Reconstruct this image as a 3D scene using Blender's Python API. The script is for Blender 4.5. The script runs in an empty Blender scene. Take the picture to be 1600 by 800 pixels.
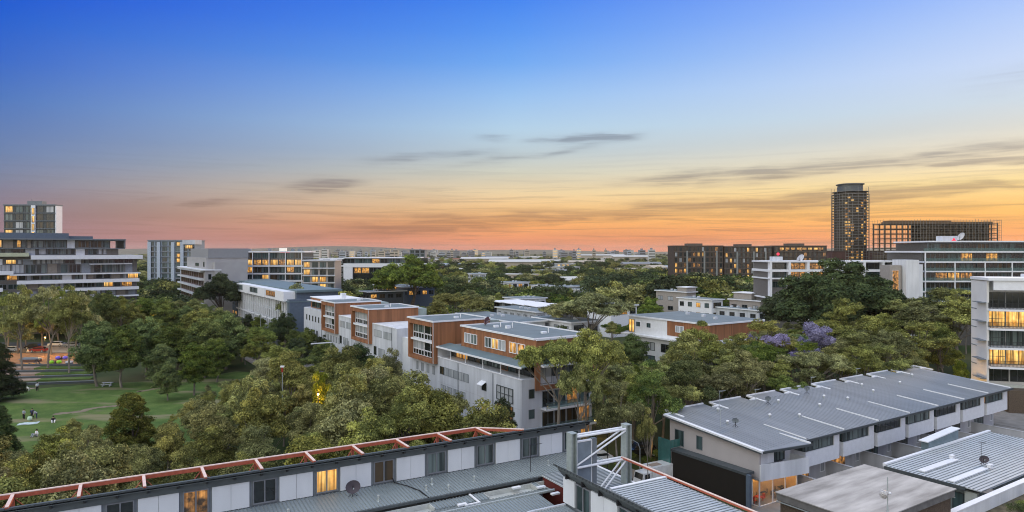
import bpy, math, random
import numpy as np
from mathutils import Vector, Matrix
R = math.radians
rng = random.Random(7)
sc = bpy.context.scene
C = sc.collection

# ------------------------------------------------------------------ camera
FPX, H, HOR = 1067.0, 30.0, 392.0
cam_d = bpy.data.cameras.new('camera'); cam = bpy.data.objects.new('camera', cam_d); C.objects.link(cam)
cam.location = (0, 0, H); cam.rotation_euler = (R(90), 0, 0)
cam_d.lens = 24.0; cam_d.sensor_width = 36.0; cam_d.shift_y = -8.0/1600
cam_d.clip_start = 0.5; cam_d.clip_end = 30000
sc.camera = cam

# ------------------------------------------------------------------ sky
def lin(c): return tuple((x/255/12.92 if x/255 <= .04045 else ((x/255+.055)/1.055)**2.4) for x in c)
SUN_AZ, SUN_EL = 38.0, 9.0      # azimuth to the right of the view direction
w = bpy.data.worlds.new('World'); sc.world = w; w.use_nodes = True
nt = w.node_tree; nt.nodes.clear(); NN = nt.nodes; LL = nt.links
def mth(op, a, b=None, c=None, clamp=False):
    n = NN.new('ShaderNodeMath'); n.operation = op; n.use_clamp = clamp
    for i, x in enumerate((a, b, c)):
        if x is None: continue
        if isinstance(x, (int, float)): n.inputs[i].default_value = x
        else: LL.new(x, n.inputs[i])
    return n.outputs[0]
def mixc(f, a, b, mode='MIX'):
    n = NN.new('ShaderNodeMix'); n.data_type = 'RGBA'; n.blend_type = mode
    for i, x in ((0, f), (6, a), (7, b)):
        if isinstance(x, (int, float)): n.inputs[i].default_value = x
        elif isinstance(x, tuple): n.inputs[i].default_value = (*x, 1)
        else: LL.new(x, n.inputs[i])
    return n.outputs[2]
def mrange(x, a, b, c=0., d=1., smooth=False):
    n = NN.new('ShaderNodeMapRange'); n.interpolation_type = 'SMOOTHSTEP' if smooth else 'LINEAR'
    LL.new(x, n.inputs[0])
    for i, v in enumerate((a, b, c, d)): n.inputs[i+1].default_value = v
    return n.outputs[0]
def ramp(x, stops):
    n = NN.new('ShaderNodeValToRGB'); LL.new(x, n.inputs[0]); cr = n.color_ramp
    while len(cr.elements) < len(stops): cr.elements.new(0.5)
    for e, (p, c) in zip(cr.elements, stops): e.position = p; e.color = (*lin(c), 1)
    return n.outputs[0]
tc = NN.new('ShaderNodeTexCoord'); sep = NN.new('ShaderNodeSeparateXYZ'); LL.new(tc.outputs['Generated'], sep.inputs[0])
dx, dy, dz = sep.outputs
hl = mth('SQRT', mth('ADD', mth('MULTIPLY', dx, dx), mth('MULTIPLY', dy, dy)))
hl = mth('MAXIMUM', hl, 0.001)
el = mth('MAXIMUM', mth('DIVIDE', dz, hl), 0.0)          # tangent of the elevation
sa, ca = math.sin(R(SUN_AZ)), math.cos(R(SUN_AZ))
cosz = mth('DIVIDE', mth('ADD', mth('MULTIPLY', dx, sa), mth('MULTIPLY', dy, ca)), hl)
ang = mth('MULTIPLY', mth('ARCCOSINE', mth('MINIMUM', mth('MAXIMUM', cosz, -1.0), 1.0)), 180/math.pi)
az = mth('ARCTAN2', dx, dy)
RIGHT = ramp(el, [(0, (246,150,104)), (.022, (254,168,98)), (.05, (255,196,108)), (.084, (255,226,158)), (.112, (244,228,196)), (.15, (214,216,212)),
                  (.18, (203,217,230)), (.227, (198,216,247)), (.275, (180,205,250)), (.32, (158,190,252)), (.367, (138,174,252)), (1, (152,160,172))])
MID = ramp(el, [(0, (228,136,106)), (.02, (242,154,104)), (.04, (252,178,108)), (.06, (250,200,136)), (.086, (238,212,168)), (.114, (212,210,192)), (.142, (190,204,210)),
                (.18, (180,209,232)), (.227, (153,194,240)), (.275, (114,170,242)), (.32, (90,152,242)), (.367, (70,135,240)), (1, (148,158,172))])
LEFT = ramp(el, [(0, (158,112,124)), (.02, (152,118,130)), (.055, (140,126,142)), (.086, (126,132,158)), (.114, (110,131,172)), (.18, (80,120,190)), (.227, (58,106,200)),
                 (.275, (36,96,206)), (.32, (20,82,210)), (.367, (10,72,208)), (1, (144,154,170))])
BACK = ramp(el, [(0, (192,186,174)), (.1, (200,196,184)), (.3, (194,193,188)), (.7, (172,176,178)), (1, (154,161,172))])
col = mixc(mrange(ang, 0, 38), RIGHT, MID)
col = mixc(mrange(ang, 38, 75), col, LEFT)
col = mixc(mrange(ang, 78, 130, smooth=True), col, BACK)
# clouds: thin streaks in direction space
comb = NN.new('ShaderNodeCombineXYZ'); LL.new(az, comb.inputs[0]); LL.new(el, comb.inputs[1])
def noise(vec, sc_, det, rot=0., loc=(0, 0, 0), scale=(1, 1, 1), dist=0.):
    mp = NN.new('ShaderNodeMapping'); LL.new(vec, mp.inputs[0])
    mp.inputs['Rotation'].default_value = (0, 0, rot); mp.inputs['Location'].default_value = loc; mp.inputs['Scale'].default_value = scale
    n = NN.new('ShaderNodeTexNoise'); LL.new(mp.outputs[0], n.inputs['Vector']); n.inputs['Scale'].default_value = sc_
    n.inputs['Detail'].default_value = det; n.inputs['Distortion'].default_value = dist
    return n.outputs[0]
warp = noise(comb.outputs[0], 3.2, 3, scale=(1, 3, 1))
warp2 = noise(comb.outputs[0], 14, 4, scale=(1, 5, 1), loc=(3, 1, 0))
wv = mth('ADD', mth('MULTIPLY', mth('SUBTRACT', warp, .5), .035), mth('MULTIPLY', mth('SUBTRACT', warp2, .5), .018))
elw = mth('ADD', el, wv)
fib = noise(comb.outputs[0], 9, 8, rot=R(-4), scale=(1, 11, 1), dist=.6)
fibf = mrange(fib, .33, .60, 0, 1, True)
def band(p0, p1, wid, amp, soft=.08):
    amp *= 1.75
    (x0, y0), (x1, y1) = p0, p1                     # azimuth / elevation end points of one streak
    a0, a1 = math.atan((x0-800)/FPX), math.atan((x1-800)/FPX)
    e0 = (HOR-y0)/math.hypot(FPX, x0-800); e1 = (HOR-y1)/math.hypot(FPX, x1-800)
    k = (e1-e0)/(a1-a0)
    line = mth('MULTIPLY_ADD', mth('SUBTRACT', az, a0), k, e0)
    d = mth('DIVIDE', mth('SUBTRACT', elw, line), wid/FPX)
    g = mth('POWER', 2.718, mth('MULTIPLY', mth('MULTIPLY', d, d), -1.0))
    ends = mth('MULTIPLY', mrange(az, a0-soft*.4, a0+soft, 0, 1, True), mrange(az, a1-soft, a1+soft*.4, 1, 0, True))
    return mth('MULTIPLY', mth('MULTIPLY', g, ends), amp)
bands = [band((400, 356), (1560, 290), 12, .62, .25), band((940, 284), (1420, 256), 9, .8, .12), band((1280, 262), (1750, 214), 11, .6, .1), band((640, 352), (1250, 322), 6, .5, .2), band((1425, 258), (1700, 243), 5, 1.0),
         band((1020, 322), (1760, 280), 7, .95, .15), band((560, 250), (790, 236), 6, .45), band((700, 262), (1000, 212), 6, .45, .1), band((820, 217), (1000, 213), 5, .9, .05),
         band((440, 290), (575, 284), 8, .85, .05), band((250, 322), (385, 312), 6, .9, .05), band((170, 350), (300, 328), 8, .5, .07), band((180, 316), (270, 304), 5, .4, .04),
         band((350, 372), (900, 350), 8, .4, .2), band((760, 384), (1200, 376), 6, .35, .1), band((740, 214), (800, 212), 5, .35, .03), band((1100, 340), (1640, 318), 6, .35, .1), band((1500, 135), (1700, 100), 14, .25, .1), band((1350, 352), (1700, 338), 7, .35, .1)]
tot = bands[0]
for b in bands[1:]: tot = mth('ADD', tot, b)
cl = mth('MULTIPLY', tot, mth('MULTIPLY_ADD', fibf, .6, .4), clamp=True)
wide = mth('MULTIPLY', mrange(noise(comb.outputs[0], 2.6, 6, rot=R(-3), scale=(1, 9, 1), loc=(5, 2, 0)), .48, .75, 0, .38, True), mrange(el, .02, .2, 1, 0, True))
fine = noise(comb.outputs[0], 6.0, 9, rot=R(-3.5), scale=(1, 30, 1), loc=(2, 7, 0), dist=.9)
lay = mth('MULTIPLY', mth('MULTIPLY', mrange(fine, .46, .66, 0, .75, True), mrange(el, .012, .17, 1, .0, True)), mrange(ang, 20, 85, 1, .35))
cl = mth('MAXIMUM', mth('MULTIPLY', cl, mrange(fine, .30, .62, .45, 1.0, True)), mth('MAXIMUM', wide, lay))
cl = mth('MULTIPLY', cl, mrange(el, .0, .012, .2, 1))
cshade = mixc(mrange(el, .02, .14, smooth=True), (.30, .17, .12), (.22, .23, .29))
cshade = mixc(.45, cshade, col, 'MULTIPLY')
cshade = mixc(.35, cshade, col)
col = mixc(mth('MULTIPLY', cl, .97), col, cshade)
nish = NN.new('ShaderNodeTexSky'); nish.sky_type = 'NISHITA'; nish.sun_disc = False
nish.sun_elevation = R(SUN_EL); nish.sun_rotation = R(SUN_AZ)
col = mixc(1.0, col, mixc(1.0, nish.outputs[0], (.0012, .0012, .0012), 'MULTIPLY'), 'ADD')
# unseen sky overhead and behind the camera is brightened to add fill light
up = mrange(el, .42, 1.3, 0, 1, True); bk = mrange(ang, 80, 135, 0, 1, True)
boost = mth('ADD', mth('ADD', mth('MULTIPLY', up, 1.9), mth('MULTIPLY', bk, 2.2)), 1.0)
cb_n = NN.new('ShaderNodeVectorMath'); cb_n.operation = 'SCALE'; LL.new(col, cb_n.inputs[0]); LL.new(boost, cb_n.inputs['Scale']); col = cb_n.outputs[0]
bg = NN.new('ShaderNodeBackground'); LL.new(col, bg.inputs[0]); bg.inputs[1].default_value = 1.0
wo = NN.new('ShaderNodeOutputWorld'); LL.new(bg.outputs[0], wo.inputs[0])
w.cycles.sampling_method = 'MANUAL'; w.cycles.sample_map_resolution = 512

sl = bpy.data.lights.new('sun', 'SUN'); so = bpy.data.objects.new('sun', sl); C.objects.link(so)
sl.energy = 2.2; sl.angle = R(14); sl.color = (1.0, .72, .42)
sdir = Vector((math.sin(R(SUN_AZ+12))*math.cos(R(16)), math.cos(R(SUN_AZ+12))*math.cos(R(16)), math.sin(R(16))))
so.rotation_euler = (-sdir).to_track_quat('-Z', 'Y').to_euler()
sc.view_settings.view_transform = 'Standard'; sc.view_settings.look = 'None'
sc.view_settings.exposure = 0.0; sc.view_settings.gamma = 1.0; sc.view_settings.use_curve_mapping = False
sc.render.engine = 'CYCLES'
sc.cycles.filter_width = 1.05; sc.cycles.max_bounces = 5; sc.cycles.diffuse_bounces = 3; sc.cycles.glossy_bounces = 2; sc.cycles.transparent_max_bounces = 8; sc.cycles.volume_bounces = 0

# ------------------------------------------------------------------ pixel helpers (photo pixels -> metres)
def at(px, Y): return (px-800)/FPX*Y
def zat(py, Y): return H-(py-HOR)*Y/FPX
def gp(px, py, z=0.0):
    Y = (H-z)*FPX/(py-HOR); return Vector((at(px, Y), Y, z))

# ------------------------------------------------------------------ materials
MATS = {}
def mat(name, c, rough=.7, metal=0., spec=.3, vary=.12, scale=1.5, bump=0., bscale=20., stretch=(1, 1, 1), coat=0., emis=None, estr=0., objrand=0.):
    if name in MATS: return MATS[name]
    m = bpy.data.materials.new(name); m.use_nodes = True; t = m.node_tree; b = t.nodes['Principled BSDF']
    b.inputs['Roughness'].default_value = rough; b.inputs['Metallic'].default_value = metal
    b.inputs['Specular IOR Level'].default_value = spec; b.inputs['Coat Weight'].default_value = coat
    tcn = t.nodes.new('ShaderNodeTexCoord'); mp = t.nodes.new('ShaderNodeMapping'); mp.inputs['Scale'].default_value = stretch
    t.links.new(tcn.outputs['Object'], mp.inputs[0])
    n = t.nodes.new('ShaderNodeTexNoise'); n.inputs['Scale'].default_value = scale; n.inputs['Detail'].default_value = 5
    t.links.new(mp.outputs[0], n.inputs['Vector'])
    mr = t.nodes.new('ShaderNodeMapRange'); t.links.new(n.outputs[0], mr.inputs[0])
    mr.inputs[1].default_value = .3; mr.inputs[2].default_value = .7; mr.inputs[3].default_value = 1-vary; mr.inputs[4].default_value = 1+vary
    out = mr.outputs[0]
    if objrand:
        oi = t.nodes.new('ShaderNodeObjectInfo'); m2 = t.nodes.new('ShaderNodeMath'); m2.operation = 'MULTIPLY_ADD'
        t.links.new(oi.outputs['Random'], m2.inputs[0]); m2.inputs[1].default_value = objrand*2; m2.inputs[2].default_value = 1-objrand
        m3 = t.nodes.new('ShaderNodeMath'); m3.operation = 'MULTIPLY'; t.links.new(out, m3.inputs[0]); t.links.new(m2.outputs[0], m3.inputs[1]); out = m3.outputs[0]
    vm = t.nodes.new('ShaderNodeVectorMath'); vm.operation = 'SCALE'; vm.inputs[0].default_value = c; t.links.new(out, vm.inputs['Scale'])
    t.links.new(vm.outputs[0], b.inputs['Base Color'])
    if bump:
        n2 = t.nodes.new('ShaderNodeTexNoise'); n2.inputs['Scale'].default_value = bscale; n2.inputs['Detail'].default_value = 3
        t.links.new(mp.outputs[0], n2.inputs['Vector'])
        bp = t.nodes.new('ShaderNodeBump'); bp.inputs['Strength'].default_value = bump; bp.inputs['Distance'].default_value = .05
        t.links.new(n2.outputs[0], bp.inputs['Height']); t.links.new(bp.outputs[0], b.inputs['Normal'])
    if emis:
        b.inputs['Emission Color'].default_value = (*emis, 1); b.inputs['Emission Strength'].default_value = estr
    MATS[name] = m; return m
white = mat('white_render', (.66, .67, .69), .75, vary=.13, scale=.55, stretch=(1.6, 1.6, .22))
whitep = mat('white_paint', (.72, .73, .76), .55, vary=.05)
panelw = mat('white_cladding', (.62, .64, .67), .5, vary=.05, scale=.8, stretch=(1, 1, .25))
greyw = mat('grey_render', (.44, .44, .46), .8, vary=.13, scale=.55, stretch=(1.6, 1.6, .22))
mauve = mat('mauve_render', (.46, .425, .42), .8, vary=.05, scale=.4)
beige = mat('beige_render', (.33, .30, .275), .8, vary=.08)
lgrey = mat('light_grey_render', (.52, .54, .58), .8, vary=.13, scale=.55, stretch=(1.6, 1.6, .22))
dgrey = mat('charcoal_metal', (.065, .075, .08), .5, vary=.12)
mgrey = mat('mid_grey_metal', (.16, .18, .20), .5, vary=.1)
bluegrey = mat('blue_grey_metal', (.10, .13, .17), .5, vary=.1)
redsteel = mat('red_oxide_steel', (.42, .105, .06), .5, vary=.15, scale=4)
lit_top = mat('lit_top_tone', (.72, .55, .48), .5, vary=.15, scale=4)  # pale tone for strips that paint the light on top of the red beams
steel = mat('galvanised_steel', (.42, .46, .46), .45, .3, vary=.12, scale=6)
roofm = mat('grey_roof_sheet', (.29, .325, .335), .42, .2, vary=.1, scale=.35, stretch=(1, .3, 1))
rib_shade = mat('dark_roof_seam', (.21, .235, .245), .6)  # darker tone on the roof ribs, paints in their shading
roofl = mat('pale_roof_sheet', (.50, .53, .55), .42, .2, vary=.1, scale=.5)
rooft = mat('slate_roof_sheet', (.225, .24, .26), .5, .1, vary=.11, scale=.5, stretch=(1.2, .15, 1))
rooff = mat('flat_roof_membrane', (.14, .175, .19), .7, vary=.12, scale=.4)
roofd = mat('teal_roof_sheet', (.13, .18, .20), .6, vary=.1, scale=.3)
teal = mat('teal_glass_balustrade', (.05, .15, .14), .12, spec=.6)
concr = mat('weathered_concrete', (.36, .345, .33), .85, vary=.38, scale=.6, stretch=(.3, 1.5, 1), bump=.2)
concd = mat('dark_concrete', (.16, .155, .15), .85, vary=.2)
brownb = mat('brown_brick', (.10, .075, .055), .85, vary=.25, scale=7)
blackp = mat('black_brown_panel', (.014, .011, .008), .7, vary=.1)
darkred = mat('dark_red_wall', (.12, .022, .018), .7, vary=.1)
blackm = mat('black_metal', (.02, .02, .022), .4)
rubber = mat('rubber', (.02, .02, .02), .8)
bark = mat('pale_bark', (.20, .175, .145), .85, vary=.35, scale=3, stretch=(1, 1, .3))
barkd = mat('dark_bark', (.10, .08, .065), .9, vary=.35, scale=3)
gold = mat('amber_panel', (.5, .22, .04), .6)
rust = mat('rust_panel', (.22, .07, .035), .7)
asphalt = mat('asphalt', (.05, .05, .052), .9, vary=.25, scale=.4)
paving = mat('paving', (.22, .21, .20), .9, vary=.2, scale=.6)
def timber():
    m = mat('timber_cladding', (.265, .115, .054), .65, vary=.12, scale=2.0, stretch=(1, 1, .12))
    t = m.node_tree; b = t.nodes['Principled BSDF']; src = b.inputs['Base Color'].links[0].from_socket
    tcn = t.nodes.new('ShaderNodeTexCoord'); sp = t.nodes.new('ShaderNodeSeparateXYZ'); t.links.new(tcn.outputs['Object'], sp.inputs[0])
    a = t.nodes.new('ShaderNodeMath'); a.operation = 'ADD'; t.links.new(sp.outputs[0], a.inputs[0]); t.links.new(sp.outputs[1], a.inputs[1])
    fr = t.nodes.new('ShaderNodeMath'); fr.operation = 'MULTIPLY'; fr.inputs[1].default_value = 2.6; t.links.new(a.outputs[0], fr.inputs[0])
    fl = t.nodes.new('ShaderNodeMath'); fl.operation = 'FLOOR'; t.links.new(fr.outputs[0], fl.inputs[0])
    wn = t.nodes.new('ShaderNodeTexWhiteNoise'); wn.noise_dimensions = '1D'; t.links.new(fl.outputs[0], wn.inputs['W'])
    mr = t.nodes.new('ShaderNodeMapRange'); t.links.new(wn.outputs[0], mr.inputs[0]); mr.inputs[3].default_value = .78; mr.inputs[4].default_value = 1.2
    vm = t.nodes.new('ShaderNodeVectorMath'); vm.operation = 'SCALE'; t.links.new(src, vm.inputs[0]); t.links.new(mr.outputs[0], vm.inputs['Scale'])
    t.links.new(vm.outputs[0], b.inputs['Base Color']); return m
wood = timber()
# glass: dark panes, panes over curtains, lit rooms
def curtain_mat(name, c1, c2, freq):
    m = mat(name, c1, .12, spec=.5); t = m.node_tree; b = t.nodes['Principled BSDF']
    tcn = t.nodes.new('ShaderNodeTexCoord'); n = t.nodes.new('ShaderNodeTexNoise'); mp = t.nodes.new('ShaderNodeMapping'); mp.inputs['Scale'].default_value = (freq, 1, .05)
    oi = t.nodes.new('ShaderNodeObjectInfo'); va = t.nodes.new('ShaderNodeVectorMath'); va.operation = 'ADD'
    ml = t.nodes.new('ShaderNodeMath'); ml.operation = 'MULTIPLY'; ml.inputs[1].default_value = 60; t.links.new(oi.outputs['Random'], ml.inputs[0])
    t.links.new(tcn.outputs['Object'], va.inputs[0]); t.links.new(ml.outputs[0], va.inputs[1]); t.links.new(va.outputs[0], mp.inputs[0]); t.links.new(mp.outputs[0], n.inputs['Vector'])
    n.inputs['Scale'].default_value = 1.; n.inputs['Detail'].default_value = 1
    cr = t.nodes.new('ShaderNodeValToRGB'); cr.color_ramp.elements[0].position = .42; cr.color_ramp.elements[1].position = .56
    cr.color_ramp.elements[0].color = (*c2, 1); cr.color_ramp.elements[1].color = (*c1, 1)
    t.links.new(n.outputs[0], cr.inputs[0]); t.links.new(cr.outputs[0], b.inputs['Base Color']); return m
g_dark = mat('dark_glass', (.018, .022, .022), .08, spec=.6, vary=.3)
g_curt = curtain_mat('glass_over_curtain', (.15, .19, .185), (.035, .045, .045), 1.6)
g_blind = curtain_mat('glass_over_blind', (.42, .44, .46), (.30, .32, .34), 1.2)
g_teal = curtain_mat('teal_window_glass', (.07, .11, .115), (.02, .035, .035), 1.0)
g_brown = curtain_mat('brown_window_glass', (.08, .055, .03), (.03, .028, .022), 1.0)
def lit_mat(name, lo, hi, s, sc_=1.3):
    m = mat(name, (.05, .04, .03), .15, spec=.5); t = m.node_tree; b = t.nodes['Principled BSDF']
    tcn = t.nodes.new('ShaderNodeTexCoord'); oi = t.nodes.new('ShaderNodeObjectInfo'); va = t.nodes.new('ShaderNodeVectorMath'); va.operation = 'ADD'
    ml = t.nodes.new('ShaderNodeMath'); ml.operation = 'MULTIPLY'; ml.inputs[1].default_value = 37; t.links.new(oi.outputs['Random'], ml.inputs[0])
    t.links.new(tcn.outputs['Object'], va.inputs[0]); t.links.new(ml.outputs[0], va.inputs[1])
    n = t.nodes.new('ShaderNodeTexNoise'); n.inputs['Scale'].default_value = sc_; n.inputs['Detail'].default_value = 3; t.links.new(va.outputs[0], n.inputs['Vector'])
    cr = t.nodes.new('ShaderNodeValToRGB'); e = cr.color_ramp.elements; e[0].position = .33; e[1].position = .62; e[0].color = (*lo, 1); e[1].color = (*hi, 1)
    t.links.new(n.outputs[0], cr.inputs[0])
    mp = t.nodes.new('ShaderNodeMapping'); mp.inputs['Scale'].default_value = (3.2, 1, .12); t.links.new(va.outputs[0], mp.inputs[0]); n2 = t.nodes.new('ShaderNodeTexNoise'); n2.inputs['Scale'].default_value = 1.2; n2.inputs['Detail'].default_value = 2; t.links.new(mp.outputs[0], n2.inputs['Vector'])
    m2 = t.nodes.new('ShaderNodeMapRange'); m2.inputs[1].default_value = .38; m2.inputs[2].default_value = .6; m2.inputs[3].default_value = .28; m2.inputs[4].default_value = 1.15; t.links.new(n2.outputs[0], m2.inputs[0])
    sp = t.nodes.new('ShaderNodeSeparateXYZ'); t.links.new(tcn.outputs['Object'], sp.inputs[0]); m3 = t.nodes.new('ShaderNodeMapRange'); m3.inputs[1].default_value = 0; m3.inputs[2].default_value = 1.3; m3.inputs[3].default_value = .5; m3.inputs[4].default_value = 1.05; t.links.new(sp.outputs[2], m3.inputs[0])
    mm = t.nodes.new('ShaderNodeMath'); mm.operation = 'MULTIPLY'; t.links.new(m2.outputs[0], mm.inputs[0]); t.links.new(m3.outputs[0], mm.inputs[1]); m4 = t.nodes.new('ShaderNodeMath'); m4.operation = 'MULTIPLY'; t.links.new(mm.outputs[0], m4.inputs[0]); m4.inputs[1].default_value = s*1.15
    t.links.new(cr.outputs[0], b.inputs['Emission Color']); t.links.new(m4.outputs[0], b.inputs['Emission Strength']); return m
g_lit = lit_mat('lit_window', (.16, .045, .006), (1., .50, .11), 1.0)
g_lit2 = lit_mat('bright_lit_window', (.75, .30, .04), (1., .62, .18), 1.15, .8)
g_litd = lit_mat('dim_lit_window', (.03, .015, .006), (.75, .33, .08), .8, 1.6)
def glass_mat():
    m = bpy.data.materials.new('balustrade_glass'); m.use_nodes = True; t = m.node_tree; b = t.nodes['Principled BSDF']
    b.inputs['Base Color'].default_value = (.22, .30, .30, 1); b.inputs['Roughness'].default_value = .1
    tr = t.nodes.new('ShaderNodeBsdfTransparent'); tr.inputs[0].default_value = (.75, .85, .83, 1); mx = t.nodes.new('ShaderNodeMixShader'); mx.inputs[0].default_value = .25
    t.links.new(tr.outputs[0], mx.inputs[1]); t.links.new(b.outputs[0], mx.inputs[2]); t.links.new(mx.outputs[0], t.nodes['Material Output'].inputs[0]); return m
g_rail = glass_mat()
PANES = {'d': g_dark, 'c': g_curt, 'b': g_blind, 't': g_teal, 'n': g_brown, 'l': g_lit, 'L': g_lit2, 'm': g_litd}

# ------------------------------------------------------------------ mesh helpers
class MB:
    def __init__(s): s.v = []; s.f = []; s.m = []
    def quad(s, a, b, c, d, m=0):
        n = len(s.v); s.v += [tuple(a), tuple(b), tuple(c), tuple(d)]; s.f.append((n, n+1, n+2, n+3)); s.m.append(m)
    def box(s, x0, x1, y0, y1, z0, z1, m=0):
        if x1 < x0: x0, x1 = x1, x0
        if y1 < y0: y0, y1 = y1, y0
        n = len(s.v); s.v += [(x0,y0,z0),(x1,y0,z0),(x1,y1,z0),(x0,y1,z0),(x0,y0,z1),(x1,y0,z1),(x1,y1,z1),(x0,y1,z1)]
        s.f += [(n+3,n+2,n+1,n),(n+4,n+5,n+6,n+7),(n,n+1,n+5,n+4),(n+1,n+2,n+6,n+5),(n+2,n+3,n+7,n+6),(n+3,n,n+4,n+7)]; s.m += [m]*6; return s
    def hexa(s, p, m=0):
        n = len(s.v); s.v += [tuple(q) for q in p]
        s.f += [(n+3,n+2,n+1,n),(n+4,n+5,n+6,n+7),(n,n+1,n+5,n+4),(n+1,n+2,n+6,n+5),(n+2,n+3,n+7,n+6),(n+3,n,n+4,n+7)]; s.m += [m]*6; return s
    def slab(s, x0, x1, y0, y1, z00, z01, th, m=0):   # sloped in y: z00 at y0, z01 at y1 (top)
        return s.hexa([(x0,y0,z00-th),(x1,y0,z00-th),(x1,y1,z01-th),(x0,y1,z01-th),(x0,y0,z00),(x1,y0,z00),(x1,y1,z01),(x0,y1,z01)], m)
    def prism(s, poly, z0, z1, m=0):
        n = len(s.v); k = len(poly); s.v += [(x, y, z0) for x, y in poly]+[(x, y, z1) for x, y in poly]
        s.f.append(tuple(range(n+k-1, n-1, -1))); s.f.append(tuple(range(n+k, n+2*k))); s.m += [m, m]
        for i in range(k): s.f.append((n+i, n+(i+1) % k, n+k+(i+1) % k, n+k+i)); s.m.append(m)
        return s
    def tube(s, p, q, r0, r1=None, k=6, m=0, cap=True):
        r1 = r0 if r1 is None else r1; p = Vector(p); q = Vector(q); d = (q-p)
        if d.length < 1e-6: return s
        d.normalize(); a = d.orthogonal().normalized(); b = d.cross(a); n = len(s.v)
        for c, r in ((p, r0), (q, r1)):
            for i in range(k):
                t = 2*math.pi*i/k; s.v.append(tuple(c+(a*math.cos(t)+b*math.sin(t))*r))
        for i in range(k): s.f.append((n+i, n+(i+1) % k, n+k+(i+1) % k, n+k+i)); s.m.append(m)
        if cap: s.f.append(tuple(range(n+k-1, n-1, -1))); s.f.append(tuple(range(n+k, n+2*k))); s.m += [m, m]
        return s
    def bar(s, p, q, w_, h_, m=0):          # rectangular bar, w_ sideways, h_ upright
        p = Vector(p); q = Vector(q); d = (q-p).normalized(); up = Vector((0, 0, 1))
        if abs(d.z) > .95: up = Vector((0, 1, 0))
        a = d.cross(up).normalized()*w_/2; b = a.cross(d).normalized()*h_/2
        return s.hexa([p-a-b, p+a-b, q+a-b, q-a-b, p-a+b, p+a+b, q+a+b, q-a+b], m)
    def ball(s, c, r, sx=1, sy=1, sz=1, k=10, m=0):
        n = len(s.v); rings = k//2
        for i in range(rings+1):
            ph = math.pi*i/rings
            for j in range(k):
                th = 2*math.pi*j/k; s.v.append((c[0]+r*sx*math.sin(ph)*math.cos(th), c[1]+r*sy*math.sin(ph)*math.sin(th), c[2]+r*sz*math.cos(ph)))
        for i in range(rings):
            for j in range(k):
                s.f.append((n+i*k+j, n+(i+1)*k+j, n+(i+1)*k+(j+1) % k, n+i*k+(j+1) % k)); s.m.append(m)
        return s
    def mesh(s, name, mats, smooth=False):
        me = bpy.data.meshes.new(name); me.from_pydata(s.v, [], s.f)
        for x in (mats if isinstance(mats, (list, tuple)) else [mats]): me.materials.append(x)
        me.polygons.foreach_set('material_index', s.m)
        if smooth: me.polygons.foreach_set('use_smooth', [True]*len(s.f))
        me.update(); return me
def link(name, me, parent=None, loc=(0, 0, 0), rz=0.):
    o = bpy.data.objects.new(name, me); C.objects.link(o); o.location = loc; o.rotation_euler = (0, 0, rz)
    if parent is not None: o.parent = parent
    return o
def part(name, mb, m, parent, loc=(0, 0, 0), rz=0., smooth=False): return link(name, mb.mesh(name, m, smooth), parent, loc, rz)
def tag(o, label, cat, group=None, kind=None):
    if label: o['label'] = label
    if cat: o['category'] = cat
    if group: o['group'] = group
    if kind: o['kind'] = kind
    return o
def thing(name, label, cat, loc=(0, 0, 0), rz=0., group=None):
    o = bpy.data.objects.new(name, None); C.objects.link(o); o.location = loc; o.rotation_euler = (0, 0, rz); o.empty_display_size = .3
    return tag(o, label, cat, group)
def struct(name, mb, m, kind='structure'):
    o = part(name, mb, m, None); o['kind'] = kind; return o
def dup(root, loc=None, rz=None, scale=None, label=None, group=None):
    r = root.copy(); C.objects.link(r)
    if loc is not None: r.location = loc
    if rz is not None: r.rotation_euler = (0, 0, rz)
    if scale is not None: r.scale = scale if isinstance(scale, tuple) else (scale,)*3
    if label: r['label'] = label
    if group: r['group'] = group
    for ch in root.children:
        c = ch.copy(); C.objects.link(c); c.parent = r
        for g in ch.children:
            d = g.copy(); C.objects.link(d); d.parent = c
    return r
# windows: part 'window' (frame and mullions) with sub-part 'pane'
WC = {}
def win(root, fr, x, z, w_, h_, kind='d', mull=2, fm=None, fw=.07, dep=.10, rows=1, name='window', rail=False):
    ox, oy, rz = fr; fm = fm or dgrey
    key = (round(w_, 2), round(h_, 2), mull, rows, fm.name, fw, dep)
    if key not in WC:
        a = MB(); a.box(0, w_, -dep, .02, 0, fw); a.box(0, w_, -dep, .02, h_-fw, h_); a.box(0, fw, -dep, .02, fw, h_-fw); a.box(w_-fw, w_, -dep, .02, fw, h_-fw)
        for i in range(1, mull): a.box(w_*i/mull-fw/2, w_*i/mull+fw/2, -dep+.01, .02, fw, h_-fw)
        for i in range(1, rows): a.box(fw, w_-fw, -dep+.02, .02, h_*i/rows-fw/2, h_*i/rows+fw/2)
        WC[key] = a.mesh('window', fm)
    pk = ('p', round(w_, 2), round(h_, 2), fw, kind)
    if pk not in WC:
        p = MB(); p.box(fw*.5, w_-fw*.5, -.03, .01, fw*.5, h_-fw*.5); WC[pk] = p.mesh('pane', PANES[kind])
    c, s_ = math.cos(rz), math.sin(rz)
    o = link(name, WC[key], root, (ox+c*x, oy+s_*x, z), rz)
    link('pane', WC[pk], o)
    return o
def pick(kinds): return rng.choice(kinds)
def grid(root, fr, xs, zs, w_, h_, kinds, **kw):
    for z in zs:
        for x in xs: win(root, fr, x, z, w_, h_, pick(kinds), **kw)
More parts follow.
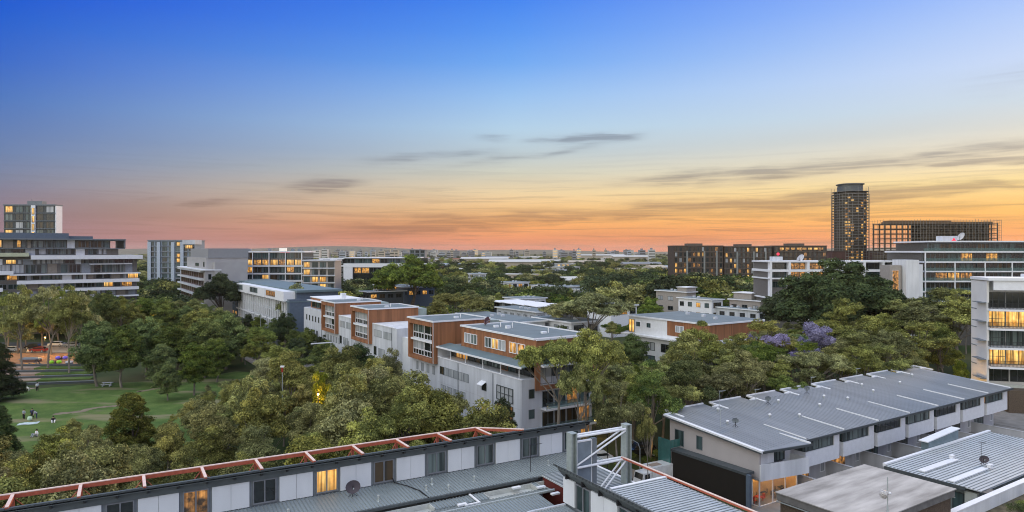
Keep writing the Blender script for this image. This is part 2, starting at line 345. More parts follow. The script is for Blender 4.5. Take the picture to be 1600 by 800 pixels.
def balcony(root, fr, x, z, w_, d_, slabm, h_=1.0, th=.25, solid=False, posts=True):
    ox, oy, rz = fr; c, s_ = math.cos(rz), math.sin(rz)
    a = MB(); a.box(0, w_, -d_, 0, -th, 0)
    if solid: a.box(0, w_, -d_, -d_+.12, 0, h_); a.box(0, .12, -d_+.12, 0, 0, h_); a.box(w_-.12, w_, -d_+.12, 0, 0, h_)
    o = part('balcony', a, slabm, root, (ox+c*x, oy+s_*x, z), rz)
    if not solid:
        b = MB(); b.box(.05, w_-.05, -d_+.05, -d_+.08, .08, h_-.05, 0); b.box(0, w_, -d_+.03, -d_+.10, h_-.05, h_, 1)
        if posts:
            k = max(2, int(w_/1.6))
            for i in range(k+1): b.box(w_*i/k-.02, w_*i/k+.02, -d_+.085, -d_+.12, 0, h_-.05, 1)
        part('railing', b, [g_rail, dgrey], o)
    return o

A1 = math.atan2(1067, 1630)                      # street grid of the quarter
U1 = Vector((math.cos(A1), math.sin(A1), 0)); V1 = Vector((-math.sin(A1), math.cos(A1), 0))
A0 = math.atan2(1067, 1872)                      # the roofed block in front
HALF = math.pi/2
EXCL = []                                        # footprints trees keep off: origin, angle, x0,x1,y0,y1
def excl(o, a, x0, x1, y0, y1): EXCL.append((o[0], o[1], math.cos(a), math.sin(a), x0, x1, y0, y1))
def blocked(x, y, m=0.):
    for ox, oy, c, s_, x0, x1, y0, y1 in EXCL:
        lx = (x-ox)*c+(y-oy)*s_; ly = -(x-ox)*s_+(y-oy)*c
        if x0-m < lx < x1+m and y0-m < ly < y1+m: return True
    return False

# ================================================================== the ground
def grass_mat():
    m = bpy.data.materials.new('ground_cover'); m.use_nodes = True; t = m.node_tree; b = t.nodes['Principled BSDF']; b.inputs['Roughness'].default_value = .95; b.inputs['Specular IOR Level'].default_value = .1
    g = t.nodes.new('ShaderNodeNewGeometry'); n = t.nodes.new('ShaderNodeTexNoise'); n.inputs['Scale'].default_value = .05; n.inputs['Detail'].default_value = 8; t.links.new(g.outputs['Position'], n.inputs['Vector'])
    cr = t.nodes.new('ShaderNodeValToRGB'); e = cr.color_ramp.elements; e[0].position = .4; e[1].position = .62; e[0].color = (.035, .055, .02, 1); e[1].color = (.085, .085, .038, 1)
    t.links.new(n.outputs[0], cr.inputs[0]); t.links.new(cr.outputs[0], b.inputs['Base Color']); return m
ground_m = grass_mat()
def lawn_mat():
    m = bpy.data.materials.new('mown_lawn'); m.use_nodes = True; t = m.node_tree; b = t.nodes['Principled BSDF']; b.inputs['Roughness'].default_value = .95; b.inputs['Specular IOR Level'].default_value = .1
    g = t.nodes.new('ShaderNodeNewGeometry')
    def nz(s_, d, sc3=(1, 1, 1)):
        mp = t.nodes.new('ShaderNodeMapping'); mp.inputs['Scale'].default_value = sc3; t.links.new(g.outputs['Position'], mp.inputs[0])
        n = t.nodes.new('ShaderNodeTexNoise'); n.inputs['Scale'].default_value = s_; n.inputs['Detail'].default_value = d; t.links.new(mp.outputs[0], n.inputs['Vector']); return n.outputs[0]
    def rp(x, p0, p1, c0, c1):
        cr = t.nodes.new('ShaderNodeValToRGB'); e = cr.color_ramp.elements; e[0].position = p0; e[1].position = p1; e[0].color = (*c0, 1); e[1].color = (*c1, 1); t.links.new(x, cr.inputs[0]); return cr.outputs[0]
    base = rp(nz(.35, 6), .3, .7, (.058, .105, .028), (.115, .165, .045))
    fine = rp(nz(3.5, 4), .3, .7, (.8, .8, .8), (1.2, 1.2, 1.15))
    mm = t.nodes.new('ShaderNodeMix'); mm.data_type = 'RGBA'; mm.blend_type = 'MULTIPLY'; mm.inputs[0].default_value = 1; t.links.new(base, mm.inputs[6]); t.links.new(fine, mm.inputs[7])
    dry = rp(nz(.11, 5, (.55, 1.3, 1)), .545, .64, (0, 0, 0), (1, 1, 1))
    m2 = t.nodes.new('ShaderNodeMix'); m2.data_type = 'RGBA'; t.links.new(dry, m2.inputs[0]); t.links.new(mm.outputs[2], m2.inputs[6]); m2.inputs[7].default_value = (.20, .185, .10, 1)
    t.links.new(m2.outputs[2], b.inputs['Base Color']); return m
b = MB()
b.quad((-9400, -300, 0), (9400, -300, 0), (9400, 9550, 0), (-9400, 9550, 0)); struct('ground', b, ground_m)
def sheet(name, pts, z, m):
    b = MB(); n = len(pts); b.v = [(p[0], p[1], z) for p in pts]; b.f = [tuple(range(n))]; b.m = [0]
    nrm = sum((pts[i][0]*pts[(i+1) % n][1]-pts[(i+1) % n][0]*pts[i][1]) for i in range(n))
    if nrm < 0: b.f = [tuple(reversed(range(n)))]
    return struct(name, b, m)
P0 = Vector((1.4, 100, 0))                         # near corner of the grey apartment row
def rowp(a, t): return P0+U1*a+V1*t                 # a along U1, t along V1
sheet('lawn', [gp(-260, 612), gp(0, 612), gp(150, 600), gp(300, 592), gp(370, 580), gp(410, 584), gp(380, 610), gp(330, 720), gp(40, 730), gp(-260, 730)], .008, lawn_mat())
sand = mat('bark_mulch', (.30, .155, .075), .95, vary=.3, scale=.5, bump=.3, bscale=6)
sheet('playground_ground', [gp(-10, 596), gp(-10, 540), gp(140, 540), gp(160, 575), gp(100, 583)], .012, sand)
# bare earth track in the lawn
def ribbon(name, pts, wd, z, m):
    b = MB(); L_, R_ = [], []
    for i, p in enumerate(pts):
        d = (pts[min(i+1, len(pts)-1)]-pts[max(i-1, 0)]).normalized(); s_ = Vector((-d.y, d.x, 0)); ww = wd*(.7+.6*rng.random())/2
        L_.append(p+s_*ww); R_.append(p-s_*ww)
    for i in range(len(pts)-1): b.quad((R_[i].x, R_[i].y, z), (R_[i+1].x, R_[i+1].y, z), (L_[i+1].x, L_[i+1].y, z), (L_[i].x, L_[i].y, z))
    return struct(name, b, m)
dirt = mat('worn_earth', (.21, .165, .11), .95, vary=.25, scale=.6)
def ease(pts, n=8):
    o = []
    for i in range(len(pts)-1):
        for k in range(n): o.append(pts[i].lerp(pts[i+1], k/n)+Vector((rng.uniform(-.25, .25), rng.uniform(-.25, .25), 0)))
    return o+[pts[-1]]
ribbon('dirt_track', ease([gp(85, 647), gp(120, 644), gp(150, 637), gp(185, 634), gp(215, 628)]), 1.6, .016, dirt)
ribbon('worn_patch', ease([gp(215, 612), gp(235, 609), gp(262, 604)], 5), 1.4, .017, dirt)
# street beside the apartment row
def strip(name, a0, a1, t0, t1, z, m, h=0.):
    if h:
        b = MB(); p = [rowp(a0, t0), rowp(a1, t0), rowp(a1, t1), rowp(a0, t1)]; b.prism([(q.x, q.y) for q in p], 0, z); return struct(name, b, m)
    return sheet(name, [rowp(a0, t0), rowp(a1, t0), rowp(a1, t1), rowp(a0, t1)], z, m)
strip('road', -12, -4, -40, 400, .02, asphalt)
strip('pavement', -14.5, -12.15, -40, 400, .14, paving, 1); strip('kerb', -12.15, -12, -40, 400, .15, concr, 1)
strip('pavement', -3.85, -.1, -40, 400, .14, paving, 1); strip('kerb', -4, -3.85, -40, 400, .15, concr, 1)
b = MB()
for t in range(-30, 400, 9):
    p = [rowp(-8.06, t), rowp(-7.94, t), rowp(-7.94, t+3), rowp(-8.06, t+3)]; b.quad(*[(q.x, q.y, .025) for q in p])
struct('lane_marking', b, whitep)
excl(P0, A1, -13.2, -3.4, -40, 230)
# cross street between the apartment row and the townhouses
PT = Vector((28.9, 79.1, 0))
def twn(s_, t): return PT+U1*s_+V1*t
q = [twn(-13, -60), twn(-5, -60), twn(-5, 140), twn(-13, 140)]; sheet('road', q, .022, asphalt)
q = [twn(-5, -60), twn(-2.2, -60), twn(-2.2, 20), twn(-5, 20)]; sheet('footpath', q, .03, paving)
excl(PT, A1, -12, -1, -5, 38)
sheet('road', [gp(205, 474), gp(262, 474), gp(262, 452), gp(228, 452)], .03, paving)
sheet('street', [gp(-40, 552), gp(170, 552), gp(170, 535), gp(-40, 535)], .02, asphalt)
sheet('forecourt', [gp(40, 551), gp(130, 551), gp(125, 540), gp(46, 540)], .03, mat('pale_paving', (.38, .33, .27), .9, vary=.15))
excl(gp(0, 552), 0, -40, 60, -46, 30)
# distant ridge on the horizon
b = MB(); xs = np.linspace(-9000, 9000, 140); prev = None
for i, x in enumerate(xs):
    h_ = 30+22*math.sin(i*.13+1)+12*math.sin(i*.37)+18; h_ = max(18, h_)
    cur = [(x, 6500, -1), (x, 7400, h_), (x, 9500, -1)]
    if prev: b.quad(prev[0], cur[0], cur[1], prev[1]); b.quad(prev[1], cur[1], cur[2], prev[2])
    prev = cur
struct('hills', b, mat('distant_hill', (.10, .095, .06), .9, vary=.5, scale=.02))

# ================================================================== front block: white clad top storey under a raked roof
def fb_world(x, y): return Vector((-20.4+math.cos(A0)*x-math.sin(A0)*y, 54.5+math.sin(A0)*x+math.cos(A0)*y, 0))
excl((-20.4, 54.5), A0, -60, 36, -60, 9)
fb = thing('apartment_block', 'long metal roofed block with white cladding panels filling the bottom edge', 'apartment block', (-20.4, 54.5, 0), A0)
b = MB(); b.box(-45, 31.9, -60, -12, 0, 5); b.box(-45, 32.2, .8, 4.8, 0, 10.4); b.box(-45, 32.2, .8, 1.3, 10.4, 11.7); part('base_wall', b, mgrey, fb)
XW = [-20.5+5.05*k-.0 for k in range(11)]; XW = [x for x in XW if x < 31]     # window positions
XW = [-15.5, -10.4, -5.3, -.2, 4.83, 9.88, 14.92, 19.97, 24.98, 30.0]
# white panels between the windows, standing proud of the dark wall
edges = [-40]+[v for x in XW for v in (x-.12, x+2.0)]+[32.2]
for i in range(0, len(edges), 2):
    b = MB(); x0, x1 = edges[i]+.1, edges[i+1]-.1; n = max(1, round((x1-x0)/1.6))
    for k in range(n): b.box(x0+(x1-x0)*k/n+.012, x0+(x1-x0)*(k+1)/n-.012, .66, .80, 9.42, 11.48)
    if x1-x0 > .2: part('cladding_panel', b, panelw, fb)
fbk = {4: 'L', 2: 'm', 1: 'd', 3: 'd', 5: 'n', 6: 'c', 7: 'c', 8: 'c', 9: 't', 0: 'c'}
for i, x in enumerate(XW): win(fb, (0, .8, 0), x+.03, 9.5, 1.85, 1.95, fbk[i], 2, mat('window_frame_grey', (.17, .18, .20), .5), .1, .12)
# raked eave: high edge in front, falling back
b = MB(); b.slab(-40, 33.1, .02, 5.2, 12.40, 10.25, .10); part('roof', b, dgrey, fb)
b = MB()
for i in range(int(73/.42)):
    x = -40+i*.42; b.hexa([(x, -.08, 12.36), (x+.2, -.08, 12.36), (x+.2, 5.2, 10.18), (x, 5.2, 10.18), (x, -.08, 12.47), (x+.2, -.08, 12.47), (x+.2, 5.2, 10.34), (x, 5.2, 10.34)])
part('roof_rib', b, dgrey, fb).__setitem__('kind', 'stuff')
b = MB(); b.box(-40, 32.6, .55, .8, 11.5, 12.28); b.slab(-40, 32.6, .06, .55, 12.2, 12.05, .06); part('fascia', b, mat('dark_fascia', (.085, .10, .105), .6), fb)
for i in range(36):
    x = -38+i*2.02
    b = MB(); b.hexa([(x, .15, 12.0), (x+.16, .15, 12.0), (x+.16, .6, 11.78), (x, .6, 11.78), (x, .15, 12.2), (x+.16, .15, 12.2), (x+.16, .6, 12.15), (x, .6, 12.15)]); part('bracket', b, blackm, fb)
# lower roof in front of the white wall
def ribbed(name, root, x0, x1, y0, y1, z0, z1, pitch, m, th=.12, rw=.06, rh=.05, along='y'):
    b = MB(); b.slab(x0, x1, y0, y1, z0, z1, th); nb_ = len(b.m)
    if along == 'y':
        n = int((x1-x0)/pitch)
        for i in range(n+1):
            x = x0+(x1-x0-rw)*i/n; b.hexa([(x, y0, z0), (x+rw, y0, z0), (x+rw, y1, z1), (x, y1, z1), (x+rw*.2, y0, z0+rh), (x+rw*.8, y0, z0+rh), (x+rw*.8, y1, z1+rh), (x+rw*.2, y1, z1+rh)])
    else:
        n = int(abs(y1-y0)/pitch)
        for i in range(n+1):
            f = i/n; y = y0+(y1-y0-rw)*f; z = z0+(z1-z0)*f
            b.hexa([(x0, y, z), (x1, y, z), (x1, y+rw, z), (x0, y+rw, z), (x0, y, z+rh), (x1, y, z+rh), (x1, y+rw, z+rh), (x0, y+rw, z+rh)])
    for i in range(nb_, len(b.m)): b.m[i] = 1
    return part(name, b, [m, rib_shade], root)
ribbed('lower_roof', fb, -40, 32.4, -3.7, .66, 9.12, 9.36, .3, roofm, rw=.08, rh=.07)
b = MB(); b.box(-40, 24, -3.92, -3.72, 8.9, 9.1); part('gutter', b, dgrey, fb)
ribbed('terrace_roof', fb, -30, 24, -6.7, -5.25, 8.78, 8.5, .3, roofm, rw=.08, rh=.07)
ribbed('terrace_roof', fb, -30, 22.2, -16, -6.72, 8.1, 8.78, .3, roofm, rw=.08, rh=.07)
b = MB(); b.box(-30, 24, -6.8, -6.62, 8.75, 8.9); part('ridge_capping', b, steel, fb)
wells = [(-6.5, -1.0), (1.9, 7.4), (7.9, 13.2), (18.2, 23.2), (23.6, 28.5)]
xe = [-30]+[v for wl in wells for v in wl]+[31]
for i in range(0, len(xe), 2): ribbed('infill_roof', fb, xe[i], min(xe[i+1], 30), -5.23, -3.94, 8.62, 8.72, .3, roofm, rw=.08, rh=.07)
for x0, x1 in wells:
    b = MB(); b.box(x0, x1, -5.2, -3.95, 8.25, 8.3); b.box(x0, x0+.08, -5.2, -3.95, 8.3, 8.72); b.box(x1-.08, x1, -5.2, -3.95, 8.3, 8.72); b.box(x0+.08, x1-.08, -4.05, -3.95, 8.3, 8.72)
    part('light_well', b, mat('pale_tray', (.45, .46, .44), .8), fb)
for x, y, z in [(9.2, -2.6, 9.2), (13.6, -2.3, 9.2), (18.3, -2.2, 9.2), (14.6, -1.2, 9.3), (15.4, -3.0, 9.15), (26.5, -1.8, 9.25), (2.0, -2.2, 9.25), (-4, -2.5, 9.2)]:
    b = MB(); b.tube((x, y, z-.05), (x, y, z+.45), .07); b.tube((x, y, z-.06), (x, y, z+.04), .2, .16, 8); b.tube((x, y, z+.42), (x, y, z+.5), .11, .09, 8); part('roof_vent', b, steel, fb)
b = MB(); b.bar((16.9, -4.1, 8.85), (16.9, -6.0, 8.75), .16, .1); b.bar((16.98, -6.0, 8.76), (15.6, -6.0, 8.76), .16, .1); part('duct', b, whitep, fb)
b = MB()
pts = [(11.6, .6, 9.75), (11.6, .2, 9.5), (12.4, -.8, 9.38), (13.0, -2.3, 9.3), (13.2, -3.8, 9.15)]
for p, q in zip(pts, pts[1:]): b.tube(p, q, .05)
part('cable', b, blackm, fb)
b = MB()
for x, y in [(15.0, -5.9), (23.0, -5.6), (21.0, -4.6), (10.6, -5.9), (23.2, -7.6)]: b.box(x, x+.8, y, y+.35, 8.7, 8.84)
part('flashing_patch', b, whitep, fb)
for x0, x1, y0, y1 in [(14, 17.5, -12.8, -11.6), (17.6, 21.8, -11.4, -10.9)]:
    b = MB(); b.box(x0, x1, y0, y1, 8.5, 8.75); part('skylight', b, lgrey, fb)
# side wing running towards the camera
b = MB(); b.box(22.3, 28.5, -34, -15.2, 0, 11.2); b.box(22.3, 23.4, -15.2, -10.8, 0, 11.3); part('wing_wall', b, mgrey, fb)
yw = [-14.5-5.45*k for k in range(4)]; ys = [-10.8]
for y in yw: ys += [y+2.0+.08, y-.08]
ys.append(-34)
for i in range(0, len(ys)-1, 2):
    b = MB(); y1, y0 = ys[i], ys[i+1]; n = max(1, round((y1-y0)/1.7))
    for k in range(n): b.box(22.16, 22.3, y0+(y1-y0)*k/n+.012, y0+(y1-y0)*(k+1)/n-.012, 9.4, 11.45)
    part('cladding_panel', b, panelw, fb)
for y in yw: win(fb, (22.3, y+2.0, -HALF), .05, 9.3, 1.9, 2.1, 't', 2, MATS['window_frame_grey'], .1, .12)
b = MB(); b.hexa([(21.7, -34, 12.25), (23.5, -34, 11.25), (23.5, -10.0, 11.25), (21.7, -10.0, 12.25), (21.7, -34, 12.38), (23.5, -34, 11.38), (23.5, -10.0, 11.38), (21.7, -10.0, 12.38)]); part('wing_roof', b, dgrey, fb)
b = MB()
for i in range(57):
    y = -34+i*.42; b.hexa([(21.62, y, 12.3), (23.5, y, 11.26), (23.5, y+.2, 11.26), (21.62, y+.2, 12.3), (21.62, y, 12.45), (23.5, y, 11.41), (23.5, y+.2, 11.41), (21.62, y+.2, 12.45)])
part('wing_roof_rib', b, dgrey, fb)
b = MB(); b.hexa([(21.75, -34, 12.1), (22.3, -34, 11.45), (22.3, -10.6, 11.45), (21.75, -10.6, 12.1), (21.75, -34, 12.25), (22.3, -34, 12.1), (22.3, -10.6, 12.1), (21.75, -10.6, 12.25)]); part('wing_fascia', b, MATS['dark_fascia'], fb)
for i in range(10):
    y = -11.6-i*2.2; b = MB(); b.box(21.8, 22.2, y-.15, y, 11.55, 11.95); part('bracket', b, blackm, fb)
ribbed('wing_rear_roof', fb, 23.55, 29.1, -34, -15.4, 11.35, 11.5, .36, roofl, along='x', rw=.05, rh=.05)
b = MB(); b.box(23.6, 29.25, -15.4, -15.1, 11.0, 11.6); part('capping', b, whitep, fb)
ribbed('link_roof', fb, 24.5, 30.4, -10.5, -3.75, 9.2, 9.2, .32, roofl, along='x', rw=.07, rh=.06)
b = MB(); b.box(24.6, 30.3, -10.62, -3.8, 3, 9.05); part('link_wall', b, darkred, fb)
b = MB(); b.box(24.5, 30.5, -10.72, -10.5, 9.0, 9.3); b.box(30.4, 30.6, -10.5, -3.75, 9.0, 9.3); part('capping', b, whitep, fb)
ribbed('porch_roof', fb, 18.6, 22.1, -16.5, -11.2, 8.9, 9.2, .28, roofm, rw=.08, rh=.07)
b = MB(); b.box(18.35, 18.6, -16.5, -11.0, 8.7, 9.3); b.box(18.6, 22.15, -11.2, -11.0, 8.9, 9.35); part('capping', b, lgrey, fb)
# red oxide edge beam of the side wing
b = MB(); b.bar((29.3, -9.5, 11.6), (29.3, -34, 11.6), .16, .14); part('edge_beam', b, redsteel, fb)
b = MB(); b.bar((29.3, -9.5, 11.70), (29.3, -34, 11.70), .17, .05); part('edge_beam_lit_top', b, lit_top, fb)

# red steel frame standing behind the raked roof
rf = thing('red_gantry', 'long red oxide steel frame along the top edge of the raked roof', 'steel frame', (-20.4, 54.5, 10.4), A0)
ZB = 1.85
b = MB(); b.bar((-24.4, 3.4, ZB), (21.3, 3.4, ZB), .2, .30); part('top_beam', b, redsteel, rf)
b = MB(); b.bar((-24.4, 3.4, ZB+.18), (21.3, 3.4, ZB+.18), .22, .06); part('beam_lit_top', b, lit_top, rf)
b = MB(); b.bar((21.3, 3.4, ZB), (25.0, .3, ZB+.05), .2, .26); part('end_beam', b, redsteel, rf)
b = MB(); b.bar((21.3, 3.4, ZB+.16), (25.0, .3, ZB+.21), .22, .06); part('beam_lit_top', b, lit_top, rf)
for k in range(11):
    x = -20.35+4.165*k if k else -20.35
    b = MB(); b.bar((x, 3.3, ZB), (x, .25, ZB+.08), .2, .22); o = part('outrigger', b, redsteel, rf)
    b = MB(); b.bar((x, 3.3, ZB+.14), (x, .25, ZB+.22), .22, .05); part('cap', b, lit_top, o)  # strip carrying the painted-in light along the outrigger's top
    b = MB(); b.box(x-.11, x+.11, 3.3, 3.5, -.05, ZB-.15); part('post', b, redsteel, rf)
    b = MB(); b.tube((x, 3.4, ZB-.1), (x-1.5, 2.2, .3), .045); b.tube((x, 3.4, ZB-.1), (x+1.5, 3.4, .1), .03); part('brace', b, redsteel, rf)

# grey steel tower frame
tf = thing('cross_braced_gantry', 'open galvanised steel frame with two columns behind the dark raked eave', 'steel frame', (0, 0, 0), 0)
tf.location = fb_world(24, -9.4)+Vector((0, 0, 5)); tf.rotation_euler = (0, 0, A0)
for x in (0, 5.9):
    b = MB(); zt = 9.45; b.box(x-.30, x-.18, -.38, .38, 0, zt); b.box(x+.18, x+.30, -.38, .38, 0, zt); b.box(x-.18, x+.18, -.06, .06, 0, zt-.02); b.box(x-.31, x+.31, -.4, .4, zt, zt+.06)
    part('column', b, mat('column_grey', (.30, .34, .33), .5, .1, vary=.12, scale=3), tf)
for y in (-.28, .28):
    for z in (9.15, 6.5, 3.4):
        b = MB(); b.tube((.3, y, z), (5.6, y, z), .11, k=8); part('cross_tube', b, whitep, tf)
    b = MB(); b.tube((.3, y, 6.7), (5.6, y, 9.0), .08, k=8); part('diagonal_tube', b, whitep, tf)
    b = MB(); b.tube((2.6, y, 3.6), (5.6, y, 6.3), .08, k=8); part('diagonal_tube', b, whitep, tf)
b = MB(); b.box(.5, 1.95, -.1, .1, 2.5, 8.6); part('louvre_panel', b, mat('louvre_grey', (.20, .24, .28), .4, .1), tf)
b = MB(); b.box(.42, .5, -.14, .14, 2.5, 8.7); b.box(1.95, 2.03, -.14, .14, 2.5, 8.7); b.box(.5, 1.95, -.14, .14, 8.6, 8.7); part('panel_frame', b, whitep, tf)
b = MB(); b.box(2.05, 2.5, -.18, .18, 1, 8.75); part('post', b, mgrey, tf)

def dish(name, label, loc, rz, r, m, tilt=35, mast=.9, cat='satellite dish'):
    t = thing(name, label, cat, loc, rz)
    b = MB(); rings = 4; k = 16; cx = MB(); n0 = 0; ti = R(tilt)
    for side in (0, 1):
        base = len(b.v)
        for i in range(rings+1):
            rr = r*i/rings; dpt = .18*r*(i/rings)**2*1.4+(.03 if side else 0)
            for j in range(k):
                a = 2*math.pi*j/k; x = rr*math.cos(a); zz = rr*math.sin(a); y = -dpt
                b.v.append((x, y*math.cos(ti)-zz*math.sin(ti), mast+zz*math.cos(ti)+y*math.sin(ti)+r*.6))
        for i in range(rings):
            for j in range(k):
                f = (base+i*k+j, base+(i+1)*k+j, base+(i+1)*k+(j+1) % k, base+i*k+(j+1) % k); b.f.append(f if side else tuple(reversed(f))); b.m.append(0)
    part('reflector', b, m, t, smooth=True)
    b = MB(); b.tube((0, .05, 0), (0, .05, mast+r*.3), .04); b.tube((0, .05, mast), (.0, -.05, mast+r*.6), .04); b.tube((-.35, .1, 0), (0, .05, mast*.6), .025); b.tube((.35, .1, 0), (0, .05, mast*.6), .025); part('mount', b, blackm, t)
    b = MB(); b.tube((0, -.1, mast+r*.1), (0, -r*.95, mast+r*.55), .02); b.box(-.05, .05, -r*1.05, -r*.92, mast+r*.48, mast+r*.62); part('feed_arm', b, steel, t)
    return t
p = fb_world(7.55, -.9); dish('satellite_dish', 'large dark mesh satellite dish on the grey roof beside the brightly lit window', (p.x, p.y, 9.3), A0-.2, .62, mat('dish_mesh', (.10, .085, .10), .6), 12, .55)
def antenna(label, loc, rz, h_, m=steel, arms=3):
    t = thing('tv_antenna', label, 'antenna', loc, rz)
    b = MB(); b.tube((0, 0, 0), (0, 0, h_), .028, k=6); part('mast', b, m, t)
    b = MB(); b.tube((-.1, 0, h_-.05), (1.3, 0, h_-.05), .02, k=5)
    for i in range(arms*2): b.tube((.1+i*.19, -.35+.03*i, h_-.05), (.1+i*.19, .35-.03*i, h_-.05), .012, k=4)
    part('aerial', b, m, t); return t
p = fb_world(24.0, -2.6); antenna('dark tv antenna on the ribbed roof near the steel tower', (p.x, p.y, 9.2), A0, 2.6, blackm)

# ================================================================== grey apartment row with timber boxes
ar = thing('apartment_row', 'long grey apartment row with projecting timber clad boxes stepping back along the street', 'apartment building', P0[:], A1)
LR = 109.; excl(P0, A1, -.6, 13.5, -1, 226)
b = MB(); b.box(0, 13.3, 0, 26.8, 0, 11.07); b.box(0, 12, 26.8, 38.8, 0, 13); b.box(0, 12, 44.9, 109, 0, 14.3); part('wall', b, lgrey, ar)
b = MB(); b.box(1.2, 12, 38.8, 44.9, 0, 12.6); part('recess_wall', b, panelw, ar)
b = MB(); b.box(2.36, 13.2, .6, 26, 11.07, 12.85); part('glazed_wall', b, g_dark, ar)
def timber_box(x0, x1, y0, y1, z0, z1, rim=True):
    o = MB(); o.box(x0, x1, y0, y1, z0, z1); part('timber_box', o, wood, ar)
    o = MB(); th = .18
    o.box(x0-th, x1+th, y0-th, y0, z1-.02, z1+.26); o.box(x0-th, x1+th, y1, y1+th, z1-.02, z1+.26); o.box(x0-th, x0, y0, y1, z1-.02, z1+.26); o.box(x1, x1+th, y0, y1, z1-.02, z1+.26)
    part('roof_edge', o, whitep, ar)
    o = MB(); o.box(x0+.002, x1-.002, y0+.002, y1-.002, z1, z1+.08); part('roof', o, rooff, ar)
for i in range(18):
    t_ = .0+i*6.2
    if t_ > 108: break
    zt_ = 11.0 if t_ < 26.8 else 12.9 if t_ < 38.8 else 14.2
    if 38.8 < t_ < 44.9: continue
    b = MB(); b.box(-.018, 0, t_+.3, t_+.34, 0, zt_); part('joint', b, greyw, ar)
for z in (3.0, 6.6):
    b = MB(); b.box(-.015, 0, .4, 26.7, z, z+.04); b.box(-.015, 0, 45, 108.8, z+.8, z+.84); part('joint', b, greyw, ar)
for t_ in (7.9, 19.2, 47.3, 70.5, 93.0):
    b = MB(); b.tube((-.09, t_, 0), (-.09, t_, 10.9 if t_ < 26 else 14.2), .055, k=6); part('downpipe', b, mgrey, ar)
# top storey of the near block
timber_box(2.34, 13.4, 0.1, 22.4, 13.0, 16.75)
# the near block's timber frame on the street corner side
b = MB(); b.box(2.34, 3.05, -.5, .1, 9.3, 16.75); b.box(3.05, 13.4, -.5, .1, 15.9, 16.75); b.box(3.05, 7.6, -.5, .1, 9.3, 9.9); b.box(12.8, 13.4, -.5, .1, 9.9, 15.9); part('corner_frame', b, wood, ar)
b = MB(); b.box(2.2, 13.6, -.68, -.5, 16.7, 17.0); part('roof_edge', b, whitep, ar)
for z in (10.0, 13.1):
    for i in range(4): win(ar, (3.1, .08, 0), .2+i*2.4, z+.1, 2.2, 2.5, pick('ctbt'), 2, mgrey, .08, .1)
balcony(ar, (3.1, .1, 0), 0, 13.0, 9.6, 1.4, whitep, .9)
# lean-to awning roof
b = MB(); b.hexa([(-.25, -.4, 12.78), (2.4, -.4, 13.2), (2.4, 26.9, 13.2), (-.25, 26.9, 12.78), (-.25, -.4, 12.92), (2.4, -.4, 13.34), (2.4, 26.9, 13.34), (-.25, 26.9, 12.92)]); part('awning_roof', b, roofd, ar)
b = MB(); b.box(-.38, -.25, -.4, 26.9, 12.72, 12.98); part('awning_edge', b, whitep, ar)
for i, kd in enumerate(['n', 'l', 'L', 'd', 'n', 'c', 'c', 'c', 'n', 't', 'd', 'd']):
    win(ar, (2.36, 26.4, -HALF), .15+i*2.12, 11.1, 2.0, 1.75, kd, 1, (wood if i in (1, 8) else dgrey), .08, .1)
for x in (4.2, 9.4, 15.1, 20.5, 25.6):
    b = MB(); b.box(.1, .2, 26.4-x, 26.5-x, 11.05, 12.78); part('awning_post', b, whitep, ar)
b = MB(); b.box(-.08, .12, -.1, 26.8, 11.0, 11.15); part('parapet_capping', b, whitep, ar)
fl = (0, 26.8, -HALF)
# top-storey windows in the timber
flt = (2.34, 22.4, -HALF)
for x, kd in ((1.3, 'b'), (3.5, 'c'), (8.2, 'c'), (10.3, 'L'), (12.4, 'b'), (15.6, 'l'), (17.9, 'l')): win(ar, flt, x, 14.1, 2.05, 1.7, kd, 2, whitep, .08, .14)
for i in range(6): win(ar, fl, .8+i*1.75, 8.1, 1.6, 1.4, ('n' if i == 0 else 'b'), 1, mgrey, .05, .05)
win(ar, fl, 20.0, 7.15, 4.6, 2.2, 'b', 4, dgrey, .08, .14, 2); win(ar, fl, 20.0, 3.9, 4.6, 2.8, 'm', 3, dgrey, .08, .14, 2)
for i in range(4): win(ar, fl, 1.2+i*2.3, 4.9, 1.9, 1.4, 'b', 2, mgrey, .05, .05)
for z, kd in ((8.3, 'd'), (5.0, 'l')):
    win(ar, fl, 15.4, z-.6, 1.5, 1.3, kd, 1, mgrey, .05, .05)
    b = MB(); b.hexa([(-.9, 10.0, z+.35), (0, 10.0, z+.85), (0, 11.6, z+.85), (-.9, 11.6, z+.35), (-.9, 10.0, z+.42), (0, 10.0, z+.93), (0, 11.6, z+.93), (-.9, 11.6, z+.42)]); part('tilted_shutter', b, whitep, ar)
# street-corner side of the near block
for z in (8.15, 5.15, 2.1): win(ar, (0, 0, 0), 1.25, z, 1.05, 1.4, 't', 1, mgrey, .06, .08)
for z, nm in ((6.6, 0), (3.5, 1), (.5, 0)):
    for i in range(4): win(ar, (0, 0, 0), 3.7+i*2.3, z, 2.1, 2.4, pick('dtnm'), 2, mgrey, .08, .08)
    balcony(ar, (0, 0, 0), 3.5, z-.05, 9.6, 1.5, whitep, 1.0)
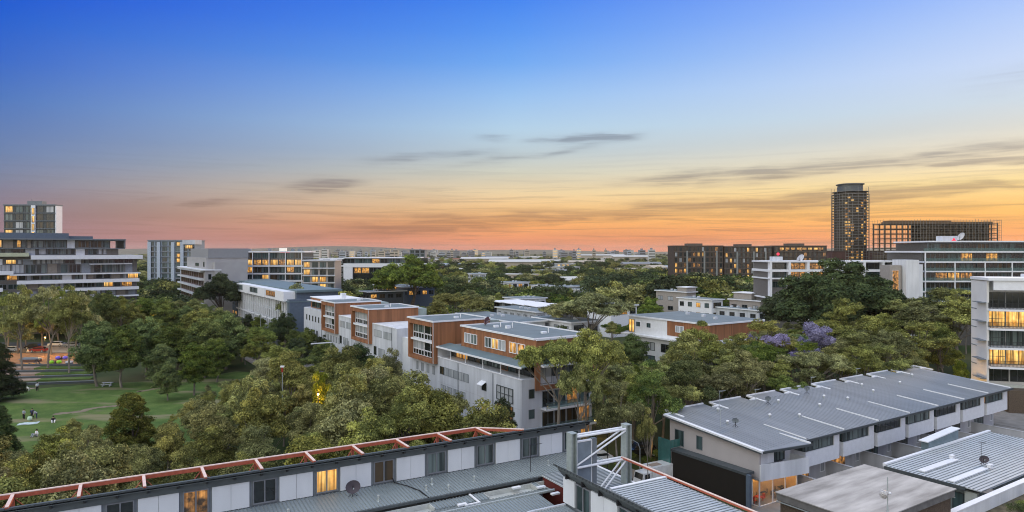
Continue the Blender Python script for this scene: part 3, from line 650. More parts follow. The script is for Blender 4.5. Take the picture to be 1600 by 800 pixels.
# projecting boxes
for y0, y1, kinds in ((26.9, 37.6, 'bcdd'), (58.1, 68.8, 'bbbb'), (80, 90.6, 'bbdb')):
    yy0, yy1, zz0, zz1 = y0, y1, 9.75, 17.2
    o = MB(); t_ = .55
    o.box(-.9, 0, yy0, yy0+t_, zz0, zz1); o.box(-.9, 0, yy1-t_, yy1, zz0, zz1); o.box(-.9, 0, yy0+t_, yy1-t_, zz0, zz0+.6); o.box(-.9, 0, yy0+t_, yy1-t_, zz1-.9, zz1)
    o.box(0, 11.0, yy0, yy1, zz0, zz1); part('timber_box', o, wood, ar)
    o = MB(); o.box(-1.08, 11.1, yy0-.18, yy0, zz1-.02, zz1+.26); o.box(-1.08, 11.1, yy1, yy1+.18, zz1-.02, zz1+.26); o.box(-1.08, -.9, yy0, yy1, zz1-.02, zz1+.26); o.box(11.0, 11.18, yy0, yy1, zz1-.02, zz1+.26); part('roof_edge', o, whitep, ar)
    o = MB(); o.box(-.89, 10.99, yy0+.01, yy1-.01, zz1, zz1+.08); part('roof', o, rooff, ar)
    o = MB(); o.box(-.97, -.9, yy0-.07, yy0, zz0, zz1); part('corner_trim', o, whitep, ar)
    W_ = (y1-y0-2*t_-.3)/2
    for i in range(2):
        for j, z in enumerate((zz0+.75, zz0+3.85)):
            win(ar, (-.02, yy1-t_-.05, -HALF), .05+i*(W_+.2), z+1.05, W_, 1.7, kinds[i*2+j], 2, whitep, .08, .06)
            win(ar, (-.02, yy1-t_-.05, -HALF), .05+i*(W_+.2), z, W_, 1.0, 'd', 4, whitep, .07, .1)
    o = MB(); o.box(-.6, 0, yy0+t_, yy1-t_, zz0+3.45, zz0+3.8); part('balcony_slab', o, whitep, ar)
    o = MB(); o.box(11.0, 13.2, yy0+.3, yy1, zz0, zz1-.3); part('rear_screen', o, mat('translucent_screen', (.30, .36, .34), .5), ar)
for y0, y1 in ((45.9, 57.6), (69.4, 79.6)):
    o = MB(); o.box(-.12, .1, y0-.05, y1+.05, 14.22, 14.4); part('parapet_capping', o, whitep, ar)
    win(ar, (0, y1, -HALF), .6, 11.6, (y1-y0)*.35, 1.5, 'b', 2, mgrey, .05, .05); win(ar, (0, y1, -HALF), .5*(y1-y0), 11.6, (y1-y0)*.35, 1.5, 'b', 2, mgrey, .05, .05)
    win(ar, (0, y1, -HALF), .4, 7.6, 1.6, 1.9, 'd', 1, mgrey, .05, .05); win(ar, (0, y1, -HALF), 3, 7.6, 3.4, 1.7, 'b', 2, mgrey, .05, .05)
for y in [29+2.3*i for i in range(4)]+[61+2.1*i for i in range(16)]+[97.5, 100, 102.5]:
    if rng.random() < .85: win(ar, (0, y, -HALF), 0, 7.6 if y < 60 else 7.3, 1.0, 1.5, 'b' if y < 97 else 'd', 1, mgrey, .05, .05)
for i, y in enumerate([93.5, 96, 98.6, 101.2, 104, 106.6]): win(ar, (0, y, -HALF), 0, 11.0, .9, 1.5, 'd', 1, mgrey, .05, .05)
for i, y in enumerate([45+8*i for i in range(8)]): win(ar, (0, y, -HALF), 0, 3.4, 5.6, 1.2, 'b', 3, mgrey, .05, .05)
# far end penthouse
o = MB(); o.box(1.5, 11, 91.2, 107.5, 14.3, 17.1); part('timber_box', o, wood, ar)
o = MB(); o.box(1.3, 11.2, 91.0, 107.7, 17.1, 17.3); o.box(.2, 3, 92, 107, 16.3, 16.5); part('roof_edge', o, whitep, ar)
for i in range(4): win(ar, (1.5, 106.5, -HALF), .5+i*3.6, 14.5, 3.0, 1.7, pick('ctd'), 2, dgrey)
o = MB(); o.box(5, 6.2, 92, 93.2, 17.3, 18.8); part('chimney', o, whitep, ar)
for a, t, hh in ((7, 14.5, .5), (6.2, 17, .4), (8, 5.5, .35), (6, 31, .4), (5, 62, .35), (7, 85, .4)):
    b = MB(); zt = 16.8 if t < 23 else 17.25; b.box(a-.4, a+.4, t-.3, t+.3, zt, zt+hh); b.tube((a+.9, t, zt), (a+.9, t, zt+hh+.5), .08); part('roof_vent', b, whitep, ar)
p = rowp(6.2, 20.5); dish('satellite_dish', 'small reddish dish on the grey roof of the near timber block', (p.x, p.y, 16.83), A1+.4, .75, mat('dish_red', (.20, .10, .11), .6), 20, .5)

# ================================================================== white finned apartments further up the street
fa = thing('finned_apartments', 'pale blue white apartments with tall vertical fins and three white boxes on the roof edge', 'apartment building', rowp(0, 128)[:], A1)
b = MB(); b.box(.9, 16, 0, 71, 0, 14.4); part('wall', b, mat('blue_grey_render', (.26, .30, .36), .7, vary=.06), fa)
b = MB(); b.box(.5, 16, 71, 93, 0, 17.6); b.box(.5, 15.9, -2.5, -.02, 0, 15.3); part('end_block', b, bluegrey, fa)
b = MB(); b.box(2.8, 17, -2, 94, 17.3, 18.0); b.box(0.2, 16.2, -2.6, 72, 14.45, 14.75); part('roof', b, roofd, fa)
b = MB(); b.box(3.0, 16, -1, 93, 14.75, 17.3); part('setback_wall', b, bluegrey, fa)
b = MB(); b.box(.2, .88, -.3, 71, 0, 4.3); part('base', b, dgrey, fa)
for y0 in (.3, 23.8, 47.3):
    b = MB(); b.box(-.5, 6, y0, y0+22.6, 14.6, 17.6); o = part('roof_box', b, whitep, fa)
    win(fa, (-.5, y0+22.6, -HALF), 1.0, 15.4, 11.5, 1.8, 'm' if y0 < 1 else 'c', 6, mgrey, .12, .08)
for i in range(25):
    y = .2+i*2.9
    b = MB(); b.box(.5, .9, y, y+.5, 4.6, 14.3); part('fin', b, whitep, fa)
for i in range(24):
    y = .2+i*2.9
    win(fa, (.88, y+2.85, -HALF), .2, 8.3, 2.2, 2.6, pick('dctd'), 2, whitep, .07, .06); win(fa, (.88, y+2.85, -HALF), .2, 4.8, 2.2, 2.6, pick('dctd'), 2, whitep, .07, .06)
    win(fa, (.88, y+2.85, -HALF), .2, 11.6, 2.2, 2.4, pick('bc'), 2, whitep, .07, .06)
for y0, y1 in ((0, 22), (23.5, 71)):
    b = MB(); b.box(-.15, 0, y0, y1, 7.7, 8.2); part('balcony_rail', b, whitep, fa)
for i in range(4):
    for z in (5, 8.5, 12): win(fa, (.5, 92, -HALF), 1.5+i*5, z, 3, 1.3, pick('dcl'), 2, mgrey)

# ================================================================== townhouse row
th = thing('townhouse_row', 'row of white townhouses with balcony boxes under one long grey roof', 'townhouses', PT[:], A1)
excl(PT, A1, -2.5, 69, -40, 17)
BX = [8.9+8.22*k for k in range(8)]
def rz_(y): return 6.8+1.2*y/15.1
b = MB()
def rpiece(x0, x1, y0, y1): b.slab(x0, x1, y0, y1, rz_(y0), rz_(y1), .16)
for k in range(9):
    x0 = 0 if k == 0 else BX[k-1]; x1 = BX[k] if k < 8 else 66.4
    if k == 8: x1 = 66.9
    if x1 <= x0: continue
    sp = min(x0+1.6, x1); rpiece(x0, sp, 0, 14.6 if k else 15.1); rpiece(sp, x1-.002, 0, 16.4)
b.hexa([(0, -.1, 6.64), (7.7, -1.3, 6.64), (7.7, -.001, 6.64), (0, -.001, 6.64), (0, -.1, 6.8), (7.7, -1.3, 6.80), (7.7, -.001, 6.8), (0, -.001, 6.8)])
part('roof', b, rooft, th)
b = MB()
for i in range(int(66/.6)):
    x = .3+.6*i; b.hexa([(x, .1, rz_(.1)), (x+.05, .1, rz_(.1)), (x+.05, 14.5, rz_(14.5)), (x, 14.5, rz_(14.5)), (x, .1, rz_(.1)+.035), (x+.05, .1, rz_(.1)+.035), (x+.05, 14.5, rz_(14.5)+.035), (x, 14.5, rz_(14.5)+.035)])
part('roof_seam', b, rooft, th)['kind'] = 'stuff'
b = MB(); b.slab(-.22, .28, -.2, 15.3, rz_(-.2)+.06, rz_(15.3)+.06, .28); part('end_flashing', b, whitep, th)
for k in range(9):
    x0 = 0 if k == 0 else BX[k-1]; x1 = BX[k] if k < 8 else 66.9
    sp = x0+1.6; b = MB(); zb = rz_(16.4)
    b.box(sp-.25, x1, 16.35, 16.55, zb-.1, zb+.16); b.box(x0, sp, 14.55 if k else 15.05, 14.85 if k else 15.3, rz_(14.6)-.1, rz_(14.6)+.16); b.slab(sp-.3, sp, 13.2, 16.3, rz_(13.2)+.1, rz_(16.3)+.1, .2); part('back_flashing', b, whitep, th)
for k, x in enumerate(BX):
    b = MB(); b.slab(x-.14, x-.06, .1, 6.2, rz_(.1)+.16, rz_(6.2)+.14, .16); part('slot_flashing', b, whitep, th)
    b = MB(); b.slab(x-.055, x+.13, .1, 6.1, rz_(.1)+.06, rz_(6.1)+.05, .05); part('slot_gutter', b, blackp, th)
b = MB(); b.slab(7.55, 7.7, -1.25, 3.0, 6.95, 7.15, .2); part('slot_flashing', b, whitep, th)
b = MB(); b.box(8.8, 67.0, -.12, 0, 6.5, 6.78); b.hexa([(0, -.24, 6.5), (7.8, -1.44, 6.5), (7.8, -1.32, 6.5), (0, -.12, 6.5), (0, -.24, 6.78), (7.8, -1.44, 6.78), (7.8, -1.32, 6.78), (0, -.12, 6.78)]); b.slab(-.34, -.22, -.2, 15.3, rz_(-.2)-.14, rz_(15.3)-.14, .14); part('gutter', b, dgrey, th)
# walls
b = MB(); n = len(b.v)
b.hexa([(0.3, .5, 3.1), (.6, .5, 3.1), (.6, 14.6, 3.1), (.3, 14.6, 3.1), (.3, .5, 6.6), (.6, .5, 6.6), (.6, 14.6, 7.75), (.3, 14.6, 7.75)])
b.box(.3, .6, 3.6, 14.6, 0, 3.1); part('end_wall', b, mauve, th)
b = MB(); b.box(.6, 66.3, 2.6, 14.5, 0, 6.6); part('wall', b, greyw, th)
wf = (.3, 14.6, -HALF)
win(th, wf, .9, 4.3, 1.6, 2.1, 't', 1, mgrey, .07, .05); win(th, wf, 4.6, 4.6, 1.0, 1.75, 't', 1, mgrey, .07, .05)
# first unit: solid upper storey with open terrace
b = MB(); b.box(.6, 3.0, .5, 2.6, 4.9, 6.6); b.box(6.2, 7.8, 1.6, 2.6, 3.1, 6.6); part('upper_wall', b, white, th)
b = MB(); b.hexa([(.3, .3, 3.1), (7.9, -.9, 3.1), (7.9, 2.6, 3.1), (.3, 2.6, 3.1), (.3, .3, 3.4), (7.9, -.9, 3.4), (7.9, 2.6, 3.4), (.3, 2.6, 3.4)])
b.hexa([(.3, .3, 3.4), (7.9, -.9, 3.4), (7.9, -.72, 3.4), (.3, .48, 3.4), (.3, .3, 5.0), (7.9, -.9, 5.0), (7.9, -.72, 5.0), (.3, .48, 5.0)])
b.box(7.72, 7.9, -.7, 1.6, 3.4, 5.0); part('terrace', b, white, th)
win(th, (0, 1.2, 0), 3.05, 4.6, 2.9, 1.95, 'c', 3, dgrey, .07, .1)
def room(root, x0, x1, y0, y1, z0, z1, strength):
    # a lit shop interior: warm floor, walls, ceiling lamp and furniture behind clear glass
    wm = mat('warm_interior', (.55, .38, .20), .7); fm_ = mat('timber_floor', (.42, .22, .08), .5)
    b = MB(); b.box(x0, x1, y1-.1, y1, z0, z1, 0); b.box(x0, x1, y0, y1-.1, z0-.05, z0, 1); b.box(x1-.1, x1, y0, y1-.1, z0, z1, 0); b.box(x0, x1, y0, y1-.1, z1-.05, z1, 0)
    o = part('interior', b, [wm, fm_], root)
    lm = mat('warm_lamp', (1, 1, 1), emis=(1, .62, .25), estr=strength)
    for i in range(3):
        for j in range(2):
            cx, cy = x0+(x1-x0)*(i+.5)/3, y0+(y1-y0)*(j+.5)/2
            b = MB(); b.box(cx-.5, cx+.5, cy-.18, cy+.18, z1-.14, z1-.06); part('lamp', b, lm, o)
    for i in range(4):
        cx, cy = x0+1+(x1-x0-2)*i/3, y0+.9+(i % 2)*1.0
        b = MB(); b.box(cx-.45, cx+.45, cy-.4, cy+.4, z0+.68, z0+.75); b.tube((cx, cy, z0), (cx, cy, z0+.68), .05)
        for s_ in (-.8, .8): b.box(cx+s_-.2, cx+s_+.2, cy-.2, cy+.2, z0+.4, z0+.46); b.box(cx+s_*1.22-.03, cx+s_*1.22+.03, cy-.2, cy+.2, z0+.46, z0+.9); b.tube((cx+s_, cy, z0), (cx+s_, cy, z0+.4), .04)
        part('cafe_table', b, dgrey if i else mat('red_furniture', (.5, .08, .05), .5), o)
b = MB()
for x in (.45, 2.9, 5.3, 7.6): b.box(x-.06, x+.06, .55, .67, .1, 3.08)
b.box(.4, 7.6, .55, .66, 0, .12)
for y in (1.6, 2.6, 3.55): b.box(.36, .48, y-.06, y+.06, .1, 3.08)
b.box(.36, .48, .6, 3.55, 0, .12); part('shopfront_frame', b, whitep, th)
gclr = bpy.data.materials.new('clear_glass'); gclr.use_nodes = True; t_ = gclr.node_tree
tr = t_.nodes.new('ShaderNodeBsdfTransparent'); gl = t_.nodes.new('ShaderNodeBsdfGlossy'); gl.inputs['Roughness'].default_value = .03; mx = t_.nodes.new('ShaderNodeMixShader'); mx.inputs[0].default_value = .08
t_.links.new(tr.outputs[0], mx.inputs[1]); t_.links.new(gl.outputs[0], mx.inputs[2]); t_.links.new(mx.outputs[0], t_.nodes['Material Output'].inputs[0])
b = MB(); b.box(.5, 7.55, .60, .615, .12, 3.05); b.box(.41, .425, .67, 3.5, .12, 3.05); part('shopfront_glass', b, gclr, th)
# cut the solid core back so that the room is open
room(th, .62, 7.9, .7, 2.58, .02, 3.08, 11)
for k in range(7):
    x0 = BX[k]+.45; x1 = BX[k]+7.75
    b = MB(); b.box(x0, x1, .55, 2.6, 3.1, 4.95); b.box(x0+6.1, x1, .55, 2.6, 4.95, 6.62); part('balcony_box', b, whitep, th)
    kd = 'ccdcdct'[k]
    win(th, (0, .75, 0), x0+.05, 4.97, 6.0, 1.62, kd, 5, dgrey, .07, .08)
    win(th, (x0+.08, 2.5, -HALF), .1, 4.97, 1.65, 1.62, 'l' if k == 6 else ('c' if k == 0 else 't'), 1, dgrey, .07, .04)
    b = MB(); b.box(x1, BX[k]+8.22+.45, 1.9, 2.6, 3.1, 6.55); part('infill_wall', b, mauve, th)
    gk = 'lmtdddc'[k]
    win(th, (0, 2.6, 0), x0+.3, .1, 3.4, 2.7, gk, 3, dgrey, .08, .06); win(th, (0, 2.6, 0), x0+6.2, .9, 1.0, 1.7, 'b', 1, whitep, .08, .06)
    b = MB(); b.box(BX[k]-.15, BX[k]+.05, -7.5, 2.6, 0, 2.15 if k < 5 else 1.6); b.box(BX[k]-.2, BX[k]+.1, -7.6, 2.58, 2.15 if k < 5 else 1.6, 2.25 if k < 5 else 1.7); part('garden_wall', b, greyw, th)
b = MB(); b.box(66.0, 66.3, .55, 14.5, 3.1, 6.62); part('far_end_wall', b, whitep, th)
q = [twn(-1, -9), twn(67, -9), twn(67, 2.6), twn(-1, 2.6)]; sheet('courtyard', q, .05, paving)
sheet('forecourt', [twn(67.2, -30), twn(110, -30), twn(110, 12), twn(67.2, 12)], .045, paving)
fw = thing('garden_wall', 'long low white garden wall enclosing the courtyards in front of the townhouses', 'wall', twn(9, -7.8)[:], A1)
b = MB(); b.box(0, 60, -.2, 0, 0, 1.9); part('wall_face', b, greyw, fw); b = MB(); b.box(-.05, 60.05, -.25, .05, 1.9, 2.0); part('capping', b, whitep, fw)
# plants in the courtyards
# dark screen in front of the end wall, teal glass at its back corner
ds = thing('dark_screen_wall', 'large black brown screen wall with grey metal capping against the near end of the townhouses', 'screen wall', twn(-1.5, 1.0)[:], A1)
b = MB(); b.box(0, .5, 0, 11.6, 0, 3.95); part('panel', b, blackp, ds)
b = MB(); b.box(-.06, 1.4, -.1, 11.7, 3.95, 4.25); part('capping', b, dgrey, ds)
b = MB(); b.box(-.05, .3, -.55, -.05, 0, 4.1); part('end_post', b, bluegrey, ds)
b = MB()
for i in range(4): b.box(-.1+.0*i, .06, 11.75+i*.55, 12.25+i*.55, 0, 5.3)
for i in range(3): b.box(.1+.55*i, .6+.55*i, 11.7, 11.8, 4.3, 5.3)
part('glass_screen', b, teal, ds)
# roof furniture of the townhouses
for i, (x, y) in enumerate([(4.6, 8.6), (12.5, 8), (16.5, 6.2), (24, 8), (31.5, 8.2), (29, 10.5), (40, 9), (42, 12), (50, 10), (20, 12), (8, 13), (58, 12)]):
    v = thing('roof_vent', 'small round white roof vent on the townhouse roof', 'roof vent', (twn(x, y)+Vector((0, 0, rz_(y))))[:], 0, 'round vents on the townhouse roof')
    b = MB(); b.tube((0, 0, -.05), (0, 0, .22), .13, k=8); part('pipe', b, steel, v); b = MB(); b.ball((0, 0, .36), .22, sz=.75); part('cowl', b, whitep, v, smooth=True)
for x, y, lb in [(2.5, 8.0, 'antenna with a long boom nearest the white end flashing of the townhouse roof'), (15.5, 12.6, 'tv antenna on the back half of the townhouse roof beside a small dish'), (30.5, 13.6, 'tv antenna near the back edge in the middle of the townhouse roof'), (44, 14, 'farthest tv antenna on the townhouse roof'), (9.8, 14.2, 'thin bare mast at the back edge of the townhouse roof')]:
    p = twn(x, y); antenna(lb, (p.x, p.y, rz_(y)), A1+.9 if x < 5 else A1, 2.3, steel, 2)
for x, y, lb in [(4.4, 7.2, 'grey dish beside the boom antenna on the near part of the townhouse roof'), (17.6, 12.0, 'grey dish on the back half of the townhouse roof'), (28.5, 13.0, 'small dish near the middle of the townhouse roof beside a mast')]:
    p = twn(x, y); dish('satellite_dish', lb, (p.x, p.y, rz_(y)), A1-.9, .42, mat('grey_dish', (.22, .25, .28), .6), 25, .7)

# ================================================================== concrete plant block, bottom right
cb = thing('plant_block', 'weathered flat concrete roof block with brown brick sides and a tall thin mast', 'roof block', gp(1353, 727.5, 7.5)[:], A1)
cb.location.z = 0; cb.rotation_euler.z = R(213.2)
L1, L2 = 14.4, 8.2
b = MB(); b.box(0, L1, 0, L2, 0, 6.75); part('brick_wall', b, brownb, cb)
b = MB(); b.box(-.25, L1+.25, -.25, L2+.25, 6.75, 7.42); part('roof_band', b, concd, cb)
b = MB(); b.box(-.35, L1+.35, -.35, L2+.35, 7.42, 7.5); part('roof_slab', b, concr, cb)
b = MB(); b.box(-.28, L1+.28, -.28, -.2, 6.6, 6.68); b.box(L1+.2, L1+.28, -.2, L2+.28, 6.6, 6.68); b.box(-.28, -.2, -.2, L2+.28, 6.6, 6.68); part('drip_line', b, steel, cb)
am = thing('mast', 'thin steel mast carrying a crumpled white ball antenna on the weathered concrete roof', 'mast', gp(1387, 800, 7.5)[:], 0)
b = MB(); b.tube((0, 0, 0), (0, 0, 3.0), .05); b.tube((0, 0, 0), (0, 0, .5), .1, .07); part('pole', b, steel, am)
def lumpy(c, r, seed, amp=.15, k=14):
    b = MB(); b.ball(c, r, k=k); q = random.Random(seed); d = {}
    for i, v in enumerate(b.v):
        key = (round(v[0], 3), round(v[1], 3), round(v[2], 3))
        if key not in d: d[key] = 1+q.uniform(-amp, amp)
        b.v[i] = tuple(Vector(c)+(Vector(v)-Vector(c))*d[key])
    return b
part('ball', lumpy((-.32, 0, 1.55), .36, 4, .14), mat('foil_white', (.45, .43, .42), .5, vary=.4, scale=9), am)
b = MB(); b.ball((.18, 0, 1.6), .14); b.tube((-.1, 0, 1.6), (.15, 0, 1.6), .03); part('clamp', b, whitep, am)

# ================================================================== metal roofed house and white parapet, bottom right
mh = thing('metal_roof_house', 'house with pale ribbed metal roof and raised skylight box in front of the townhouses', 'house', (0, 0, 0), A1)
o = gp(1384, 728, 5.0); mh.location = (o.x, o.y, 0); excl(o, A1, -3, 30, -15, 5)
b = MB(); b.box(.8, 27, -9.4, -.6, 0, 4.45); part('wall', b, mat('grey_green_panel', (.20, .235, .23), .6, vary=.1), mh)
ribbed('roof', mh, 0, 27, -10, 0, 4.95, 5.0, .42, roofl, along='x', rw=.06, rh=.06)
b = MB(); b.box(-.18, 0, -8.4, .1, 4.6, 4.98); b.box(-.18, 1.6, -10.6, -10, 4.6, 4.95); part('gutter', b, dgrey, mh)
b = MB(); b.box(0, 27, -.02, .35, 4.85, 5.25); part('back_capping', b, whitep, mh)
b = MB(); b.box(1.2, 9.2, -3.75, -2.95, 5.03, 5.16); b.box(.3, 8.4, -7.2, -6.5, 5.03, 5.16); part('roof_panel', b, whitep, mh)
b = MB(); b.hexa([(10.8, .4, 4.9), (18.6, .4, 4.9), (18.6, 1.3, 4.9), (10.8, 1.3, 4.9), (10.8, .4, 6.0), (18.6, .4, 6.5), (18.6, 1.3, 6.5), (10.8, 1.3, 6.0)]); sk = part('skylight_box', b, mat('skylight_glass', (.13, .18, .20), .15, spec=.6), mh)
b = MB(); b.hexa([(10.4, .3, 6.0), (18.9, .3, 6.52), (18.9, 1.4, 6.52), (10.4, 1.4, 6.0), (10.4, .3, 6.12), (18.9, .3, 6.64), (18.9, 1.4, 6.64), (10.4, 1.4, 6.12)]); part('lid', b, whitep, sk)
for i in range(3): win(mh, (.8, -1.5, -HALF), .5+i*2.4, .7, 2.1, 3.3, pick('td'), 2, dgrey)
b = MB(); b.box(.3, .8, -9.4, -8.2, 0, 4.45); part('pale_wall', b, mat('sage_render', (.42, .44, .40), .8), mh)
for x, y in ((8.9, -3.2), (8.6, -7.3)):
    b = MB(); b.box(x, x+.6, y, y+.35, 5.16, 5.45); b.box(x-.05, x+.65, y-.05, y+.4, 5.45, 5.52); part('roof_vent', b, whitep, mh)
p = mh.location+U1*9.5-V1*6.0; antenna('tv antenna with boom standing on the pale ribbed roof at the right', (p.x, p.y, 5.03), A1, 2.6, blackm, 2)
p = mh.location+U1*10.2-V1*6.0; dish('satellite_dish', 'dark mesh dish beside the antenna on the pale ribbed roof', (p.x, p.y, 5.03), A1-1.0, .5, MATS['dish_mesh'], 20, .35)
pw = thing('parapet_wall', 'thick white parapet wall with shrubs growing in front of it in the bottom right corner', 'wall', gp(1470, 803, 5.2)[:], A1)
pw.location.z = 0
b = MB(); b.box(-3, 34, -.5, 0, 0, 5.1); part('wall_face', b, white, pw); b = MB(); b.box(-3.05, 34, -.56, .06, 5.1, 5.2); part('capping', b, whitep, pw)
b = MB(); b.box(-3, 34, -14, -.52, 0, 3.9); o = part('planter_bed', b, mat('planting_soil', (.10, .085, .055), .95, vary=.4, scale=1.5), pw)

# ================================================================== right edge apartments
def slabfloors(root, L, D, z0, zt, n, proj, m, th=.3):
    for k in range(n+1):
        z = z0+(zt-z0)*k/n; b = MB(); b.box(-proj, L+proj*.2, -proj, D, z-th, z); part('floor_slab', b, m, root)
ra = thing('apartment_tower', 'white apartment block cut by the right edge with lit balconies and black railings', 'apartment building', (at(1545, 128), 128, 0), R(-14))
excl(ra.location, R(-14), -8, 40, -6, 20)
ra.location = (at(1545, 130), 130, 0)
st = 3.58; z0 = -1.4
b = MB(); b.box(0, 34, 2.2, 7, 0, 24.4); part('wall', b, mat('white_render_side', (.64, .63, .62), .8, vary=.05, scale=.3), ra)
b = MB(); b.box(-.4, -.001, -.2, 7.0, 0, 24.2); part('side_wall', b, MATS['white_render_side'], ra)
b = MB(); b.box(-.6, 34, -1.5, 7, 24.4, 24.9); b.box(.4, 34, -1.2, -.9, 22.6, 24.4); part('roof', b, whitep, ra)
b = MB(); b.box(8, 34, 2, 6.5, 24.9, 25.5); part('roof_upstand', b, whitep, ra)
for k in range(6):
    z = 19.0-k*3.62
    if k in (0, 1, 2, 3):
        kk = 'dLcL'[k]
        for i in range(4): win(ra, (0, 2.2, 0), .4+i*3.3, z+.05, 3.2, 3.0, kk if i < 3 else ('l' if kk == 'L' else kk), 3, dgrey, .09, .08, 2 if i == 0 else 1)
        bo = MB(); bo.box(-.2, 34, -1.3, 2.2, z-.38, z); bo = part('balcony', bo, whitep, ra); rb = MB(); rb.box(-.15, 34, -1.26, -1.2, z+1.1, z+1.16); rb.box(-.15, 34, -1.26, -1.2, z+.05, z+.1); rb.box(-.2, -.14, -1.26, 2.1, z+1.1, z+1.16)
        for i in range(150): rb.box(-.12+i*.22, -.08+i*.22, -1.25, -1.21, z+.1, z+1.1)
        for i in range(15): rb.box(-.19, -.15, -1.2+i*.22, -1.16+i*.22, z+.1, z+1.1)
        part('railing', rb, blackm, bo)
    elif k == 4:
        for i in range(8): win(ra, (0, 2.2, 0), .4+i*4, z+.4, 3.8, 2.4, 'd', 3, dgrey, .09, .08)
        balcony(ra, (0, 2.2, 0), -.1, z-1.4, 34, 2.4, MATS['sage_render'], 1.6, .3, solid=True)
    else:
        for i in range(8): win(ra, (0, 2.2, 0), .4+i*4, z-1.2, 3.8, 2.4, 'lnnd'[i % 4], 3, dgrey, .09, .08)
        balcony(ra, (0, 2.2, 0), 2, z-2.6, 34, 3.2, whitep, 1.2, .3, solid=True)
for k in range(5):
    b = MB(); z = 20.2-k*3.62; b.box(-1.4, -.4, -.1, 4, z-.12, z); b.box(-.46, -.40, 4.4, 6.8, z-1.6, z-1.45); part('side_ledge', b, mgrey, ra)
b = MB(); b.box(2, 30, -3.4, -.6, 0, 4.2); part('timber_base', b, brownb, ra)

# ================================================================== generic building helpers for the distance
def storeyed(name, label, cat, loc, rz, L, D, zt, st, nb, kinds, wallm, slabm, side='both', base=0, th=.45, proj=.8, mull=2, roofmat=None, frw=.75, nwin=95, rails=False):
    t = thing(name, label, cat, (loc[0], loc[1], 0), rz); excl(loc, rz, -2, L+2, -2, D+2)
    b = MB(); b.box(0, L, 0, D, base, zt-.3); part('wall', b, wallm, t)
    b = MB(); b.box(-proj*.6, L+proj*.6, -proj, D+.3, zt-.3, zt+.25); part('roof', b, roofmat or slabm, t)
    k = 0; cnt = 0; z = zt-st
    while z > base+1 and cnt < nwin:
        b = MB(); b.box(-.05, L+.05, -proj, -.001, z-th, z); part('floor_slab', b, slabm, t)
        if side == 'both': b = MB(); b.box(-proj, -.051, -proj, D, z-th, z); part('floor_slab', b, slabm, t)
        w_ = L/nb
        for i in range(nb):
            win(t, (0, 0, 0), i*w_+w_*(1-frw)/2, z+.1, w_*frw, st-th-.35, pick(kinds), mull, dgrey, .12, .1); cnt += 1
        if side == 'both':
            nd = max(1, int(D/w_))
            for i in range(nd): win(t, (0, D, -HALF), i*D/nd+D/nd*.15, z+.1, D/nd*.7, st-th-.35, pick(kinds), mull, dgrey, .12, .1); cnt += 1
        if rails:
            b = MB(); b.box(0, L, -proj, -proj+.06, z, z+1.0); part('railing', b, g_rail, t)
        z -= st
    return t

# ---- left: long banded apartments at the park's back
a38 = R(38)
Rp = Vector((at(215, 265), 265, 0)); L0 = 78.; org = Rp-Vector((math.cos(a38), math.sin(a38), 0))*L0
ba = thing('banded_apartments', 'wide apartment building with long white balcony bands behind the park on the left edge', 'apartment building', org[:], a38)
excl(org, a38, -2, L0+3, -3, 30)
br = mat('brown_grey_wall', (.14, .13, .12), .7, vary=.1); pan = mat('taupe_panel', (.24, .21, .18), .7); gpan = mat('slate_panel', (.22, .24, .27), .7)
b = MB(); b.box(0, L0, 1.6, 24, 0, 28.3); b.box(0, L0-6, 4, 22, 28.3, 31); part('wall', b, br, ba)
b = MB(); b.box(0, L0-9, 2.0, 22, 31, 34.0); part('penthouse', b, mat('penthouse_wall', (.10, .095, .085), .6), ba)
b = MB(); b.box(-1, L0-4, -.2, 23, 34.0, 34.5); b.box(-1, L0-4, 2.0, 22, 30.7, 31.0); b.box(L0-4.5, L0-4, 1.0, 22, 31, 34.0); part('penthouse_roof', b, mgrey, ba)
b = MB(); b.box(L0-70, L0-22, 6, 18, 34.5, 36.6); b.box(L0-22, L0-14, 8, 18, 34.5, 35.6); part('roof_plant', b, bluegrey, ba)
for z, h_, x0, x1, pj in ((28.4, 1.5, L0-34, L0+1.5, 1.6), (21.7, .45, L0-40, L0+.8, 1.2), (19.4, 1.25, L0-38, L0+.4, 1.3), (16.3, 1.1, L0-30, L0+.2, 1.3), (13.1, .5, L0-38, L0+.2, 1.2), (10, .6, L0-38, L0, 1.2), (22.9, 1.3, L0-78, L0-39, 1.3), (17.0, 1.3, L0-78, L0-42, 1.2), (25.2, .3, L0-16, L0-2, .6), (29.3, 1.3, L0-78, L0-34.5, 1.5)):
    b = MB(); b.box(x0, x1, -pj, 24, z-h_, z); part('balcony_band', b, whitep if z != 29.3 else mat('cream_band', (.50, .52, .36), .7), ba)
cnt = 0
for z, hh in ((31.2, 2.6), (28.6, 2.2), (25.3, 1.6), (21.9, 3.2), (19.5, 1.9), (16.4, 1.8), (13.2, 2.0)):
    x = L0-46
    top = z > 28.5
    y_ = 2.0 if z > 31 else (4.0 if z > 28.5 else 1.6)
    while x < (L0-10 if top else L0-2) and cnt < 96:
        w_ = rng.choice((1.2, 2.2, 3.0, 3.6)); r = rng.random()
        if r < .7:
            kd = pick('ddcttcbL' if w_ > 2 else 'bbbt') if not (z > 31) else pick('ntLtcm'); 
            if kd == 'L' and rng.random() < .4: kd = 'l'
            win(ba, (0, y_, 0), x, z, w_, hh, kd, max(1, int(w_/1.2)), mgrey, .12, .1); cnt += 1
        else:
            b = MB(); b.box(x, x+w_*.8, y_-.15, y_, z-.2, z+hh+.2); part('panel', b, pick([pan, lgrey, gpan, whitep]), ba)
        x += w_+.35
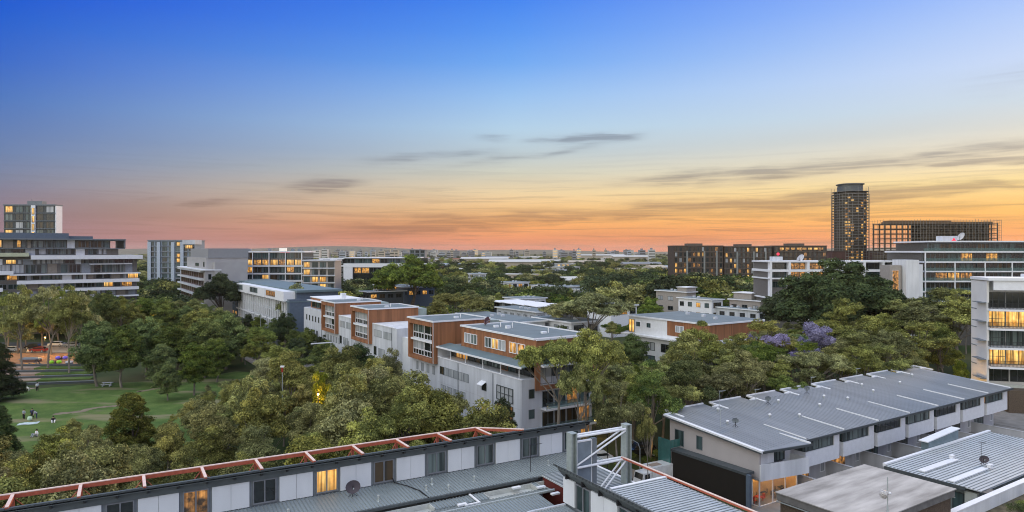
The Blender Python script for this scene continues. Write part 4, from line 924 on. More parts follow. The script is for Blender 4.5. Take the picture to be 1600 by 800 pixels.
# end column of white balconies seen side on
for z in (10, 13.1, 16.4, 19.5, 22, 25): win(ba, (L0, 1.6, HALF), 1, z, 4, 2.2, pick('bdt'), 3, whitep, .12, .1)
# slab tower behind it
tw = storeyed('apartment_tower', 'dark framed tower block with lit stair strip rising above the banded apartments', 'apartment building', (at(6, 300), 300), 0, 22.5, 4.5, 50.2, 3.45, 5, 'ttdbcLn', dgrey, mgrey, side='', th=.3, proj=.4, base=30, nwin=40)
b = MB(); b.box(12.3, 14.2, -.7, -.05, 33, 50); part('stair_strip', b, whitep, tw)
for k in range(4): win(tw, (0, -.72, 0), 12.7, 35.5+k*3.5, 1.2, 2.8, 'L', 1, dgrey)
b = MB(); b.box(9.5, 16, 1, 4, 50.4, 52); b.box(10, 10.2, 3, 3.2, 52, 53); part('roof_plant', b, mgrey, tw)
b = MB(); b.box(22.5, 23.0, 0, 4, 30, 49.8); part('side_wall', b, whitep, tw)
# mid distance left
o_ = storeyed('apartment_tower', 'blue grey slab tower standing alone above the trees left of the grey stepped building', 'apartment building', (at(231, 420), 420), R(4), 28, 16, 36.5, 3.3, 7, 'ttdcdt', mat('blue_render', (.22, .27, .33), .7), gpan, side='', th=.5, proj=.5, nwin=80)
for x in (0, 5.5, 14.0, 19.5):
    b = MB(); b.box(x, x+2.0, -.75, -.52, 8, 35.5); part('pier', b, mat('pale_blue_pier', (.42, .48, .56), .7), o_)
for z in (26, 23, 33): win(o_, (0, -.8, 0), 17.5, z, 1.8, 2.3, 'L', 1, dgrey)
win(o_, (0, -.8, 0), 22.5, 31.5, 4.5, 2, 'L', 2, dgrey)
b = MB(); b.box(21, 28.4, -1.2, 10, 34, 36.8); part('top_frame', b, lgrey, o_)
# grey stepped building
Pc = Vector((at(320, 270), 270, 0))
gs = thing('stepped_building', 'grey concrete stepped apartment building with ribbon balconies and a blank upper wall', 'apartment building', Pc[:], A1); excl(Pc, A1, -2, 20, -2, 75)
b = MB(); b.box(0, 5.6, 0, 68, 0, 22.2); b.box(1.0, 17, 3, 55, 22.2, 27.2); b.box(3.5, 16, -.5, 16, 0, 25.5); part('wall', b, mat('warm_grey_render', (.36, .35, .35), .8, vary=.07, scale=.3), gs)
b = MB(); b.box(1.6, 17, 2.6, 48, 27.2, 31); part('blank_wall', b, mat('slate_render', (.25, .255, .27), .8, vary=.05), gs)
for z in (22.2, 18.9, 15.6, 12.3, 9):
    b = MB(); b.box(-1.4, 0, 2.5, 68, z-.7, z); part('balcony_band', b, lgrey, gs)
    if z < 22:
        for i in range(10): win(gs, (0, 66, -HALF), 1+i*6.3, z+.1, 5.2, 2.1, pick('dndt') if i > 4 else 'n', 4, mat('maroon_frame', (.14, .05, .05), .6), .12, .08)
for z in (23.5,): win(gs, (1.0, 50, -HALF), 20, z, 9, 1.4, 'd', 3, mgrey); win(gs, (1.0, 50, -HALF), 40, z, 3, 2, 'd', 1, mgrey); win(gs, (0, 0, 0), 1.2, 18.6, 1.2, 2.2, 'd', 1, mgrey)
b = MB(); b.box(-1.6, 6, -.6, 68, 22.2, 22.6); part('roof_edge', b, whitep, gs)
# white framed long building with lit double height rooms
wl = thing('long_office_building', 'long low white framed glass building with warmly lit rooms on its upper floor', 'office building', (at(343, 300), 300, 0), R(3)); excl(wl.location, 0, -2, 38, -2, 22)
b = MB(); b.box(0, 36, .5, 20, 0, 29.2); part('wall', b, g_dark, wl)
for z in (29.9, 23.6, 20.2, 17): b = MB(); b.box(-.6, 37, -.8, 20, z-.55, z); part('floor_slab', b, whitep, wl)
for i in range(6): b = MB(); b.box(i*7.1, i*7.1+.35, -.6, -.2, 8, 29.4); part('column', b, whitep, wl)
for i in range(10):
    win(wl, (0, .5, 0), .5+i*3.55, 26.6, 3.2, 2.6, pick('tttn') if i != 2 else 'L', 2, mgrey, .12); win(wl, (0, .5, 0), .5+i*3.55, 23.7, 3.2, 2.5, pick('LlLml'), 3, mgrey, .12)
    win(wl, (0, .5, 0), .5+i*3.55, 20.4, 3.2, 2.5, pick('tntcl') , 2, mgrey, .12); win(wl, (0, .5, 0), .5+i*3.55, 17.2, 3.2, 2.3, pick('ttnL'), 2, mgrey, .12)
for i, x in enumerate((3, 11, 20, 30, 33)): b = MB(); b.box(x, x+1.4, 3, 5, 29.9, 31.0); part('roof_unit', b, mgrey, wl)
e_ = storeyed('apartment_building', 'low grey apartment end with small balconies right of the long white framed building', 'apartment building', (at(473, 300), 300), R(3), 14, 14, 25.8, 3.2, 4, 'dtcL', beige, lgrey, side='', proj=.6, nwin=30)
sgn = thing('rooftop_sign', 'white lit rooftop sign box with a red stripe above the long white framed building', 'sign', (at(436, 340), 340, 26), 0)
b = MB(); b.box(0, 3.6, 0, 1, 3.8, 5.4); part('sign_box', b, mat('sign_glow', (.8, .8, .75), emis=(1, .93, .8), estr=.35), sgn)
b = MB(); b.box(.6, 4.9, -.1, 1.1, 3.2, 3.8); part('red_stripe', b, mat('sign_red', (.6, .04, .06), emis=(.9, .05, .08), estr=.8), sgn)
b = MB(); b.tube((1, .5, 0), (1, .5, 3.3), .15); b.tube((4, .5, 0), (4, .5, 3.3), .15); part('legs', b, mgrey, sgn)
# white building with wide bands in the centre left
wb = thing('white_band_building', 'white building with dark glass bands and one lit bay standing above the dark round trees', 'building', (at(538, 430), 430, 0), R(3)); wb.scale = (1.45, 1.45, .945); excl(wb.location, 0, -20, 52, -2, 34)
b = MB(); b.box(0, 36, .6, 18, 0, 27); b.box(-11, -1, 2, 18, 0, 26.4); part('wall', b, g_dark, wb)
b = MB(); b.box(-.3, 37, -.6, 18, 20.8, 23.4); b.box(-.3, 33, -.6, 18, 26.8, 27.3); b.box(-11.2, -.5, 1.6, 18, 26.2, 26.8); b.box(-11.2, -.5, 1.4, 18, 21.2, 22.2); part('white_band', b, whitep, wb)
b = MB(); b.box(-.3, 3.6, -.55, 2, 4, 20.8); b.box(-11, -9.5, 1.5, 3, 0, 26.2); b.box(-6.5, -3.5, 1.5, 3, 0, 26.2); part('white_wall', b, whitep, wb)
for i in range(9): win(wb, (0, .58, 0), 1+i*3.6, 23.6, 3.3, 2.9, 'l' if i in (3, ) else pick('tttdn'), 2, mgrey, .12); win(wb, (0, .58, 0), 4+i*3.4, 16.8, 3.2, 3.8, 'l' if i < 2 else pick('dnt'), 2, mgrey, .12)
for i in range(3):
    for z in (23, 18, 14.5): win(wb, (-11, 1.98, 0), .5+i*3.4, z, 2.4, 2.3, pick('dtcb'), 2, whitep, .12)
# blue grey block behind
storeyed('apartment_building', 'distant blue grey block on the skyline in the centre left', 'building', (at(640, 620), 620), 0, 14, 14, 31, 3, 3, 'dt', gpan, gpan, side='', nwin=12, th=.3)

# ---- flat roofed houses of the quarter
def flat_house(label, px, py, z, Lu, Lv, wallm, roofm_, trim=whitep, kinds='dtcb', lit=None, overhang=.6, upper=None, rows=None, name='flat_roof_house', nv=None, rail=False, tilt=0.):
    o = gp(px, py, z); t = thing(name, label, 'house', (o.x, o.y, 0), A1+tilt); excl(o, A1, -2.5, Lu+2.5, -2.5, Lv+2.5)
    b = MB(); b.box(0, Lu, 0, Lv, 0, z-.3); part('wall', b, wallm, t)
    b = MB(); e = overhang; b.box(-e, Lu+e, -e, Lv+e, z-.35, z); part('roof', b, trim, t)
    b = MB(); b.box(-e+.3, Lu+e-.3, -e+.3, Lv+e-.3, z+.002, z+.05); part('roof_deck', b, roofm_, t)
    for zz in (rows if rows is not None else (z-2.9, z-6.1)):
        n = max(1, int(Lu/3.6))
        for i in range(n): win(t, (0, 0, 0), Lu*(i+.15)/n, zz, Lu/n*.7, 2.0, pick(lit or kinds), 2, dgrey, .1, .08)
        n = nv if nv is not None else max(1, int(Lv/4))
        for i in range(n): win(t, (0, Lv, -HALF), Lv*(i+.2)/n, zz, Lv/n*.5, 1.7, pick(kinds), 2, dgrey, .1, .08)
    if upper:
        x0, x1, y0, y1, hz, um = upper
        b = MB(); b.box(x0, x1, y0, y1, z, z+hz); part('upper_storey', b, um, t); b = MB(); b.box(x0-.4, x1+.4, y0-.4, y1+.4, z+hz, z+hz+.25); part('upper_roof', b, trim, t)
    # roof clutter
    for k in range(3):
        x, y = Lu*rng.uniform(.2, .8), Lv*rng.uniform(.2, .8)
        if upper and x0-1 < x < x1+1 and y0-1 < y < y1+1: continue
        b = MB(); b.box(x, x+.9, y, y+.7, z+.05, z+.6); part('roof_unit', b, lgrey, t)
    return t
flat_house('white box ended house with blue side wall and one amber lit room', 637.5, 449, 12, 14.5, 22, bluegrey, rooff, kinds='dt', lit='ld', rows=(8.2,))
t = flat_house('house with long white awning roof and two amber lit doors in the centre left', 577, 455.5, 11, 17, 8, dgrey, rooff, kinds='dnl', lit='dldnl', rows=(7.6,), overhang=1.6)
flat_house('slate blue flat block with one lit slot below the white banded building', 612, 431, 16, 5, 20, bluegrey, rooff, kinds='dtb', lit='d', rows=(12.6,))
flat_house('pale roofed house with an orange lit strip window behind the awning roof house', 602, 446, 12.5, 12, 16, lgrey, rooff, kinds='lmn', lit='l', rows=(9.8,))
flat_house('small dark teal and white pavilion surrounded by trees in the centre', 738, 427.5, 14, 10, 14, whitep, roofd, kinds='dl', lit='b', rows=(11,), tilt=-.3)
flat_house('white block with two dark slot windows left of the umbrella shaped gum tree', 813, 466.5, 11, 12.5, 12, white, rooff, kinds='b', lit='bdbd', rows=(7.6,), upper=None)
flat_house('low white roof house right of the small timber end building', 955, 478, 11, 12, 13, whitep, rooff, kinds='dlt', rows=(7.8,))
flat_house('low white roof glimpsed behind the trees in the middle', 800, 441, 13, 11, 12, whitep, rooff, kinds='dl', rows=(10,))
flat_house('pale flat roof above the trees right of centre', 880, 448, 12, 22, 10, lgrey, rooff, kinds='dt', rows=(9,))
flat_house('pale flat roof behind the pale gum trees right of centre', 915, 452.5, 12, 18, 9, white, rooff, kinds='dt', rows=(9,))
flat_house('small white roof right of centre below the dark wood', 845, 446, 12, 8, 9, whitep, rooff, kinds='dt', rows=(9,))
# saw tooth terrace
o = gp(841, 479, 10.5); sw = thing('sawtooth_terrace', 'terrace with four dark bays below one sloping white roof edge', 'terrace', (o.x, o.y, 0), A1); excl(o, A1, -2, 14, -2, 33)
b = MB(); b.box(1, 12, 0, 31, 0, 10.3); part('wall', b, bluegrey, sw)
for i in range(4):
    b = MB(); b.box(0, 1, i*7.8, i*7.8+.3, 5, 10.3); part('fin', b, lgrey, sw); win(sw, (1, i*7.8+7.6, -HALF), .4, 7.3, 3.5, 2.6, 'd', 2, dgrey, .1); win(sw, (1, i*7.8+3.8, -HALF), .2, 7.3, 3.0, 2.6, 'b', 1, dgrey, .1)
    b = MB(); b.slab(-.8, 12, i*7.8-.2, i*7.8+7.9, 10.5, 10.75, .22); part('roof', b, whitep, sw)
flat_house('low pale roofs stacked behind the near timber block', 838, 487, 10.5, 8, 24, lgrey, rooff, kinds='b', rows=(7.4,))
flat_house('broad pale blue roof behind the near timber block', 806, 503, 12.3, 9, 30, lgrey, rooff, kinds='b', rows=(9,))
flat_house('pale roof with dark slots right behind the dish on the timber block', 893, 503, 12.5, 9, 16, white, rooff, kinds='db', rows=(9.6,))
# right cluster
tb = flat_house('white and timber apartment block with a grey flat roof among the gum trees', 1109, 506, 14, 18.4, 25.6, whitep, rooff, kinds='b', rows=(), overhang=.3)
b = MB(); b.box(-.06, 18.45, -.06, 12.6, 10.2, 13.6); part('timber_cladding', b, wood, tb)
for i in range(2): win(tb, (-.0, 25.6, -HALF), 2.5+i*3.6, 11.3, 1.6, 1.3, 't', 1, whitep, .1)
win(tb, (-.06, 12, -HALF), 2, 11.2, 2.6, 1.5, 'b', 2, whitep, .1)
b = MB(); b.box(-2.2, 19, -1.8, -.07, 9.7, 10.1); b.box(-1.5, 0, 3, 27, 9.2, 9.6); part('awning', b, whitep, tb)
for i in range(5): win(tb, (0, -.06, 0), 1+i*3.5, 6.8, 3.2, 2.6, pick('dnd'), 2, dgrey, .1)
for i in range(5): win(tb, (0, 0, 0), 1+i*3.5, 3.2, 3.2, 2.6, pick('dcb'), 2, dgrey, .1)
for z in (6, 2.8):
    for i in range(5): win(tb, (0, 25.6, -HALF), 1+i*5, z, 3, 2, pick('dbt'), 2, dgrey, .1)
win(tb, (0, 25.6, -HALF), -.0, 9.8, 2.0, 3.2, 'L', 2, dgrey, .1)
flat_house('beige rendered block with a pale blue roof room and one orange blind', 1073, 456, 13.5, 5.5, 17, beige, rooff, kinds='ddb', lit='d', rows=(9.5, 5.5), upper=(0, 5.5, 0, 5, 1.6, beige), name='rendered_block', nv=3)
flat_house('white house with a lit corner window and blue blinds among beige blocks', 1112, 468, 12.4, 6, 16, whitep, rooff, kinds='Lcdt', lit='n', rows=(9.2, 5.6), name='white_house')
flat_house('beige rendered block with a roof terrace and pergola right of the white house', 1190, 470, 12.2, 15, 14, beige, rooff, kinds='bd', lit='lcdd', rows=(8.6, 5.2), upper=(1, 7, 5, 13, 2.2, beige), name='rendered_block')
flat_house('long low slab roof in front of the beige blocks', 1186, 484.5, 9.8, 3, 22, lgrey, rooff, kinds='d', rows=(6.6,))
b = MB()
# ---- right side blocks
wg = thing('white_grid_building', 'low white building with a regular grid of balconies and a rooftop dish', 'apartment building', (at(1203, 235), 235, 0), 0); excl(wg.location, 0, -2, 55, -2, 20)
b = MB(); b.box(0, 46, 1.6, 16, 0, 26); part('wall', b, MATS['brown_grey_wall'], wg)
for z in (26.5, 23.6, 20.7, 14.0): b = MB(); b.box(-.6, 46.4, -.3, 16, z-.45 if z != 23.6 else z-.8, z); part('floor_slab', b, whitep, wg)
for i in range(8):
    b = MB(); b.box(i*6.45-.1, i*6.45+.7, -.28, 1.6, 6, 26.1); part('column', b, whitep, wg)
    if i < 7:
        for z in (20.75, 23.65): win(wg, (0, 1.6, 0), i*6.45+.8, z, 5.5, 2.1, ('m' if i in (1, 2) else pick('ddnt')), 3, dgrey, .1)
        win(wg, (0, 1.6, 0), i*6.45+.8, 17.3, 5.5, 2.1, pick('ddnt'), 3, dgrey, .1)
b = MB(); b.box(2.2, 5.6, 3, 6, 26.5, 28); part('roof_plant', b, lgrey, wg)
for x, px_ in ((13.5, 1), (4.5, 0)):
    if px_: dish('satellite_dish', 'white dish on the roof of the white grid building', (wg.location.x+11.5, 238, 26.5), .4, 1.5, whitep, 30, .3)
lt = thing('warning_light', 'red warning light on the roof plant of the white grid building', 'light', (wg.location.x+4.4, 239, 28), 0)
b = MB(); b.tube((0, 0, 0), (0, 0, .5), .1); part('stand', b, dgrey, lt); b = MB(); b.ball((0, 0, .9), .5); part('lamp', b, mat('red_lamp', (.6, .02, .03), emis=(1, .05, .1), estr=1.3), lt)
wt = thing('white_stair_tower', 'tall blank white wall block between the white grid building and the glass terraces', 'building', (at(1416, 212), 212, 0), R(-1))
b = MB(); b.box(0, 4.0, 0, 8, 0, 27.2); b.box(4.0, 5.6, .8, 8, 0, 25.8); part('wall', b, white, wt)
b = MB(); b.box(-3.9, -.3, 2, 8, 0, 25.5); part('lobby', b, beige, wt); win(wt, (-3.9, 2, 0), .6, 16, 2.2, 8, 'm', 1, lgrey, .12)
tg = thing('glass_terrace_building', 'stepped glass apartment building with white slabs and amber blinds at the right', 'apartment building', (at(1446, 215), 215, 0), 0); excl(tg.location, 0, -6, 60, -4, 25)
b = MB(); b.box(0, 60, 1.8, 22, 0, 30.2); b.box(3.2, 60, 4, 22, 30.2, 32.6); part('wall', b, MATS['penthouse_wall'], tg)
for z, x0 in ((33.2, 2.2), (29.9, -.8), (26.7, -.3), (23.7, -.3), (20.6, -2.2), (17.4, -2.2), (14.2, -2.2)):
    b = MB(); b.box(x0, 60, -.4 if z < 33 else 2, 22, z-(.45 if z != 23.7 else .4), z); part('floor_slab', b, whitep, tg)
    if z < 33:
        n = 15
        for i in range(n):
            if x0+.5+i*4 > 52: break
            kd = pick('dddtnt')
            if z == 20.6 and i in (1, 2, 3, 8, 9): kd = 'l' if i in (2, 8) else 'm'
            if z == 26.7 and i in (3, 5): kd = 'l'
            win(tg, (0, 1.8 if z < 29 else 4, 0), (x0+.5 if x0 > -1 else .2)+i*4+(3.4 if z > 29 else 0), z+.05, 3.8, 2.5, kd, 3, mgrey, .1)
        b = MB(); b.box(x0+.1, 54, -.35, -.3, z, z+1.0); part('railing', b, g_rail, tg)
for x in (-.3, 9, 18.5, 27):
    b = MB(); b.box(x, x+.3, -.38, -.1, 14, 29.5 if x < 0 else 26.5); part('blade_column', b, whitep, tg)
b = MB(); b.box(9, 14, 6, 9, 33.2, 34.8); part('roof_plant', b, lgrey, tg)
dish('satellite_dish', 'large white dish beside the red triangular sign on the glass terrace building', (tg.location.x+13.5, 219, 33.2), .3, 1.4, whitep, 30, .8)
rs_ = 0.6
rs = thing('red_sign', 'small glowing red triangular sign on the roof of the glass terrace building', 'sign', (tg.location.x+11, 218, 33.2), 0)
b = MB(); b.prism([(-1.1, 0), (1.1, 0), (1.1, .3), (-1.1, .3)], 0, .4); b.hexa([(-.8, 0, .4), (.8, 0, .4), (.8, .3, .4), (-.8, .3, .4), (-.15, 0, 1.5), (.15, 0, 1.5), (.15, .3, 1.5), (-.15, .3, 1.5)]); part('sign_face', b, MATS['sign_red'], rs); rs.scale = (rs_,)*3
# round tower under construction
rt = thing('round_tower', 'tall rounded tower wrapped in scaffolding against the orange sky', 'tower', (at(1328.5, 510), 510, 0), 0)
nF = 27; zt = 74.0
def superell(r, k=28): return [(r*math.copysign(abs(math.cos(2*math.pi*i/k))**.7, math.cos(2*math.pi*i/k)), r*math.copysign(abs(math.sin(2*math.pi*i/k))**.7, math.sin(2*math.pi*i/k))) for i in range(k)]
b = MB(); b.prism(superell(10.3), 0, zt-1); part('core', b, mat('tower_core', (.10, .085, .07), .7, vary=.3, scale=.3), rt)
b = MB(); b.prism(superell(8.0), zt, zt+5.2); b.prism(superell(9), zt+5.2, zt+5.8); part('crown', b, mat('tower_crown', (.11, .12, .12), .6), rt)
for k in range(nF):
    b = MB(); z = 22+k*(zt-22)/(nF-1); b.prism(superell(11.6), z-.35, z); part('floor_slab', b, mat('tower_slab', (.17, .165, .155), .7), rt)
for i in range(28):
    x, y = superell(11.9)[i]; b = MB(); b.tube((x, y, 18), (x, y, zt-2 if i % 3 else zt+3), .14, k=4); part('scaffold_pole', b, mat('scaffold', (.20, .19, .17), .6), rt)
gm = g_litd
for k in range(nF-3):
    z = 24.1+k*(zt-22)/(nF-1)
    for i in range(18, 26):
        if rng.random() < .6:
            x, y = superell(10.4)[i]; a = math.atan2(y, x)+HALF
            win(rt, (x, y, a), -.8, z-1.7, 1.9, 1.6, pick('lmLnL'), 1, dgrey, .1, .06) if rng.random() < .9 and len([1 for c in rt.children if c.name.startswith('window')]) < 98 else None
pod = thing('podium_building', 'low dark red brown podium at the foot of the round tower', 'building', (at(1300, 500), 500, 0), 0)
b = MB(); b.box(0, 66, 0, 20, 0, 29.6); part('wall', b, mat('red_brown_wall', (.085, .045, .04), .8, vary=.2, scale=.2), pod); b = MB(); b.box(-.5, 66.5, -.5, 20.5, 29.6, 30.2); part('roof', b, mat('brown_roof', (.10, .08, .07), .8), pod)
# scaffolded slab building: open floors let the sky through
sb = thing('scaffolded_building', 'unfinished concrete frame building wrapped in scaffolding with the sunset showing through it', 'building under construction', (at(1383, 460), 460, 0), 0)
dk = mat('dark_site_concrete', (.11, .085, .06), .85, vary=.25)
for k in range(9):
    z = 22+k*3.3; b = MB(); b.box(0, 76, 0, 16, z-.5, z); part('floor_slab', b, dk, sb)
for i in range(20):
    for y in (.5, 15):
        b = MB(); b.box(i*4, i*4+.7, y, y+.6, 0, 49); part('column', b, dk, sb)
b = MB(); b.box(26, 40, 3, 15, 0, 48); b.box(42, 70, 6, 15, 0, 37); b.box(42, 76, 8, 9, 37, 48); b.box(0, 76, 0, 16, 0, 27); part('core', b, dk, sb)
b = MB(); b.box(5, 74, 2, 14, 48.4, 49.8); b.box(6, 46, 2, 14, 49.8, 50.6); part('formwork', b, mat('formwork', (.14, .09, .05), .8), sb)
b = MB()
for i in range(39): b.tube((-1.5+i*2.05, -1.4, 18), (-1.5+i*2.05, -1.4, 51+rng.uniform(-.5, .8)), .09, k=4)
for z in np.arange(24, 51.5, 1.65): b.tube((-1.5, -1.4, z), (77, -1.4, z), .08, k=4)
o = part('scaffold_grid', b, MATS['scaffold'], sb); o['kind'] = 'stuff'
b = MB()
for x in (-2, 77.5):
    for i in range(6): b.tube((x, -1.4+3.5*i, 18), (x, -1.4+3.5*i, 51), .09, k=4)
    for z in np.arange(24, 51.5, 1.65): b.tube((x, -1.4, z), (x, 16, z), .08, k=4)
part('scaffold_end', b, MATS['scaffold'], sb)
# long brown apartments behind the wood
for i, (x0, x1, ht, lb) in enumerate(((1053, 1130, 33, 'long brown brick apartments with scattered lit windows behind the dark trees'), (1132, 1206, 32.6, 'middle section of the brown apartment range with pale window bays'), (1210, 1292, 33, 'brown range nearest the round tower with a bright strip of rooftop windows'))):
    Y = 410; L_ = at(x1, Y)-at(x0, Y)
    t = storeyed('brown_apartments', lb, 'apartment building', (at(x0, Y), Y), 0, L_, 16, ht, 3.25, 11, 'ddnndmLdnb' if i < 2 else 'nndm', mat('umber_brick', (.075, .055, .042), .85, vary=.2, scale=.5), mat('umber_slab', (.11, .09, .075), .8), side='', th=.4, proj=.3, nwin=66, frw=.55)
    if i == 2:
        for k in range(8): win(t, (0, -.35, 0), 3+k*3.4, ht-2.4, 2.6, 1.4, pick('LlL'), 1, dgrey, .1)
    else:
        for k in (.25, .6, .85): b = MB(); b.box(L_*k, L_*k+1.0, -.5, -.3, 8, ht-3); part('pale_bay', b, mat('bay_grey', (.22, .23, .22), .8), t)
    b = MB(); b.box(L_*.3, L_*.6, 2, 10, ht, ht+1.5); part('roof_plant', b, MATS['umber_slab'], t)

# ================================================================== far suburbs
fr_ = random.Random(11)
warm_roofs = [mat('far_white', (.50, .50, .48), .7, vary=.1), mat('far_cream', (.42, .37, .30), .8), mat('far_terracotta', (.24, .11, .07), .8), mat('far_grey', (.22, .23, .25), .8), mat('far_pale_blue', (.33, .37, .42), .7)]
g_far = lit_mat('far_lit', (.5, .25, .08), (1., .7, .3), 1.1, .5)
def far_house(i):
    Y = 480*math.exp(fr_.random()*1.75); px = fr_.uniform(380, 1290)
    X = at(px, Y); k = Y/600; w_ = fr_.uniform(14, 42)*k**.6; d_ = fr_.uniform(8, 16)*k**.4; h_ = fr_.choice((6, 7, 8, 9, 11))+fr_.random()*2
    if blocked(X, Y, 4): return
    wm, rm = fr_.choice(warm_roofs), fr_.choice(warm_roofs)
    kind = fr_.random()
    t = thing('warehouse' if kind < .4 else 'far_house', 'low pale building with plain roof among the distant tree tops', 'building', (X, Y, 0), fr_.uniform(-.5, .7), 'low buildings among the distant tree tops')
    b = MB(); b.box(0, w_, 0, d_, 0, h_); part('wall', b, wm, t)
    if kind < .55: b = MB(); b.box(-.6, w_+.6, -.6, d_+.6, h_, h_+.5)
    else: b = MB(); b.hexa([(-.6, -.6, h_), (w_+.6, -.6, h_), (w_+.6, d_+.6, h_), (-.6, d_+.6, h_), (-.6, d_*.45, h_+2.6), (w_+.6, d_*.45, h_+2.6), (w_+.6, d_*.55, h_+2.6), (-.6, d_*.55, h_+2.6)])
    part('roof', b, rm, t)
    b = MB(); n = max(2, int(w_/5))
    for q in range(n): b.box(w_*(q+.2)/n, w_*(q+.75)/n, -.08, 0, h_-3, h_-1.2)
    part('window_strip', b, g_far if fr_.random() < .2 else g_dark, t)
for i in range(85): far_house(i)
def sky_tower(i):
    px = fr_.choice((fr_.uniform(465, 760), fr_.uniform(465, 760), fr_.uniform(780, 1060))); Y = fr_.uniform(1500, 3800); hp_ = fr_.uniform(-3.5, 3.0)
    h_ = H+hp_*Y/FPX; 
    if h_ < 10: h_ = 12
    w_ = fr_.uniform(4, 11)*Y/FPX; X = at(px, Y)
    t = thing('skyline_block', 'hazy mid rise block on the distant skyline', 'building', (X, Y, 0), fr_.uniform(-.2, .2), 'hazy blocks along the distant skyline')
    b = MB(); b.box(0, w_, 0, w_*.6, 0, h_); part('wall', b, fr_.choice([warm_roofs[0], warm_roofs[1], warm_roofs[3], warm_roofs[4], warm_roofs[3]]), t)
    b = MB()
    n = max(3, int(h_/6))
    for q in range(n): b.box(w_*.06, w_*.94, -.3, 0, h_*(q+.25)/n, h_*(q+.6)/n)
    part('window_strip', b, g_dark if fr_.random() < .88 else g_far, t)
    b = MB(); b.box(w_*.3, w_*.6, 1, w_*.4, h_, h_+4); part('roof_plant', b, warm_roofs[3], t)
for i in range(95): sky_tower(i)
# stadium-like pale sheds and lamp masts on the skyline
for px, py, Y, w_ in ((720, 404, 1400, 60), (900, 399, 2000, 90), (765, 409, 1000, 55), (960, 401, 1700, 60)):
    t = thing('long_shed', 'long pale shed roof far off on the plain', 'building', (at(px, Y), Y, 0), 0, 'long pale sheds far off on the plain'); z = zat(py, Y)
    b = MB(); b.box(0, w_*1.6, 0, 40, 0, z); part('wall', b, warm_roofs[1], t); b = MB(); b.slab(-2, w_*1.6+2, -2, 42, z, z+3, .6); part('roof', b, warm_roofs[0], t)

# ================================================================== trees
def leaf_mat(name, c, tips, transl=.25):
    m = bpy.data.materials.new(name); m.use_nodes = True; t = m.node_tree; t.nodes.clear()
    at_ = t.nodes.new('ShaderNodeAttribute'); at_.attribute_name = 'tone'; oi = t.nodes.new('ShaderNodeObjectInfo')
    cr = t.nodes.new('ShaderNodeValToRGB'); e = cr.color_ramp.elements; e[0].position = .15; e[1].position = .95; e[0].color = (*c, 1); e[1].color = (*tips, 1)
    t.links.new(at_.outputs['Fac'], cr.inputs[0])
    hs = t.nodes.new('ShaderNodeHueSaturation'); t.links.new(cr.outputs[0], hs.inputs['Color'])
    def f(a, b_, mul):
        mm = t.nodes.new('ShaderNodeMath'); mm.operation = 'MULTIPLY'; mm.inputs[1].default_value = mul; t.links.new(oi.outputs['Random'], mm.inputs[0])
        fr = t.nodes.new('ShaderNodeMath'); fr.operation = 'FRACT'; t.links.new(mm.outputs[0], fr.inputs[0])
        mr = t.nodes.new('ShaderNodeMapRange'); mr.inputs[3].default_value = a; mr.inputs[4].default_value = b_; t.links.new(fr.outputs[0], mr.inputs[0]); return mr.outputs[0]
    t.links.new(f(.487, .518, 7.3), hs.inputs['Hue']); t.links.new(f(.78, 1.08, 13.1), hs.inputs['Saturation']); t.links.new(f(.68, 1.3, 1.), hs.inputs['Value'])
    d = t.nodes.new('ShaderNodeBsdfDiffuse'); tr = t.nodes.new('ShaderNodeBsdfTranslucent'); mx = t.nodes.new('ShaderNodeMixShader'); mx.inputs[0].default_value = transl
    t.links.new(hs.outputs[0], d.inputs[0]); t.links.new(hs.outputs[0], tr.inputs[0]); t.links.new(d.outputs[0], mx.inputs[1]); t.links.new(tr.outputs[0], mx.inputs[2])
    o = t.nodes.new('ShaderNodeOutputMaterial'); t.links.new(mx.outputs[0], o.inputs[0]); return m
LM = {'gum': leaf_mat('gum_leaves', (.098, .110, .040), (.47, .46, .14)), 'brush': leaf_mat('brush_leaves', (.092, .098, .035), (.45, .42, .125)), 'green': leaf_mat('green_leaves', (.058, .090, .030), (.29, .35, .08)),
      'dark': leaf_mat('dark_leaves', (.034, .050, .026), (.11, .14, .055)), 'bright': leaf_mat('bright_leaves', (.07, .10, .016), (.36, .36, .04)), 'purple': leaf_mat('jacaranda_blossom', (.28, .24, .46), (.62, .55, .88)),
      'yellow': leaf_mat('yellow_leaves', (.16, .10, .01), (.62, .42, .04))}
